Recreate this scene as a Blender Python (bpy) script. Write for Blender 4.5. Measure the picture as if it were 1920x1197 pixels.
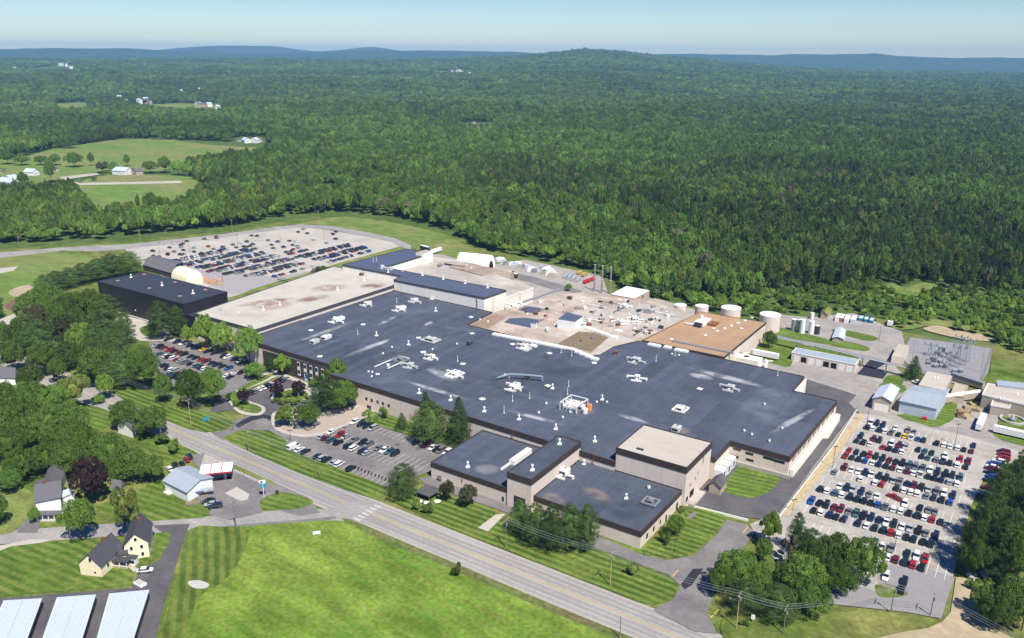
import bpy, math, random
import numpy as np
from mathutils import Vector, Matrix
random.seed(7); rng=np.random.default_rng(7)
for o in list(bpy.data.objects): bpy.data.objects.remove(o)
S=bpy.context.scene
col=S.collection
rad=math.radians
# ------------------------------------------------------------------ camera
F=1537.; CX=960.; CY=598.5; H=160.
th=math.atan2(1060,1615); roll=rad(.42); pit=math.atan((CY-103)/F)
fh=np.array([-math.sin(th),math.cos(th),0.]); R0=np.array([math.cos(th),math.sin(th),0.]); Zv=np.array([0,0,1.])
fw=fh*math.cos(pit)-Zv*math.sin(pit); U0=fh*math.sin(pit)+Zv*math.cos(pit)
Rv=math.cos(roll)*R0+math.sin(roll)*U0; Uv=-math.sin(roll)*R0+math.cos(roll)*U0
cam=bpy.data.cameras.new('camera'); co=bpy.data.objects.new('camera',cam); col.objects.link(co)
m=Matrix([[Rv[i],Uv[i],-fw[i],0] for i in range(3)]+[[0,0,0,1]]); m.translation=Vector((0,0,H)); co.matrix_world=m
cam.sensor_width=36; cam.lens=F/1920*36; cam.clip_start=1; cam.clip_end=60000
S.camera=co
# ------------------------------------------------------------------ light
SUN_EL=57.; SUN_AZ=-30.           # direction towards the sun, degrees from +X
w=bpy.data.worlds.new('World'); S.world=w; w.use_nodes=True
nt=w.node_tree; bg=nt.nodes['Background']; sky=nt.nodes.new('ShaderNodeTexSky'); sky.sky_type='NISHITA'; sky.sun_disc=False
sky.sun_elevation=rad(SUN_EL); sky.sun_rotation=rad(90-SUN_AZ); sky.altitude=300; sky.air_density=1.0; sky.dust_density=0.0; sky.ozone_density=5.0
hs=nt.nodes.new('ShaderNodeHueSaturation'); hs.inputs['Saturation'].default_value=1.3; hs.inputs['Hue'].default_value=.514; nt.links.new(sky.outputs[0],hs.inputs['Color']); nt.links.new(hs.outputs[0],bg.inputs[0]); bg.inputs[1].default_value=0.076
sl=bpy.data.lights.new('sun','SUN'); sl.energy=4.9; sl.angle=rad(.5); sl.color=(1,.95,.85)
so=bpy.data.objects.new('sun',sl); col.objects.link(so)
sd=Vector((math.cos(rad(SUN_EL))*math.cos(rad(SUN_AZ)),math.cos(rad(SUN_EL))*math.sin(rad(SUN_AZ)),math.sin(rad(SUN_EL))))
so.rotation_euler=sd.to_track_quat('Z','Y').to_euler(); so.location=(0,0,300)
vs=S.view_settings; vs.view_transform='Standard'; vs.look='None'; vs.exposure=0.58; vs.gamma=1
try: S.cycles.volume_bounces=0; S.cycles.max_bounces=5; S.cycles.diffuse_bounces=2
except Exception: pass
# ------------------------------------------------------------------ photo pixel -> place
def ray(x,y): return fw+Rv*((x-CX)/F)-Uv*((y-CY)/F)
def P(x,y,z=0.):
    d=ray(x,y); t=(z-H)/d[2]; return (float(d[0]*t),float(d[1]*t),z)
def Q(X,Y,z=0.):
    v=np.array([X,Y,z-H]); k=v@fw; return (CX+F*(v@Rv)/k, CY-F*(v@Uv)/k, k)
def rp(X): return 9.5-(X+68)*.012
def PR(x,y,dz=0.):
    z=10.
    for _ in range(6): p=P(x,y,z); z=rp(p[0])+dz
    return P(x,y,z)
def PY(x,y,Y0):
    d=ray(x,y); t=Y0/d[1]; return (float(d[0]*t),Y0,float(H+d[2]*t))
def PX(x,y,X0):
    d=ray(x,y); t=X0/d[0]; return (X0,float(d[1]*t),float(H+d[2]*t))
def up(b,ty):
    lo,hi=0.,150.
    for _ in range(40):
        mm=(lo+hi)/2
        if Q(b[0],b[1],b[2]+mm)[1]>ty: lo=mm
        else: hi=mm
    return lo
# ------------------------------------------------------------------ materials
MATS={}; KB=.70
def mat(name,c,rough=.85,var=.0,scale=.2,c2=None,spec=.25,metal=0,detail=4,stretch=None,bump=0,transl=0,rnd=0,stripe=None,strips=None,streak=None,obj=False,fine=0,k=None,stains=None,jw=.09):
    k=KB if k is None and max(c)<.7 and not transl else (k or 1.)
    c=tuple(v*k for v in c); c2=tuple(v*k for v in c2) if c2 else None
    if stripe: stripe=(stripe[0],stripe[1],tuple(v*k for v in stripe[2]),stripe[3])
    if streak: streak=(tuple(v*k for v in streak[0]),streak[1])
    if name in MATS: return MATS[name]
    m=bpy.data.materials.new(name); m.use_nodes=True; t=m.node_tree; N=t.nodes; L=t.links
    b=N['Principled BSDF']; b.inputs['Roughness'].default_value=rough; b.inputs['Metallic'].default_value=metal
    b.inputs['Specular IOR Level'].default_value=spec
    g=N.new('ShaderNodeNewGeometry'); pos=g.outputs['Position']
    if obj: pos=N.new('ShaderNodeTexCoord').outputs['Object']
    def noise(sc,det=4,vec=None,st=None,rot=0):
        n=N.new('ShaderNodeTexNoise'); n.inputs['Scale'].default_value=sc; n.inputs['Detail'].default_value=det
        v=vec or pos
        if st or rot:
            mp=N.new('ShaderNodeMapping'); mp.inputs['Scale'].default_value=st or (1,1,1); mp.inputs['Rotation'].default_value=(0,0,rot); L.new(v,mp.inputs[0]); v=mp.outputs[0]
        L.new(v,n.inputs['Vector']); return n.outputs['Fac']
    def mix(a,bb,f,mode='MIX'):
        x=N.new('ShaderNodeMix'); x.data_type='RGBA'; x.blend_type=mode
        for s,v in ((6,a),(7,bb)):
            if isinstance(v,tuple): x.inputs[s].default_value=(*v,1)
            else: L.new(v,x.inputs[s])
        if isinstance(f,(int,float)): x.inputs[0].default_value=f
        else: L.new(f,x.inputs[0])
        return x.outputs[2]
    def ramp(f,a,bq):
        x=N.new('ShaderNodeMapRange'); x.inputs[1].default_value=a; x.inputs[2].default_value=bq; L.new(f,x.inputs[0]); return x.outputs[0]
    def math_(op,a,bq=None):
        x=N.new('ShaderNodeMath'); x.operation=op
        for i,v in enumerate((a,bq)):
            if v is None: continue
            if isinstance(v,(int,float)): x.inputs[i].default_value=v
            else: L.new(v,x.inputs[i])
        return x.outputs[0]
    cur=tuple(c)
    if c2: cur=mix(tuple(c),tuple(c2),ramp(noise(scale,detail,st=stretch),.38,.62))
    if strips:   # membrane sheets: (width, axis, strength)
        wd,ax,stg=strips
        sp=N.new('ShaderNodeSeparateXYZ'); L.new(pos,sp.inputs[0])
        q=math_('FLOOR',math_('DIVIDE',sp.outputs[ax],wd))
        q2=math_('FLOOR',math_('DIVIDE',sp.outputs[1-ax],wd*9))
        wn=N.new('ShaderNodeTexWhiteNoise'); wn.noise_dimensions='2D'; cb=N.new('ShaderNodeCombineXYZ'); L.new(q,cb.inputs[0]); L.new(q2,cb.inputs[1]); L.new(cb.outputs[0],wn.inputs['Vector'])
        f=ramp(wn.outputs['Value'],0,1)
        cur=mix(cur,tuple(min(1,v*(1+stg)) for v in c),f)
        fr=math_('FRACT',math_('DIVIDE',sp.outputs[ax],wd)); ln=math_('LESS_THAN',fr,jw)
        cur=mix(cur,tuple(v*.72 for v in c),math_('MULTIPLY',ln,.55))
    if stripe:   # mowing: angle, period, second colour, strength
        an,per,cc,stg=stripe
        mp=N.new('ShaderNodeMapping'); mp.inputs['Rotation'].default_value=(0,0,an); L.new(pos,mp.inputs[0]); sp=N.new('ShaderNodeSeparateXYZ'); L.new(mp.outputs[0],sp.inputs[0])
        dd=math_('ADD',sp.outputs[1],math_('MULTIPLY',noise(.05,2),2.2))
        s=math_('SINE',math_('MULTIPLY',dd,2*math.pi/per)); s=ramp(s,-.5,.5)
        s=math_('MULTIPLY',s,ramp(noise(.09,3),.25,.5))
        cur=mix(cur,tuple(cc),math_('MULTIPLY',s,stg))
    if streak:   # pale dried ponding marks (colour, threshold)
        cc,thr=streak
        f=math_('MULTIPLY',ramp(noise(.02,3,st=(1,1,1)),thr,thr+.1),ramp(noise(.12,6,st=(1,.28,1)),.5,.66))
        cur=mix(cur,tuple(cc),math_('MULTIPLY',f,.8))
    if stains:
        nz=ramp(noise(.35,6,st=(.5,.5,1)),.30,.58)
        for (xa,ya,xb,yb,ww,cc,sg) in stains:
            mp=N.new('ShaderNodeMapping'); mp.vector_type='TEXTURE'; mp.inputs['Location'].default_value=((xa+xb)/2,(ya+yb)/2,0); mp.inputs['Rotation'].default_value=(0,0,math.atan2(yb-ya,xb-xa)); mp.inputs['Scale'].default_value=(math.hypot(xb-xa,yb-ya)/2,ww,1e4); L.new(pos,mp.inputs[0])
            gr=N.new('ShaderNodeTexGradient'); gr.gradient_type='SPHERICAL'; L.new(mp.outputs[0],gr.inputs[0])
            cur=mix(cur,cc,math_('MULTIPLY',math_('MULTIPLY',ramp(gr.outputs['Fac'],.02,.5),nz),sg))
    if rnd:
        oi=N.new('ShaderNodeObjectInfo'); wn=N.new('ShaderNodeHueSaturation')
        L.new(ramp(oi.outputs['Random'],-0.2,1.2),wn.inputs['Fac'])
        q=N.new('ShaderNodeMapRange'); q.inputs[3].default_value=1-rnd; q.inputs[4].default_value=1+rnd; L.new(oi.outputs['Random'],q.inputs[0])
        nn=N.new('ShaderNodeTexNoise'); nn.inputs['Scale'].default_value=.012; nn.inputs['Detail'].default_value=3; L.new(oi.outputs['Location'],nn.inputs['Vector'])
        q3=N.new('ShaderNodeMapRange'); q3.inputs[1].default_value=.3; q3.inputs[2].default_value=.7; q3.inputs[3].default_value=.72; q3.inputs[4].default_value=1.38; L.new(nn.outputs['Fac'],q3.inputs[0])
        n4=N.new('ShaderNodeTexNoise'); n4.inputs['Scale'].default_value=.0022; n4.inputs['Detail'].default_value=4; mp4=N.new('ShaderNodeMapping'); mp4.inputs['Rotation'].default_value=(0,0,.6); mp4.inputs['Scale'].default_value=(.45,1,1); L.new(oi.outputs['Location'],mp4.inputs[0]); L.new(mp4.outputs[0],n4.inputs['Vector'])
        q4=N.new('ShaderNodeMapRange'); q4.inputs[1].default_value=.35; q4.inputs[2].default_value=.62; q4.inputs[3].default_value=.78; q4.inputs[4].default_value=1.22; L.new(n4.outputs['Fac'],q4.inputs[0])
        vv=math_('MULTIPLY',math_('MULTIPLY',q.outputs[0],q3.outputs[0]),q4.outputs[0])
        if isinstance(cur,tuple): wn.inputs['Color'].default_value=(*cur,1)
        else: L.new(cur,wn.inputs['Color'])
        L.new(vv,wn.inputs['Value']); wn.inputs['Fac'].default_value=1
        for l in list(wn.inputs['Fac'].links): L.remove(l)
        nh=N.new('ShaderNodeTexNoise'); nh.inputs['Scale'].default_value=.4; L.new(oi.outputs['Location'],nh.inputs['Vector'])
        qh=N.new('ShaderNodeMapRange'); qh.inputs[3].default_value=.462; qh.inputs[4].default_value=.532; L.new(nh.outputs['Fac'],qh.inputs[0]); L.new(qh.outputs[0],wn.inputs['Hue'])
        cur=wn.outputs[0]
    if var:
        f=noise(scale*5,6,st=stretch)
        q=N.new('ShaderNodeMapRange'); q.inputs[1].default_value=.25; q.inputs[2].default_value=.75; q.inputs[3].default_value=1-var; q.inputs[4].default_value=1+var; L.new(f,q.inputs[0])
        cb=N.new('ShaderNodeCombineXYZ'); [L.new(q.outputs[0],cb.inputs[i]) for i in range(3)]
        cur=mix(cur,cb.outputs[0],1.0,'MULTIPLY')
    if fine:
        q=N.new('ShaderNodeMapRange'); q.inputs[1].default_value=.3; q.inputs[2].default_value=.7; q.inputs[3].default_value=1-fine; q.inputs[4].default_value=1+fine; L.new(noise(.7,8),q.inputs[0])
        q2=N.new('ShaderNodeMapRange'); q2.inputs[1].default_value=.35; q2.inputs[2].default_value=.65; q2.inputs[3].default_value=1-fine*.8; q2.inputs[4].default_value=1+fine*.8; L.new(noise(.16,6,st=(.35,1,1)),q2.inputs[0])
        cb=N.new('ShaderNodeCombineXYZ'); pr_=math_('MULTIPLY',q.outputs[0],q2.outputs[0]); [L.new(pr_,cb.inputs[i]) for i in range(3)]
        cur=mix(cur,cb.outputs[0],1.0,'MULTIPLY')
    if isinstance(cur,tuple): b.inputs['Base Color'].default_value=(*cur,1)
    else: L.new(cur,b.inputs['Base Color'])
    if bump:
        bp=N.new('ShaderNodeBump'); bp.inputs['Strength'].default_value=.6; bp.inputs['Distance'].default_value=bump; L.new(noise(scale*8,5),bp.inputs['Height']); L.new(bp.outputs[0],b.inputs['Normal'])
    if transl:
        tr=N.new('ShaderNodeBsdfTranslucent'); ms=N.new('ShaderNodeMixShader'); ms.inputs[0].default_value=transl
        if isinstance(cur,tuple): tr.inputs[0].default_value=(*cur,1)
        else: L.new(cur,tr.inputs[0])
        L.new(b.outputs[0],ms.inputs[1]); L.new(tr.outputs[0],ms.inputs[2]); L.new(ms.outputs[0],N['Material Output'].inputs[0])
    MATS[name]=m; return m
G1=(.13,.21,.035); G2=(.20,.24,.055)
def _st(l):
    o=[]
    for x0,y0,x1,y1,ww,kk in l:
        a=PR(x0,y0);b=PR(x1,y1); o.append((a[0],a[1],b[0],b[1],ww,{'p':(.42,.41,.42),'d':(.03,.035,.05),'l':(.125,.15,.19),'b':(.20,.16,.13)}[kk],(.7 if kk!='l' else .5) if kk!='d' else .5))
    return o
STAIN=_st([(548,645,665,602,2.2,'p'),(640,672,735,634,2.6,'p'),(700,650,732,636,2,'p'),(705,612,745,592,2,'p'),(795,612,812,602,2,'p'),(1285,688,1440,728,3.5,'p'),(1290,700,1340,712,4,'p'),(1155,775,1218,795,2.2,'p'),(755,713,885,752,2,'p'),(945,768,1070,800,2,'p'),(885,858,940,868,5,'p'),(1090,895,1150,925,4,'b'),(1018,905,1060,930,4,'b'),(1440,815,1530,765,2,'p'),(815,612,905,622,3,'l'),(1380,745,1480,800,14,'l'),(1420,720,1500,770,12,'l'),(700,720,770,700,9,'l'),(650,640,700,700,10,'d'),(900,700,1010,760,8,'d'),(1000,700,1130,690,5,'d'),(1010,830,1075,835,3,'b'),(880,880,930,850,9,'d'),(1130,950,1230,930,8,'d'),(1060,760,1120,775,4,'b'),(800,690,860,715,4,'p'),(1250,800,1300,812,4,'b'),(960,735,1060,760,3,'l'),(740,590,830,575,7,'l')])
M=dict(
 floor=mat('forest_ground',(.085,.14,.035),var=.35,scale=.02,c2=(.12,.18,.05),spec=.03),
 grass=mat('rough_grass',spec=.03,rough=1,fine=.25,c=(.12,.185,.035),c2=(.22,.23,.07),scale=.03,var=.3,bump=.05),
 lawn=mat('mown_lawn',spec=.03,rough=1,fine=.2,c=(.17,.235,.045),var=.18,scale=.15,c2=(.21,.25,.06),stripe=(0,2.9,(.055,.125,.02),.88)),
 lawn2=mat('mown_lawn_soft',spec=.03,rough=1,fine=.2,c=(.15,.22,.04),var=.18,scale=.1,c2=(.2,.25,.06),stripe=(rad(-8),3.2,(.075,.15,.022),.8)),
 lawnf=mat('mown_field',spec=.03,rough=1,fine=.2,c=(.19,.235,.05),var=.18,scale=.05,c2=(.16,.22,.045),stripe=(rad(38),3.4,(.08,.14,.028),.85)),
 field=mat('green_field',spec=.03,rough=1,c=(.125,.245,.03),fine=.28,var=.18,scale=.022,c2=(.225,.31,.05),detail=9,bump=.12,stripe=(rad(4),5.2,(.24,.27,.06),.35)),
 verge=mat('road_verge',spec=.03,rough=1,fine=.2,c=(.20,.19,.08),var=.3,scale=.1,c2=(.14,.19,.05)),
 hay=mat('dry_grass',spec=.03,rough=1,fine=.22,c=(.26,.27,.09),var=.2,scale=.02,c2=(.17,.25,.06)),
 pasture=mat('pasture',spec=.03,rough=1,fine=.15,c=(.17,.27,.06),var=.15,scale=.006,c2=(.27,.27,.10),stretch=(1,2.5,1)),
 road=mat('road_asphalt',fine=.10,c=(.43,.40,.37),var=.10,scale=.06,c2=(.35,.33,.32),stretch=(.1,1,1)),
 asph=mat('grey_asphalt',fine=.07,c=(.215,.195,.195),var=.14,scale=.08,c2=(.27,.25,.24)),
 asphd=mat('dark_asphalt',(.115,.105,.115),var=.14,scale=.1,c2=(.15,.14,.145)),
 patch=mat('fresh_asphalt',(.035,.035,.05),var=.15),
 lot=mat('pale_lot',fine=.09,c=(.52,.48,.42),var=.12,scale=.05,c2=(.44,.405,.36)),
 lotf=mat('far_lot',fine=.06,c=(.60,.55,.48),var=.08,scale=.03,c2=(.52,.475,.42)),
 conc=mat('concrete',(.58,.53,.46),var=.1,scale=.15),
 yard=mat('yard_paving',fine=.07,c=(.36,.33,.31),var=.16,scale=.06,c2=(.44,.40,.36)),
 sand=mat('sand',(.55,.43,.29),var=.15,scale=.08,c2=(.46,.38,.24)),
 brickd=mat('red_clay',(.22,.12,.09),var=.2,scale=.2),
 gravel=mat('gravel',(.33,.32,.33),var=.2,scale=.3),
 mulch=mat('mulch',(.38,.26,.20),var=.2,scale=.3),
 yel=mat('yellow_paint',(.62,.44,.11),var=.2,scale=.4), wht=mat('white_paint',(.75,.74,.72),var=.1,scale=.4),
 roof=mat('membrane_roof',(.052,.060,.082),rough=.7,var=.09,scale=.05,c2=(.066,.076,.100),strips=(4.2,0,.5),spec=.15,fine=.09,k=1,jw=.05,stains=STAIN),
 roofb=mat('blue_membrane_roof',(.10,.125,.19),rough=.7,var=.08,scale=.05,strips=(5.,1,.14),spec=.15),
 roofd=mat('dark_metal_roof',(.055,.06,.078),rough=.6,var=.08,scale=.05,spec=.2),
 rooft=mat('tan_gravel_roof',(.62,.57,.50),var=.08,scale=.022,fine=.05,stains=[(-395,300,-375,335,7,(.18,.10,.09),1),(-380,300,-375,330,11,(.30,.2,.17),.9),(-372,325,-366,350,7,(.22,.13,.11),1),(-365,372,-352,388,7,(.20,.12,.10),1),(-385,350,-372,372,10,(.26,.17,.14),.9),(-400,285,-352,300,8,(.36,.31,.28),.6)]),
 roofw=mat('cream_roof',(.62,.57,.49),var=.09,scale=.06,c2=(.58,.51,.43),stretch=(.3,1,1)),
 roofbr=mat('brown_gravel_roof',(.66,.57,.48),var=.22,scale=.03,c2=(.44,.33,.26),detail=8,fine=.15),
 roofo=mat('orange_gravel_roof',(.55,.34,.19),var=.12,scale=.03,c2=(.44,.29,.18),stretch=(1,.4,1)),
 roofg=mat('pale_gravel_roof',(.60,.54,.47),var=.14,scale=.05,c2=(.48,.43,.38),fine=.1),
 fascia=mat('brown_fascia',(.075,.055,.05),rough=.6,var=.08), fasg=mat('grey_fascia',(.10,.10,.11),rough=.6),
 wall=mat('beige_wall',(.64,.545,.465),var=.05,scale=.12,k=1,strips=(6.1,0,.05),jw=.03), wallc=mat('cream_wall',(.78,.73,.64),var=.05,scale=.12,k=1,strips=(6.1,0,.05),jw=.03),
 wallt=mat('tan_wall',(.58,.48,.38),var=.07,scale=.12), walld=mat('dark_metal_wall',(.032,.028,.036),rough=.5,var=.1,strips=(1.2,0,.25)),
 wallg=mat('dark_brown_wall',(.085,.07,.06),var=.1),
 white=mat('white_metal',(.72,.70,.66),rough=.5,var=.05), whiteb=mat('bright_white',(.76,.75,.73),rough=.5,k=1),
 grey=mat('galvanised',(.42,.43,.45),rough=.45,metal=.3), dgrey=mat('dark_grey',(.06,.06,.065),rough=.5),
 shing=mat('grey_shingles',(.17,.165,.18),var=.18,scale=.8), slate=mat('slate_shingles',(.085,.085,.10),var=.15,scale=.8),
 tin=mat('pale_tin_roof',(.42,.48,.54),rough=.45,var=.05,strips=(1.1,0,.1)), tinw=mat('white_tin_roof',(.55,.62,.71),rough=.5,var=.03,scale=.3,fine=.03,k=.85),
 yhouse=mat('yellow_clapboard',(.82,.71,.48),var=.04), whouse=mat('white_clapboard',(.80,.79,.76),var=.04), teal=mat('teal_shutter',(.02,.22,.26)),
 glass=mat('window_glass',(.018,.022,.03),rough=.12,spec=.6), black=mat('black_rubber',(.015,.015,.016),rough=.8),
 wood=mat('weathered_wood',(.30,.24,.18),var=.2,scale=1), woodl=mat('new_lumber',(.60,.47,.24),var=.15,scale=1),
 bark=mat('bark',(.10,.08,.06),var=.2,scale=1), red=mat('red_paint',(.62,.03,.04),rough=.4), orange=mat('orange_paint',(.75,.25,.07),rough=.5),
 blue=mat('blue_paint',(.03,.20,.45),rough=.4), cyan=mat('cyan_paint',(.05,.38,.55),rough=.4), stone=mat('pale_stone',(.6,.57,.52),var=.15,scale=.6),
 steel=mat('blue_grey_steel',(.30,.38,.46),rough=.5), rust=mat('rust_steel',(.28,.12,.06),var=.2),
)
def leafmat(n,c,rnd=.34,tr=.44): return mat(n,c,rough=.8,spec=.05,transl=tr,rnd=rnd,var=.35,scale=.12,obj=False)
LM=dict(D=leafmat('oak_leaves',(.108,.180,.036)),M=leafmat('maple_leaves',(.135,.228,.042)),L=leafmat('young_leaves',(.18,.28,.05)),
 P=leafmat('pine_needles',(.098,.160,.046)),S=leafmat('spruce_needles',(.062,.105,.032)),R=leafmat('copper_leaves',(.028,.016,.018),.2,.12),
 K=leafmat('brown_green_leaves',(.08,.09,.04)),Y=leafmat('yellow_green_leaves',(.17,.21,.05)),X=leafmat('withered_leaves',(.17,.165,.10),.15),B=leafmat('shrub_leaves',(.12,.18,.04)))
# ------------------------------------------------------------------ mesh builder
class MB:
    def __init__(s): s.v=[];s.f=[];s.m=[];s.mats=[]
    def mi(s,m):
        if m not in s.mats: s.mats.append(m)
        return s.mats.index(m)
    def add(s,vs,fs,m):
        b=len(s.v); s.v+=[tuple(v) for v in vs]; i=s.mi(m)
        for f in fs: s.f.append(tuple(b+k for k in f)); s.m.append(i)
    def box(s,x0,y0,z0,x1,y1,z1,m,rot=0,c=None):
        vs=[(x,y,z) for z in (z0,z1) for x,y in ((x0,y0),(x1,y0),(x1,y1),(x0,y1))]
        if rot:
            cx,cy=c or ((x0+x1)/2,(y0+y1)/2); a,b=math.cos(rot),math.sin(rot)
            vs=[(cx+(x-cx)*a-(y-cy)*b,cy+(x-cx)*b+(y-cy)*a,z) for x,y,z in vs]
        s.add(vs,[(3,2,1,0),(4,5,6,7),(0,1,5,4),(1,2,6,5),(2,3,7,6),(3,0,4,7)],m)
    def cyl(s,x,y,z0,z1,r,m,n=12,r1=None,cap=True):
        r1=r if r1 is None else r1
        vs=[(x+rr*math.cos(2*math.pi*i/n),y+rr*math.sin(2*math.pi*i/n),z) for z,rr in ((z0,r),(z1,r1)) for i in range(n)]
        s.add(vs,[(i,(i+1)%n,n+(i+1)%n,n+i) for i in range(n)]+([tuple(range(n,2*n)),tuple(range(n-1,-1,-1))] if cap else []),m)
    def tube(s,p,q,r,m,n=6,r1=None):
        p=Vector(p);q=Vector(q); d=(q-p).normalized(); a=d.orthogonal().normalized(); b=d.cross(a); r1=r if r1 is None else r1
        vs=[c+(a*math.cos(2*math.pi*i/n)+b*math.sin(2*math.pi*i/n))*rr for c,rr in ((p,r),(q,r1)) for i in range(n)]
        s.add(vs,[(i,(i+1)%n,n+(i+1)%n,n+i) for i in range(n)]+[tuple(range(n-1,-1,-1)),tuple(range(n,2*n))],m)
    def prism(s,pts,z0,z1,m,top=True,bot=False):   # z may be functions of x
        n=len(pts); f0=z0 if callable(z0) else (lambda x:z0); f1=z1 if callable(z1) else (lambda x:z1)
        vs=[(x,y,f0(x)) for x,y in pts]+[(x,y,f1(x)) for x,y in pts]
        fs=[(i,(i+1)%n,n+(i+1)%n,n+i) for i in range(n)]
        if top: fs.append(tuple(range(n,2*n)))
        if bot: fs.append(tuple(range(n-1,-1,-1)))
        s.add(vs,fs,m)
    def build(s,name,parent=None,loc=None,smooth=False):
        me=bpy.data.meshes.new(name); me.from_pydata(s.v,[],s.f)
        for m in s.mats: me.materials.append(m)
        me.polygons.foreach_set('material_index',s.m); me.update()
        if smooth: me.shade_smooth()
        return link(name,me,parent,loc)
def link(name,me,parent=None,loc=None):
    o=bpy.data.objects.new(name,me); col.objects.link(o)
    if parent is not None: o.parent=parent
    if loc is not None: o.location=loc
    return o
def tag(o,label=None,cat=None,group=None,kind=None):
    if label: o['label']=label
    if cat: o['category']=cat
    if group: o['group']=group
    if kind: o['kind']=kind
    return o
def thing(name,label,cat,loc=(0,0,0),rz=0,group=None):
    o=bpy.data.objects.new(name,None); col.objects.link(o); o.empty_display_size=1; o.location=loc; o.rotation_euler=(0,0,rz)
    return tag(o,label,cat,group)
def dup(root,loc,rz=0,label=None,group=None,scale=None):
    def cp(o,par):
        c=o.copy(); col.objects.link(c)
        for k in ('label',):
            if par is None and k in c: pass
        if par is not None: c.parent=par
        for ch in o.children: cp(ch,c)
        return c
    r=cp(root,None); r.location=loc; r.rotation_euler=(0,0,rz)
    if scale: r.scale=scale
    if label: r['label']=label
    if group: r['group']=group
    return r
def ccw(p):
    a=sum(p[i][0]*p[(i+1)%len(p)][1]-p[(i+1)%len(p)][0]*p[i][1] for i in range(len(p)))
    return list(p) if a>0 else list(p)[::-1]
def smooth_poly(p,n=4):
    o=[];k=len(p)
    for i in range(k):
        a,b,c,d=[np.array(p[(i+j-1)%k][:2]) for j in range(4)]
        for t in np.arange(n)/n: o.append(tuple(.5*((2*b)+(-a+c)*t+(2*a-5*b+4*c-d)*t*t+(-a+3*b-3*c+d)*t**3)))
    return o
ORD='first second third fourth fifth sixth seventh eighth ninth tenth eleventh twelfth thirteenth fourteenth fifteenth sixteenth seventeenth eighteenth nineteenth twentieth twenty-first twenty-second twenty-third twenty-fourth twenty-fifth twenty-sixth twenty-seventh twenty-eighth twenty-ninth thirtieth'.split()
# ------------------------------------------------------------------ ground sheets
layer=[0]
def sheet(name,pts,m,px=True,sm=0,label=None):
    layer[0]+=1
    w_=[P(*q)[:2] for q in pts] if px else [tuple(q[:2]) for q in pts]
    if sm: w_=smooth_poly(w_,sm)
    w_=ccw(w_); z=.004*layer[0]
    from mathutils.geometry import tessellate_polygon
    tr=tessellate_polygon([[Vector((x,y,0)) for x,y in w_]])
    b=MB(); fs=[]
    for t in tr:
        a,bb,c=[w_[i] for i in t]; ar=(bb[0]-a[0])*(c[1]-a[1])-(c[0]-a[0])*(bb[1]-a[1])
        fs.append(tuple(t) if ar>0 else tuple(t)[::-1])
    b.add([(x,y,z) for x,y in w_],fs,m)
    o=b.build(name); tag(o,label,None,None,'structure'); return o
def strip(name,line,wd,m,label=None,off=0):
    l=[np.array(p,float) for p in line]; Lf=[];Rt=[]
    for i,p in enumerate(l):
        d=l[min(i+1,len(l)-1)]-l[max(i-1,0)]; d/=np.linalg.norm(d); n=np.array([-d[1],d[0]])
        Lf.append(tuple(p+n*(off+wd/2))); Rt.append(tuple(p+n*(off-wd/2)))
    return sheet(name,Lf+Rt[::-1],m,px=False,label=label)
def fine(line,n=8):
    o=[]; k=len(line)
    for i in range(k-1):
        a,b,c,d=[np.array(line[min(max(i+j-1,0),k-1)],float) for j in range(4)]
        for t in np.arange(n)/n: o.append(tuple(.5*((2*b)+(-a+c)*t+(2*a-5*b+4*c-d)*t*t+(-a+3*b-3*c+d)*t**3)))
    o.append(tuple(line[-1])); return o
# ------------------------------------------------------------------ terrain
def pixaz(x):  # horizontal heading (right of forward) of a photo column at the horizon
    return math.atan2((x-CX)/F,1/math.cos(pit))
RID=[(-200,107),(0,107),(700,108),(820,107),(900,103.5),(960,101),(1000,98.5),(1050,93),(1075,90),(1092,88.5),(1110,90),(1135,91),(1160,92),(1190,95.5),(1230,100.5),(1300,106),(1380,114),(1500,124),(1700,131),(1920,134),(2200,134)]
def yh(x): return 103+(x-960)*math.tan(roll)*1.0
_ax=np.array([pixaz(a) for a,_ in RID]); _az=np.array([H+8000*(yh(a)-b-8)/1697*math.cos(pixaz(a)) for a,b in RID])
def terr(X,Y):
    X=np.asarray(X,float);Y=np.asarray(Y,float)
    D=np.hypot(X,Y); lat=X*R0[0]+Y*R0[1]; fo=X*fh[0]+Y*fh[1]; az=np.arctan2(lat,fo)
    zt=np.interp(az,_ax,_az); zt=np.maximum(zt,0)
    t=np.clip((D-2600)/5400,0,1); s=t*t*(3-2*t)
    und=(np.sin(X/410+1)*np.cos(Y/530)+.6*np.sin((X+Y)/260+2)+.5*np.cos((X-2*Y)/700))*9*np.clip((D-1300)/2200,0,1)*(1-.8*s)
    bk=np.clip((D-8300)/3000,0,1)
    return (zt*s)*(1-bk)+und*(1-bk)-12*bk
def make_terrain():
    azs=np.concatenate([np.arange(-180,-46,6.),np.arange(-46,46,.75),np.arange(46,180,6.)])
    rs=np.concatenate([[1200],np.geomspace(1400,17400,90)])
    A,Rr=np.meshgrid(np.radians(azs),rs)
    X=Rr*(np.sin(A)*R0[0]+np.cos(A)*fh[0]); Y=Rr*(np.sin(A)*R0[1]+np.cos(A)*fh[1]); Z=terr(X,Y)-.3; Z[0]=-.3
    n=len(azs); V=np.stack([X.ravel(),Y.ravel(),Z.ravel()],1).tolist(); F_=[]
    for i in range(len(rs)-1):
        for j in range(n): k=(j+1)%n; F_.append((i*n+j,i*n+k,(i+1)*n+k,(i+1)*n+j))
    F_.append(tuple(range(n-1,-1,-1)))
    F_=[f[::-1] for f in F_]
    b=MB(); b.add(V,F_,M['floor']); o=b.build('ground',smooth=False); tag(o,'wooded ground reaching to the horizon',None,None,'structure')
make_terrain()
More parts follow.
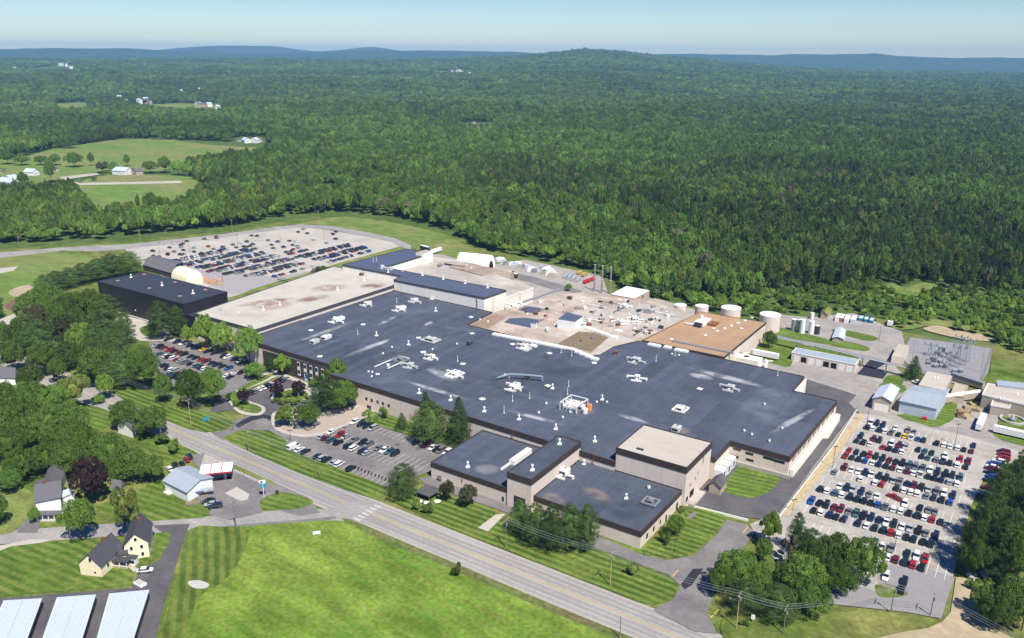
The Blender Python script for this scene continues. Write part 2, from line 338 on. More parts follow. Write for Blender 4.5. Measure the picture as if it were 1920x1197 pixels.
HM=mat('hill_forest',(.035,.075,.03),var=.3,scale=.0015)
def ridge(name,prof,D,dep,label):
    xs=np.arange(prof[0][0],prof[-1][0]+1,12); ys=np.interp(xs,[p[0] for p in prof],[p[1] for p in prof])+np.sin(xs*.11)*.25+np.sin(xs*.043+1)*.35
    V=[];n=len(xs); K=9
    for k in range(K):
        t=k/(K-1); f=math.sin(math.pi*t)**.8
        for x,y in zip(xs,ys):
            a=pixaz(x); top=H+D*(yh(x)-y)/1697*math.cos(a); r=D-dep/2+dep*t
            r/=1
            z=-15+(top+15)*f*(1+.06*math.sin(x*.2+k*2)*(k!=4))
            V.append((r*(math.sin(a)*R0[0]+math.cos(a)*fh[0]),r*(math.sin(a)*R0[1]+math.cos(a)*fh[1]),z))
    fs=[(k*n+i,k*n+i+1,(k+1)*n+i+1,(k+1)*n+i) for k in range(K-1) for i in range(n-1)]
    b=MB(); b.add(V,[f[::-1] for f in fs],HM); o=b.build(name,smooth=True); tag(o,label,None,None,'structure')
ridge('hills',[(-260,93),(0,92),(107,90.5),(180,91),(240,91),(290,94),(420,99),(500,101),(620,97.5),(741,95),(868,95.5),(960,98),(1050,102),(1227,102),(1294,101),(1440,104),(1490,101),(1540,103),(1635,100),(1685,106),(1800,109),(1870,108),(1920,109),(2200,109)],12000,3000,'blue wooded ridge along the horizon')
ridge('hills',[(180,106),(250,98),(290,93.5),(350,89),(415,86),(470,86),(520,88),(560,94),(600,96),(640,93.5),(697,88),(717,91),(760,97),(820,104)],16000,2400,'pale blue mountains farthest away on the left')
# ------------------------------------------------------------------ the site's ground
sheet('grounds',[(-150,470),(0,468),(200,456),(440,432),(560,410),(650,406),(820,436),(1000,488),(1100,508),(1240,560),(1340,588),(1500,600),(1600,592),(1700,625),(1800,640),(2050,640),(2150,1300),(-250,1300)],M['grass'],label='rough grass round the factory')
sheet('meadow',[(556,424),(600,412),(650,407),(740,418),(830,440),(900,480),(860,486),(790,470),(735,450),(640,434)],M['hay'],sm=4,label='dry grass slope beyond the far car park')
sheet('ball_field',[(-60,485),(60,472),(150,478),(172,488),(120,520),(90,560),(40,610),(-60,640)],M['pasture'],sm=4,label='ball field grass')
sheet('dirt',[(-30,505),(0,503),(34,500),(25,508),(0,513),(-30,517)],M['conc'],label='pale bare square on the ball field')
sheet('dirt',[(16,548),(35,538),(60,535),(58,553),(30,557)],M['sand'],sm=3,label='sand infield of the ball field')
sheet('dirt',[(8,575),(25,562),(50,562),(50,578),(25,584)],M['brickd'],sm=3,label='dark red clay circle')
PARK=[(236,466),(300,460),(370,450),(440,440),(500,432),(540,427),(600,430),(640,436),(700,447),(738,456),(748,463),(735,474),(690,487),(640,498),(590,514),(520,530),(470,545),(430,558),(400,560),(330,530),(270,500)]
sheet('car_park',PARK,M['lotf'],sm=4,label='large pale far car park')
sheet('car_park',[(340,505),(420,508),(520,520),(600,505),(640,497),(560,521),(480,543),(440,553),(380,530)],mat('grey_lot',(.42,.39,.385),var=.08),label='greyer corner of the far car park')
sheet('road',[(-80,482),(0,474),(120,464),(240,458),(350,447),(440,436),(500,428),(560,421),(620,424),(690,436),(740,447),(770,460),(770,472),(752,466),(735,455),(690,445),(620,431),(560,427),(500,434),(440,443),(350,455),(240,467),(180,472),(120,470),(0,484),(-80,494)],M['road'],label='perimeter road past the far car park')
sheet('grass_strip',[(440,556),(490,545),(560,524),(640,500),(720,480),(760,466),(752,462),(700,476),(640,492),(560,517),(480,540)],M['hay'],label='dry grass edge of the far car park')
sheet('lawn',[(450,566),(490,551),(560,530),(600,518),(600,526),(540,545),(480,566)],M['lawn2'],label='narrow lawn beside the tan-roofed wing')
sheet('path',[(440,562),(500,545),(590,516),(640,503),(640,508),(600,517),(500,549),(450,567)],M['asph'],label='narrow lane between lawn and far car park')
# main road
CL=fine([(-620,160),(-560,190),(-520,196),(-480,199),(-455,200),(-410,198.5),(-365,196.5),(-300,195),(-230,193.2),(-170,192.2),(-60,192),(60,190),(300,184)])
strip('shoulder',CL,15.6,mat('road_shoulder',(.47,.43,.38),var=.15,scale=.2),'sandy shoulder of the main road')
strip('road',CL,13.2,M['road'],'main two-lane road')
for off in (-.22,.22): strip('road_line',CL,.2,M['yel'],'yellow centre line',off)
for off in (-5.1,5.1): strip('road_line',CL,.18,mat('faded_line',(.60,.58,.55),var=.25,scale=.6),'white edge line',off)
for off in (-3.9,-1.9,1.9,3.9): strip('tyre_track',CL,.5,mat('tyre_track',(.33,.31,.30),var=.1),'dark wheel track worn in the road',off)
SL=fine([(-520,-100),(-400,5),(-281,110),(-243,144),(-212,173),(-200,182),(-192,188)])
strip('road',SL,8.6,M['road'],'side road joining from the lower left')
sheet('road',[(560,985),(630,975),(720,955),(690,935),(600,960),(560,968)],M['road'],label='mouth of the side road')
sheet('path',[(355,992),(480,982),(600,972),(628,968),(632,973),(600,979),(480,989),(360,999)],M['asph'],label='narrow path along the field')
sheet('lane',[(-40,1040),(0,1024),(60,1012),(100,1013),(30,1030),(-20,1062)],M['conc'],label='pale gravel lane at the left')
for k in range(6):
    a=P(662,973); sheet('crosswalk_bar',[(a[0]+k*.0,a[1]+k*2.15,0),(a[0]+3.2,a[1]+k*2.15,0),(a[0]+3.2,a[1]+.9+k*2.15,0),(a[0],a[1]+.9+k*2.15,0)],mat('worn_white_paint',(.62,.60,.57),var=.3,scale=1),px=False,label='worn white bar of the road crossing')
DRV=[(286,986),(356,983),(345,1012),(330,1062),(312,1120),(296,1180),(275,1260),(-60,1260),(-60,1128),(130,1113),(246,1103),(262,1070),(300,1050),(318,1010)]
sheet('drive',DRV,M['asphd'],label='dark asphalt drive of the storage sheds')
sheet('lawn',[(22,1025),(100,1016),(190,1011),(250,1005),(322,999),(316,1020),(298,1048),(262,1064),(250,1068),(248,1098),(130,1108),(-40,1122),(-30,1045)],M['lawn2'],label='lawn round the yellow house')
sheet('path',[(228,1052),(236,1050),(256,1066),(262,1072),(250,1073)],M['conc'],label='short concrete path')
FLD=[(358,993),(480,986),(600,977),(640,977),(655,984),(740,1025),(860,1074),(1000,1134),(1130,1188),(1230,1240),(1230,1330),(250,1330),(300,1190),(330,1080)]
sheet('verge',[(640,972),(660,975),(760,1018),(880,1068),(1020,1128),(1180,1195),(1330,1260),(1230,1300),(1000,1180),(860,1095),(740,1035),(655,988)],M['verge'],label='brownish verge of the main road')
sheet('field',FLD,M['field'],sm=0,label='large bright green field')
sheet('field',[(356,994),(420,989),(462,990),(466,1010),(450,1050),(420,1090),(375,1120),(350,1180),(310,1280),(262,1280),(300,1190),(330,1090)],M['lawnf'],sm=3,label='mown stripes at the edge of the field')
sheet('dirt',[(352,1092),(372,1089),(392,1096),(385,1104),(362,1103)],M['stone'],sm=3,label='bare stony spot in the field')
# lower left gardens
sheet('lawn',[(180,950),(240,930),(300,900),(330,945),(392,965),(380,972),(280,978),(200,975)],M['lawn2'],label='lawn behind the store')
sheet('lawn',[(148,760),(200,770),(215,790),(180,810),(155,800)],M['lawn2'],sm=3,label='small lawn between the trees')
sheet('lawn',[(270,835),(300,815),(370,850),(330,880),(300,870)],M['lawn2'],label='lawn with shrubs beside the store yard')
sheet('drive',[(60,965),(75,985),(70,1000),(32,1000),(35,980)],M['asph'],label='driveway of the white and teal house')
sheet('garden',[(0,905),(60,925),(60,960),(20,1000),(-20,990)],M['hay'],sm=3,label='garden ground')
# store yard
sheet('yard',[(350,856),(384,850),(425,868),(500,900),(580,935),(600,962),(560,968),(487,948),(492,962),(430,976),(392,966),(400,945),(345,930),(376,880)],M['asph'],label='store forecourt')
sheet('yard',[(384,851),(425,868),(440,885),(395,905),(372,893),(378,868)],M['lot'],label='pale part of the forecourt')
sheet('concrete_pad',[(421,926),(444,914),(467,927),(465,937),(452,941)],M['conc'],label='concrete tank pad with manholes')
sheet('lawn',[(487,945),(495,935),(525,924),(560,930),(587,942),(560,955),(505,957),(490,955)],M['lawn2'],sm=3,label='grass island at the road corner')
sheet('grass_strip',[(422,868),(440,872),(515,905),(520,912),(480,897),(430,877)],M['hay'],label='grass strip by the forecourt')
# factory front
sheet('lawn',[(205,734),(260,733),(330,768),(405,772),(436,788),(425,805),(385,812),(345,803),(330,797),(260,766)],M['lawn'],label='striped lawn with sign')
sheet('drive',[(397,813),(430,806),(440,790),(470,778),(520,770),(560,772),(600,800),(650,795),(705,768),(735,788),(775,806),(812,826),(876,850),(806,884),(738,915),(724,914),(640,880),(560,852),(545,842),(535,826),(505,808),(452,806),(418,826)],M['asph'],label='front car park and entrance drive')
sheet('lawn',[(416,822),(440,812),(470,806),(505,809),(530,822),(546,843),(560,852),(640,880),(724,914),(722,930),(705,938),(640,917),(560,888),(490,858)],M['lawn'],label='striped verge before the front car park')
sheet('drive',[(425,742),(470,742),(500,722),(540,706),(600,722),(640,750),(615,790),(560,800),(505,790),(480,770),(430,770),(395,775),(402,760)],M['asphd'],sm=2,label='dark asphalt drop-off loop')
sheet('patch',[(440,797),(468,782),(492,777),(512,782),(514,790),(494,785),(472,790),(446,804)],M['patch'],label='fresh asphalt patch in the entrance drive')
def disc(name,c,r,m,label,n=28): return sheet(name,[(c[0]+r*math.cos(2*math.pi*i/n),c[1]+r*math.sin(2*math.pi*i/n)) for i in range(n)],m,px=False,label=label)
CI=(-293.5,250.6)
disc('path',CI,9.6,M['conc'],'pale ring of the roundabout'); disc('flower_bed',CI,8.0,M['lawn2'],'planted middle of the roundabout')
sheet('path',[(484,702),(512,694),(560,712),(600,728),(640,745),(630,752),(590,738),(548,714),(520,706),(500,716),(425,745),(424,740)],M['conc'],label='pale walk to the lobby')
sheet('kerb',[(509,780),(522,771),(550,765),(626,770),(700,752),(725,766),(654,797),(602,816),(562,820),(516,806)],M['conc'],sm=3,label='pale kerb round the mulched bed')
sheet('path',[(515,782),(550,770),(625,775),(700,757),(720,768),(650,795),(600,812),(560,815),(520,802)],mat('peach_bed',(.50,.42,.35),var=.15,scale=.3),sm=3,label='mulched bed round the front trees')
sheet('lawn',[(428,740),(436,726),(500,704),(520,700),(500,712),(445,738)],M['lawn2'],label='lawn strip behind the visitor cars')
sheet('kerb',[(427,740),(440,729),(461,750),(496,764),(492,778),(470,780),(446,774),(429,754)],M['conc'],sm=3,label='pale kerb of the hedged island')
sheet('flower_bed',[(431,738),(441,733),(458,752),(490,765),(482,776),(450,770),(432,752)],M['lawn2'],sm=3,label='hedged island by the loop')
sheet('lawn',[(695,793),(725,775),(800,800),(830,815),(800,828),(740,810)],M['lawn'],label='striped lawn against the factory wall')
sheet('car_park',[(278,645),(300,634),(345,637),(400,650),(470,683),(510,690),(480,712),(425,742),(400,742),(330,725),(300,705)],M['asph'],label='left car park under the trees')
sheet('drive',[(225,600),(245,596),(300,612),(330,640),(300,640),(262,640),(235,622)],M['lotf'],sm=2,label='pale drive below the dark warehouse')
sheet('lawn',[(262,618),(275,612),(300,620),(290,632),(270,630)],M['lawn2'],sm=3,label='small green island')
sheet('lane',[(-40,640),(0,600),(25,590),(40,600),(10,620),(-20,665)],M['conc'],label='light lane by the ball field')
# front right
sheet('lawn',[(722,936),(735,915),(790,918),(830,930),(925,955),(930,970),(965,985),(1120,1032),(1250,1080),(1272,1098),(1262,1125),(1230,1135),(1195,1130),(950,1034),(830,985)],M['lawn'],label='striped front lawn along the road')
sheet('drive',[(785,898),(812,893),(950,948),(1000,965),(1130,1010),(1205,1042),(1250,1052),(1300,1044),(1345,1003),(1362,976),(1402,985),(1415,1000),(1372,1060),(1340,1112),(1325,1150),(1345,1190),(1300,1185),(1225,1145),(1262,1125),(1276,1100),(1252,1078),(1120,1030),(1000,985),(930,955),(830,922),(795,908)],M['asph'],label='service drive in front of the factory')
sheet('patch',[(1276,1098),(1299,1068),(1318,1068),(1297,1099),(1284,1107)],M['patch'],label='fresh dark asphalt patch')
sheet('path',[(896,991),(930,966),(948,965),(915,998)],M['conc'],label='short pale walk in the lawn')
for q in ([(1259,1082),(1270,1070),(1273,1071),(1262,1083)],[(1392,1000),(1402,988),(1404,989),(1394,1002)],[(1330,1160),(1347,1143),(1349,1144),(1333,1161)]): sheet('yellow_line',q,M['yel'],label='yellow stop line')
sheet('lawn',[(1205,1033),(1290,962),(1310,955),(1358,968),(1352,985),(1330,1012),(1290,1042),(1255,1048),(1228,1042)],M['lawn'],sm=2,label='striped lawn beside the low front block')
sheet('path',[(1286,972),(1302,960),(1310,962),(1294,976)],M['asph'],label='short grey path in the lawn')
sheet('yard',[(1285,945),(1318,905),(1335,885),(1375,866),(1392,866),(1480,893),(1530,830),(1590,752),(1612,768),(1555,838),(1470,955),(1452,978),(1400,972),(1350,962),(1290,950)],M['asphd'],label='asphalt lane behind the fence')
sheet('lawn',[(1345,920),(1388,873),(1469,894),(1452,915),(1437,927),(1412,935),(1390,934)],M['lawn2'],label='square lawn in the angle of the factory')
# yards behind
sheet('yard',[(1395,720),(1400,690),(1400,650),(1450,590),(1520,596),(1600,588),(1690,622),(1700,660),(1680,690),(1720,730),(1850,765),(1960,790),(1980,900),(1900,862),(1830,832),(1700,800),(1612,776),(1590,755),(1500,705)],M['yard'],label='paved yard behind the factory')
sheet('yard',[(760,478),(830,478),(900,500),(985,488),(1080,508),(1130,520),(1140,552),(1230,560),(1330,590),(1440,606),(1450,640),(1420,700),(1200,640),(1000,600),(800,520)],mat('north_yard',(.48,.43,.38),var=.15,scale=.06,c2=(.40,.36,.33)),label='pale yard north of the factory')
sheet('dock_yard',[(1478,722),(1497,703),(1512,712),(1606,742),(1592,757),(1606,772),(1530,850),(1490,895),(1480,880),(1520,800),(1500,760)],M['asphd'],label='dark asphalt of the loading dock')
sheet('lane',[(960,512),(1000,520),(1090,546),(1090,552),(1040,545),(960,522)],M['asph'],label='grey lane across the north yard')
for q,l in (([(1408,662),(1432,634),(1500,645),(1606,668),(1600,690),(1500,655),(1486,680),(1470,690)],'lawn before the garage row'),([(1430,622),(1450,612),(1560,640),(1556,648),(1450,630)],'grass strip along the pipe bridge'),
  ([(1560,622),(1575,618),(1640,632),(1645,638),(1620,640)],'grass island in the truck yard'),([(1548,642),(1580,640),(1628,652),(1622,660),(1560,650)],'second grass island in the truck yard'),
  ([(1655,720),(1665,705),(1695,708),(1685,728)],'lawn under the spruce'),([(1648,728),(1660,718),(1698,725),(1690,738)],'lawn beside the white garage'),
  ([(1680,780),(1760,770),(1795,780),(1760,802),(1730,797)],'lawn round the blue-roofed shed'),([(1762,758),(1795,756),(1785,785),(1765,790)],'grass by the plank bridge'),([(1870,795),(1885,780),(1960,790),(1960,820),(1880,808)],'lawn round the basin'),
  ([(1860,812),(1880,808),(1960,830),(1960,845),(1880,828)],'grass by the long trailer')): sheet('lawn',q,M['lawn2'],sm=2,label=l)
sheet('patch',[(1606,703),(1632,675),(1661,683),(1641,694),(1664,700),(1655,712)],M['patch'],label='fresh black asphalt in the truck yard')
sheet('gravel_pad',[(1688,672),(1705,634),(1762,640),(1862,655),(1852,700),(1838,720),(1808,726),(1720,700)],M['gravel'],label='grey gravel of the substation')
sheet('sand_bank',[(1730,618),(1760,612),(1800,622),(1870,632),(1880,640),(1830,640),(1780,632)],M['sand'],sm=3,label='sandy bank beyond the substation')
sheet('meadow',[(1640,600),(1700,596),(1800,605),(1960,640),(1980,700),(1900,690),(1870,640),(1760,612),(1690,620)],M['hay'],sm=3,label='meadow behind the substation')
sheet('meadow',[(1860,655),(1960,660),(1980,770),(1900,760),(1845,735),(1856,700)],M['grass'],label='weedy ground right of the substation')
# right car park
LOT=[(1600,776),(1640,780),(1750,805),(1838,826),(1852,832),(1930,852),(1945,880),(1900,875),(1858,870),(1820,950),(1795,1050),(1780,1110),(1765,1160),(1700,1150),(1560,1135),(1500,1110),(1420,1010),(1405,985),(1462,962),(1530,870)]
sheet('car_park',LOT,M['lot'],label='large right car park of pale asphalt')
sheet('car_park',[(1640,1060),(1720,1062),(1790,1085),(1780,1112),(1764,1162),(1700,1150),(1560,1135),(1500,1105),(1560,1080),(1650,1115)],mat('newer_asphalt',(.33,.315,.32),var=.08),label='newer grey asphalt at the lower end of the right car park')
sheet('yellow_line',[(1612,776),(1622,779),(1565,862),(1480,968),(1466,965),(1555,850)],mat('ochre_strip',(.60,.47,.28),var=.3,scale=.2),label='ochre walkway strip along the barrier')
sheet('lawn',[(1640,1100),(1665,1097),(1700,1112),(1695,1120),(1650,1122)],M['verge'],sm=3,label='brown grass island by the exit')
sheet('verge',[(1350,1180),(1380,1150),(1500,1150),(1640,1148),(1700,1155),(1765,1165),(1700,1190),(1600,1250),(1400,1240)],M['grass'],sm=2,label='patchy grass along the main road')
sheet('sand_bank',[(1792,1085),(1820,1095),(1840,1140),(1860,1180),(1960,1230),(1960,1290),(1500,1290),(1640,1200),(1740,1180),(1782,1150)],M['sand'],sm=2,label='sandy track at the lower right')
# far clearings
sheet('pasture',[(30,298),(90,283),(150,272),(235,262),(330,263),(420,268),(515,272),(500,280),(440,290),(360,300),(300,322),(200,320),(80,345),(-60,345),(-60,300)],M['pasture'],sm=3,label='pale green pasture beyond the woods')
sheet('pasture',[(150,345),(200,330),(330,330),(380,345),(330,385),(190,400),(150,380)],M['pasture'],sm=3,label='nearer pasture with road')
sheet('road',[(110,333),(180,325),(188,328),(120,338),(150,344),(340,340),(340,344),(150,348)],M['lotf'],label='country road between the pastures')
sheet('pasture',[(105,195),(160,193),(165,205),(120,209)],M['hay'],label='small dry field far off')
sheet('pasture',[(230,200),(330,194),(400,197),(425,207),(410,211),(330,206),(280,203)],M['pasture'],label='clearing with houses far off')
sheet('clearing',[(604,352),(622,346),(640,348),(636,360),(612,362)],M['hay'],sm=2,label='bare clearing in the woods')
sheet('clearing',[(868,232),(900,231),(925,234),(905,240),(870,239)],M['sand'],label='sand pit in the woods')
sheet('clearing',[(1655,548),(1668,532),(1700,540),(1735,530),(1775,540),(1790,552),(1740,556),(1715,566),(1680,560)],M['hay'],sm=3,label='green marsh clearing')
CLEAR=[[(-150,462),(0,458),(200,448),(440,424),(556,402),(650,398),(740,409),(835,430),(900,468),(1000,486),(1100,506),(1180,545),(1240,562),(1350,588),(1440,606),(1500,592),(1600,586),(1690,618),(1740,605),(1860,640),(1960,690),(2400,760),(2400,1400),(-400,1400),(-400,462)],
 [(-60,300),(30,296),(90,281),(235,260),(420,266),(525,270),(505,291),(440,302),(360,312),(345,330),(395,350),(330,400),(180,416),(140,360),(-60,366)],
 [(100,194),(165,191),(170,215),(110,217)],[(225,197),(410,193),(430,218),(270,212)],[(602,350),(642,345),(640,372),(606,372)],[(862,230),(928,229),(928,250),(862,250)],[(1655,548),(1668,530),(1700,538),(1735,528),(1775,538),(1792,550),(1740,556),(1715,566),(1680,562)],
 [(820,133),(890,131),(890,140),(820,141)],[(60,128),(140,120),(150,134),(60,138)],[(440,258),(500,258),(500,282),(430,280)]]
# ------------------------------------------------------------------ trees
def quads(C_,Nn,sz,seed):
    r=np.random.default_rng(seed); n=len(C_)
    Nn=Nn+r.normal(0,.55,Nn.shape); Nn/=np.linalg.norm(Nn,axis=1)[:,None]+1e-9
    t=np.cross(Nn,r.normal(0,1,Nn.shape)); t/=np.linalg.norm(t,axis=1)[:,None]+1e-9; b=np.cross(Nn,t)
    s=(sz*r.uniform(.6,1.35,n))[:,None]; u=(r.uniform(.55,1,n))[:,None]
    V=np.stack([C_-t*s-b*s*u*.6,C_+t*s*.4-b*s*u,C_+t*s+b*s*u*.5,C_-t*s*.3+b*s*u],1).reshape(-1,3)
    return V,np.arange(4*n).reshape(n,4)
def mesh_np(name,V,Fq,m,core=None):
    if core is not None:
        cv,cf=core; Fl=[tuple(f) for f in Fq.tolist()]+[tuple(int(k)+len(V) for k in f) for f in cf]; V=np.vstack([V,cv])
    else: Fl=Fq.tolist()
    me=bpy.data.meshes.new(name); me.from_pydata(V.tolist(),[],Fl); me.materials.append(m); me.update(); return me
def ico(c,r,seed):
    import bmesh
    b=bmesh.new(); bmesh.ops.create_icosphere(b,subdivisions=2,radius=1); rr=np.random.default_rng(seed)
    V=np.array([v.co[:] for v in b.verts]); V*=rr.uniform(.85,1.1,(len(V),1)); V=V*np.array(r)+np.array(c); Fc=[[v.index for v in f.verts] for f in b.faces]; b.free(); return V,Fc
def crown_mesh(kind,n,seed,m,name='crown',zb=None):   # unit crown: radius 1, height 1, base at 0
    r=np.random.default_rng(seed); C_=[];Nn=[]; core=None
    if kind in 'DMLRKYXB':
        z0={'D':.12,'M':.14,'L':.16,'R':.12,'K':.12,'Y':.2,'X':.25,'B':0}[kind]
        if zb: z0=zb
        nl={'D':60,'M':54,'L':36,'R':34,'K':34,'Y':36,'X':22,'B':18}[kind]; nl=nl if n>1500 else int(nl*.5)
        lobes=[]
        for i in range(nl):
            u=r.uniform(-.55,1); a=r.uniform(0,2*math.pi); q=math.sqrt(max(0,1-u*u)); k=r.uniform(.62,.82)*(1 if i>3 else .3)
            prof=1.0 if kind!='L' else (1-.25*max(u,0))
            lobes.append((k*q*math.cos(a)*prof,k*q*math.sin(a)*prof,z0+(1-z0)*(.5+.5*u*k*.98),r.uniform(.20,.36) if n<1500 else r.uniform(.13,.28)))
        L_=np.array(lobes)
        k=r.integers(0,nl,n*3); d=r.normal(0,1,(n*3,3)); d/=np.linalg.norm(d,axis=1)[:,None]
        rr=L_[k,3][:,None]*r.uniform(.72,1.06,(n*3,1)); sc=np.array([1,1,.62]); pos=L_[k,:3]+d*rr*sc
        dist=np.min(np.where(np.arange(nl)[None,:]==k[:,None],9,np.linalg.norm((pos[:,None,:]-L_[None,:,:3])/sc,axis=2)/L_[None,:,3]),axis=1)
        ok=(dist>.82)&(d[:,2]>-.35)&(pos[:,2]>.02); pos=pos[ok][:n]; d=d[ok][:n]
        C_=pos; Nn=d+np.array([.2,-.1,.55]); sz=1.15/math.sqrt(n)*1.9
        if kind!='X': core=ico((0,0,z0+(1-z0)*.5),(.5,.5,(1-z0)*.30),seed)
    else:
        nb={'P':72 if n>1500 else 40,'S':90}[kind]; P_=[];D_=[]
        for i in range(nb):
            t=(i+.5)/nb; a=i*2.4+r.uniform(-.4,.4)
            if kind=='S': R_=(1-t)**.9*r.uniform(.8,1.05)+.03; z=.06+.94*t; dr=-.09*R_
            else: R_=(math.sin(math.pi*min(1,(t*.86+.14))**.8)**.75)*r.uniform(.6,1.1)+.05; z=.16+.82*t; dr=.04*R_
            kk=max(6,int(n/nb*(R_+.15)*1.7)); s=r.uniform(.3 if kind=='P' else .22,1,kk)**.6
            w_=(.14*R_+.03) if kind=='P' else .30*R_*(1.15-s)+.06
            px=R_*s*math.cos(a)-math.sin(a)*r.normal(0,1,kk)*w_; py=R_*s*math.sin(a)+math.cos(a)*r.normal(0,1,kk)*w_
            pz=z+dr*s*(1 if kind=='P' else s*1.4)+r.normal(0,.012 if kind=='P' else .007,kk)+(.02 if kind=='P' else 0)*(1-s)
            P_.append(np.stack([px,py,pz],1)); D_.append(np.stack([np.cos(a)*s*.6,np.sin(a)*s*.6,np.full(kk,.8)],1))
        C_=np.vstack(P_);Nn=np.vstack(D_); sz=1.15/math.sqrt(len(C_))*(1.45 if kind=='P' else 1.25)
        core=ico((0,0,.5 if kind=='P' else .36),(.42,.42,.30) if kind=='P' else (.4,.4,.32),seed)
    V,Fq=quads(np.array(C_),np.array(Nn),sz,seed+1)
    if kind in 'PS': V[:,2]=V[:,2]  # flat sprays
    return mesh_np(name,V,Fq,m,core)
def trunk_mesh(z1,r0,seed,limbs=5):
    b=MB(); rr=random.Random(seed); b.tube((0,0,-.02),(0.02,0,z1),r0,M['bark'],8,r0*.45)
    for i in range(limbs):
        a=i*2.4+rr.random(); z=z1*(.35+.5*i/limbs); b.tube((0,0,z),(.5*math.cos(a),.5*math.sin(a),z+.16),r0*.45,M['bark'],5,r0*.12)
    me=bpy.data.meshes.new('trunk'); me.from_pydata(b.v,[],b.f); me.materials.append(M['bark']); return me
NV={'D':4,'M':3,'L':3,'P':4,'S':2,'R':2,'K':2,'Y':2,'X':1,'B':3}
CRM={k:[crown_mesh(k,{'B':900,'L':4200,'R':3800,'K':3800,'X':1500}.get(k,7500),hash(k)%97+i*11,LM[k]) for i in range(NV[k])] for k in NV}
TRM={k:[trunk_mesh(.72 if k!='S' else .9,.035 if k!='B' else .02,i) for i in range(2)] for k in NV}
KN={'D':('oak_tree','broad dark green oak'),'M':('maple_tree','full mid-green maple'),'L':('young_tree','bright green young tree'),'P':('pine_tree','layered blue-green white pine'),'S':('spruce_tree','pointed dark spruce'),
    'R':('copper_tree','dark purple-red tree'),'K':('ornamental_tree','round brownish green tree'),'Y':('ash_tree','yellowish green tree'),'X':('withered_tree','bare brownish withered tree'),'B':('shrub','rounded green shrub')}
cnt=[0]
def tree(kind,loc,r,h,label,group=None,low=None):
    cnt[0]+=1; i=cnt[0]
    t=thing(KN[kind][0],label,'shrub' if kind=='B' else 'tree',loc,(i*2.399)%6.28,group)
    a=random.uniform(.92,1.08)
    t.scale=(r*a,r/a,h)
    link('crown',low or CRM[kind][i%NV[kind]],t)
    if kind!='B' or h>3: link('trunk',TRM[kind][i%2],t)
    return t
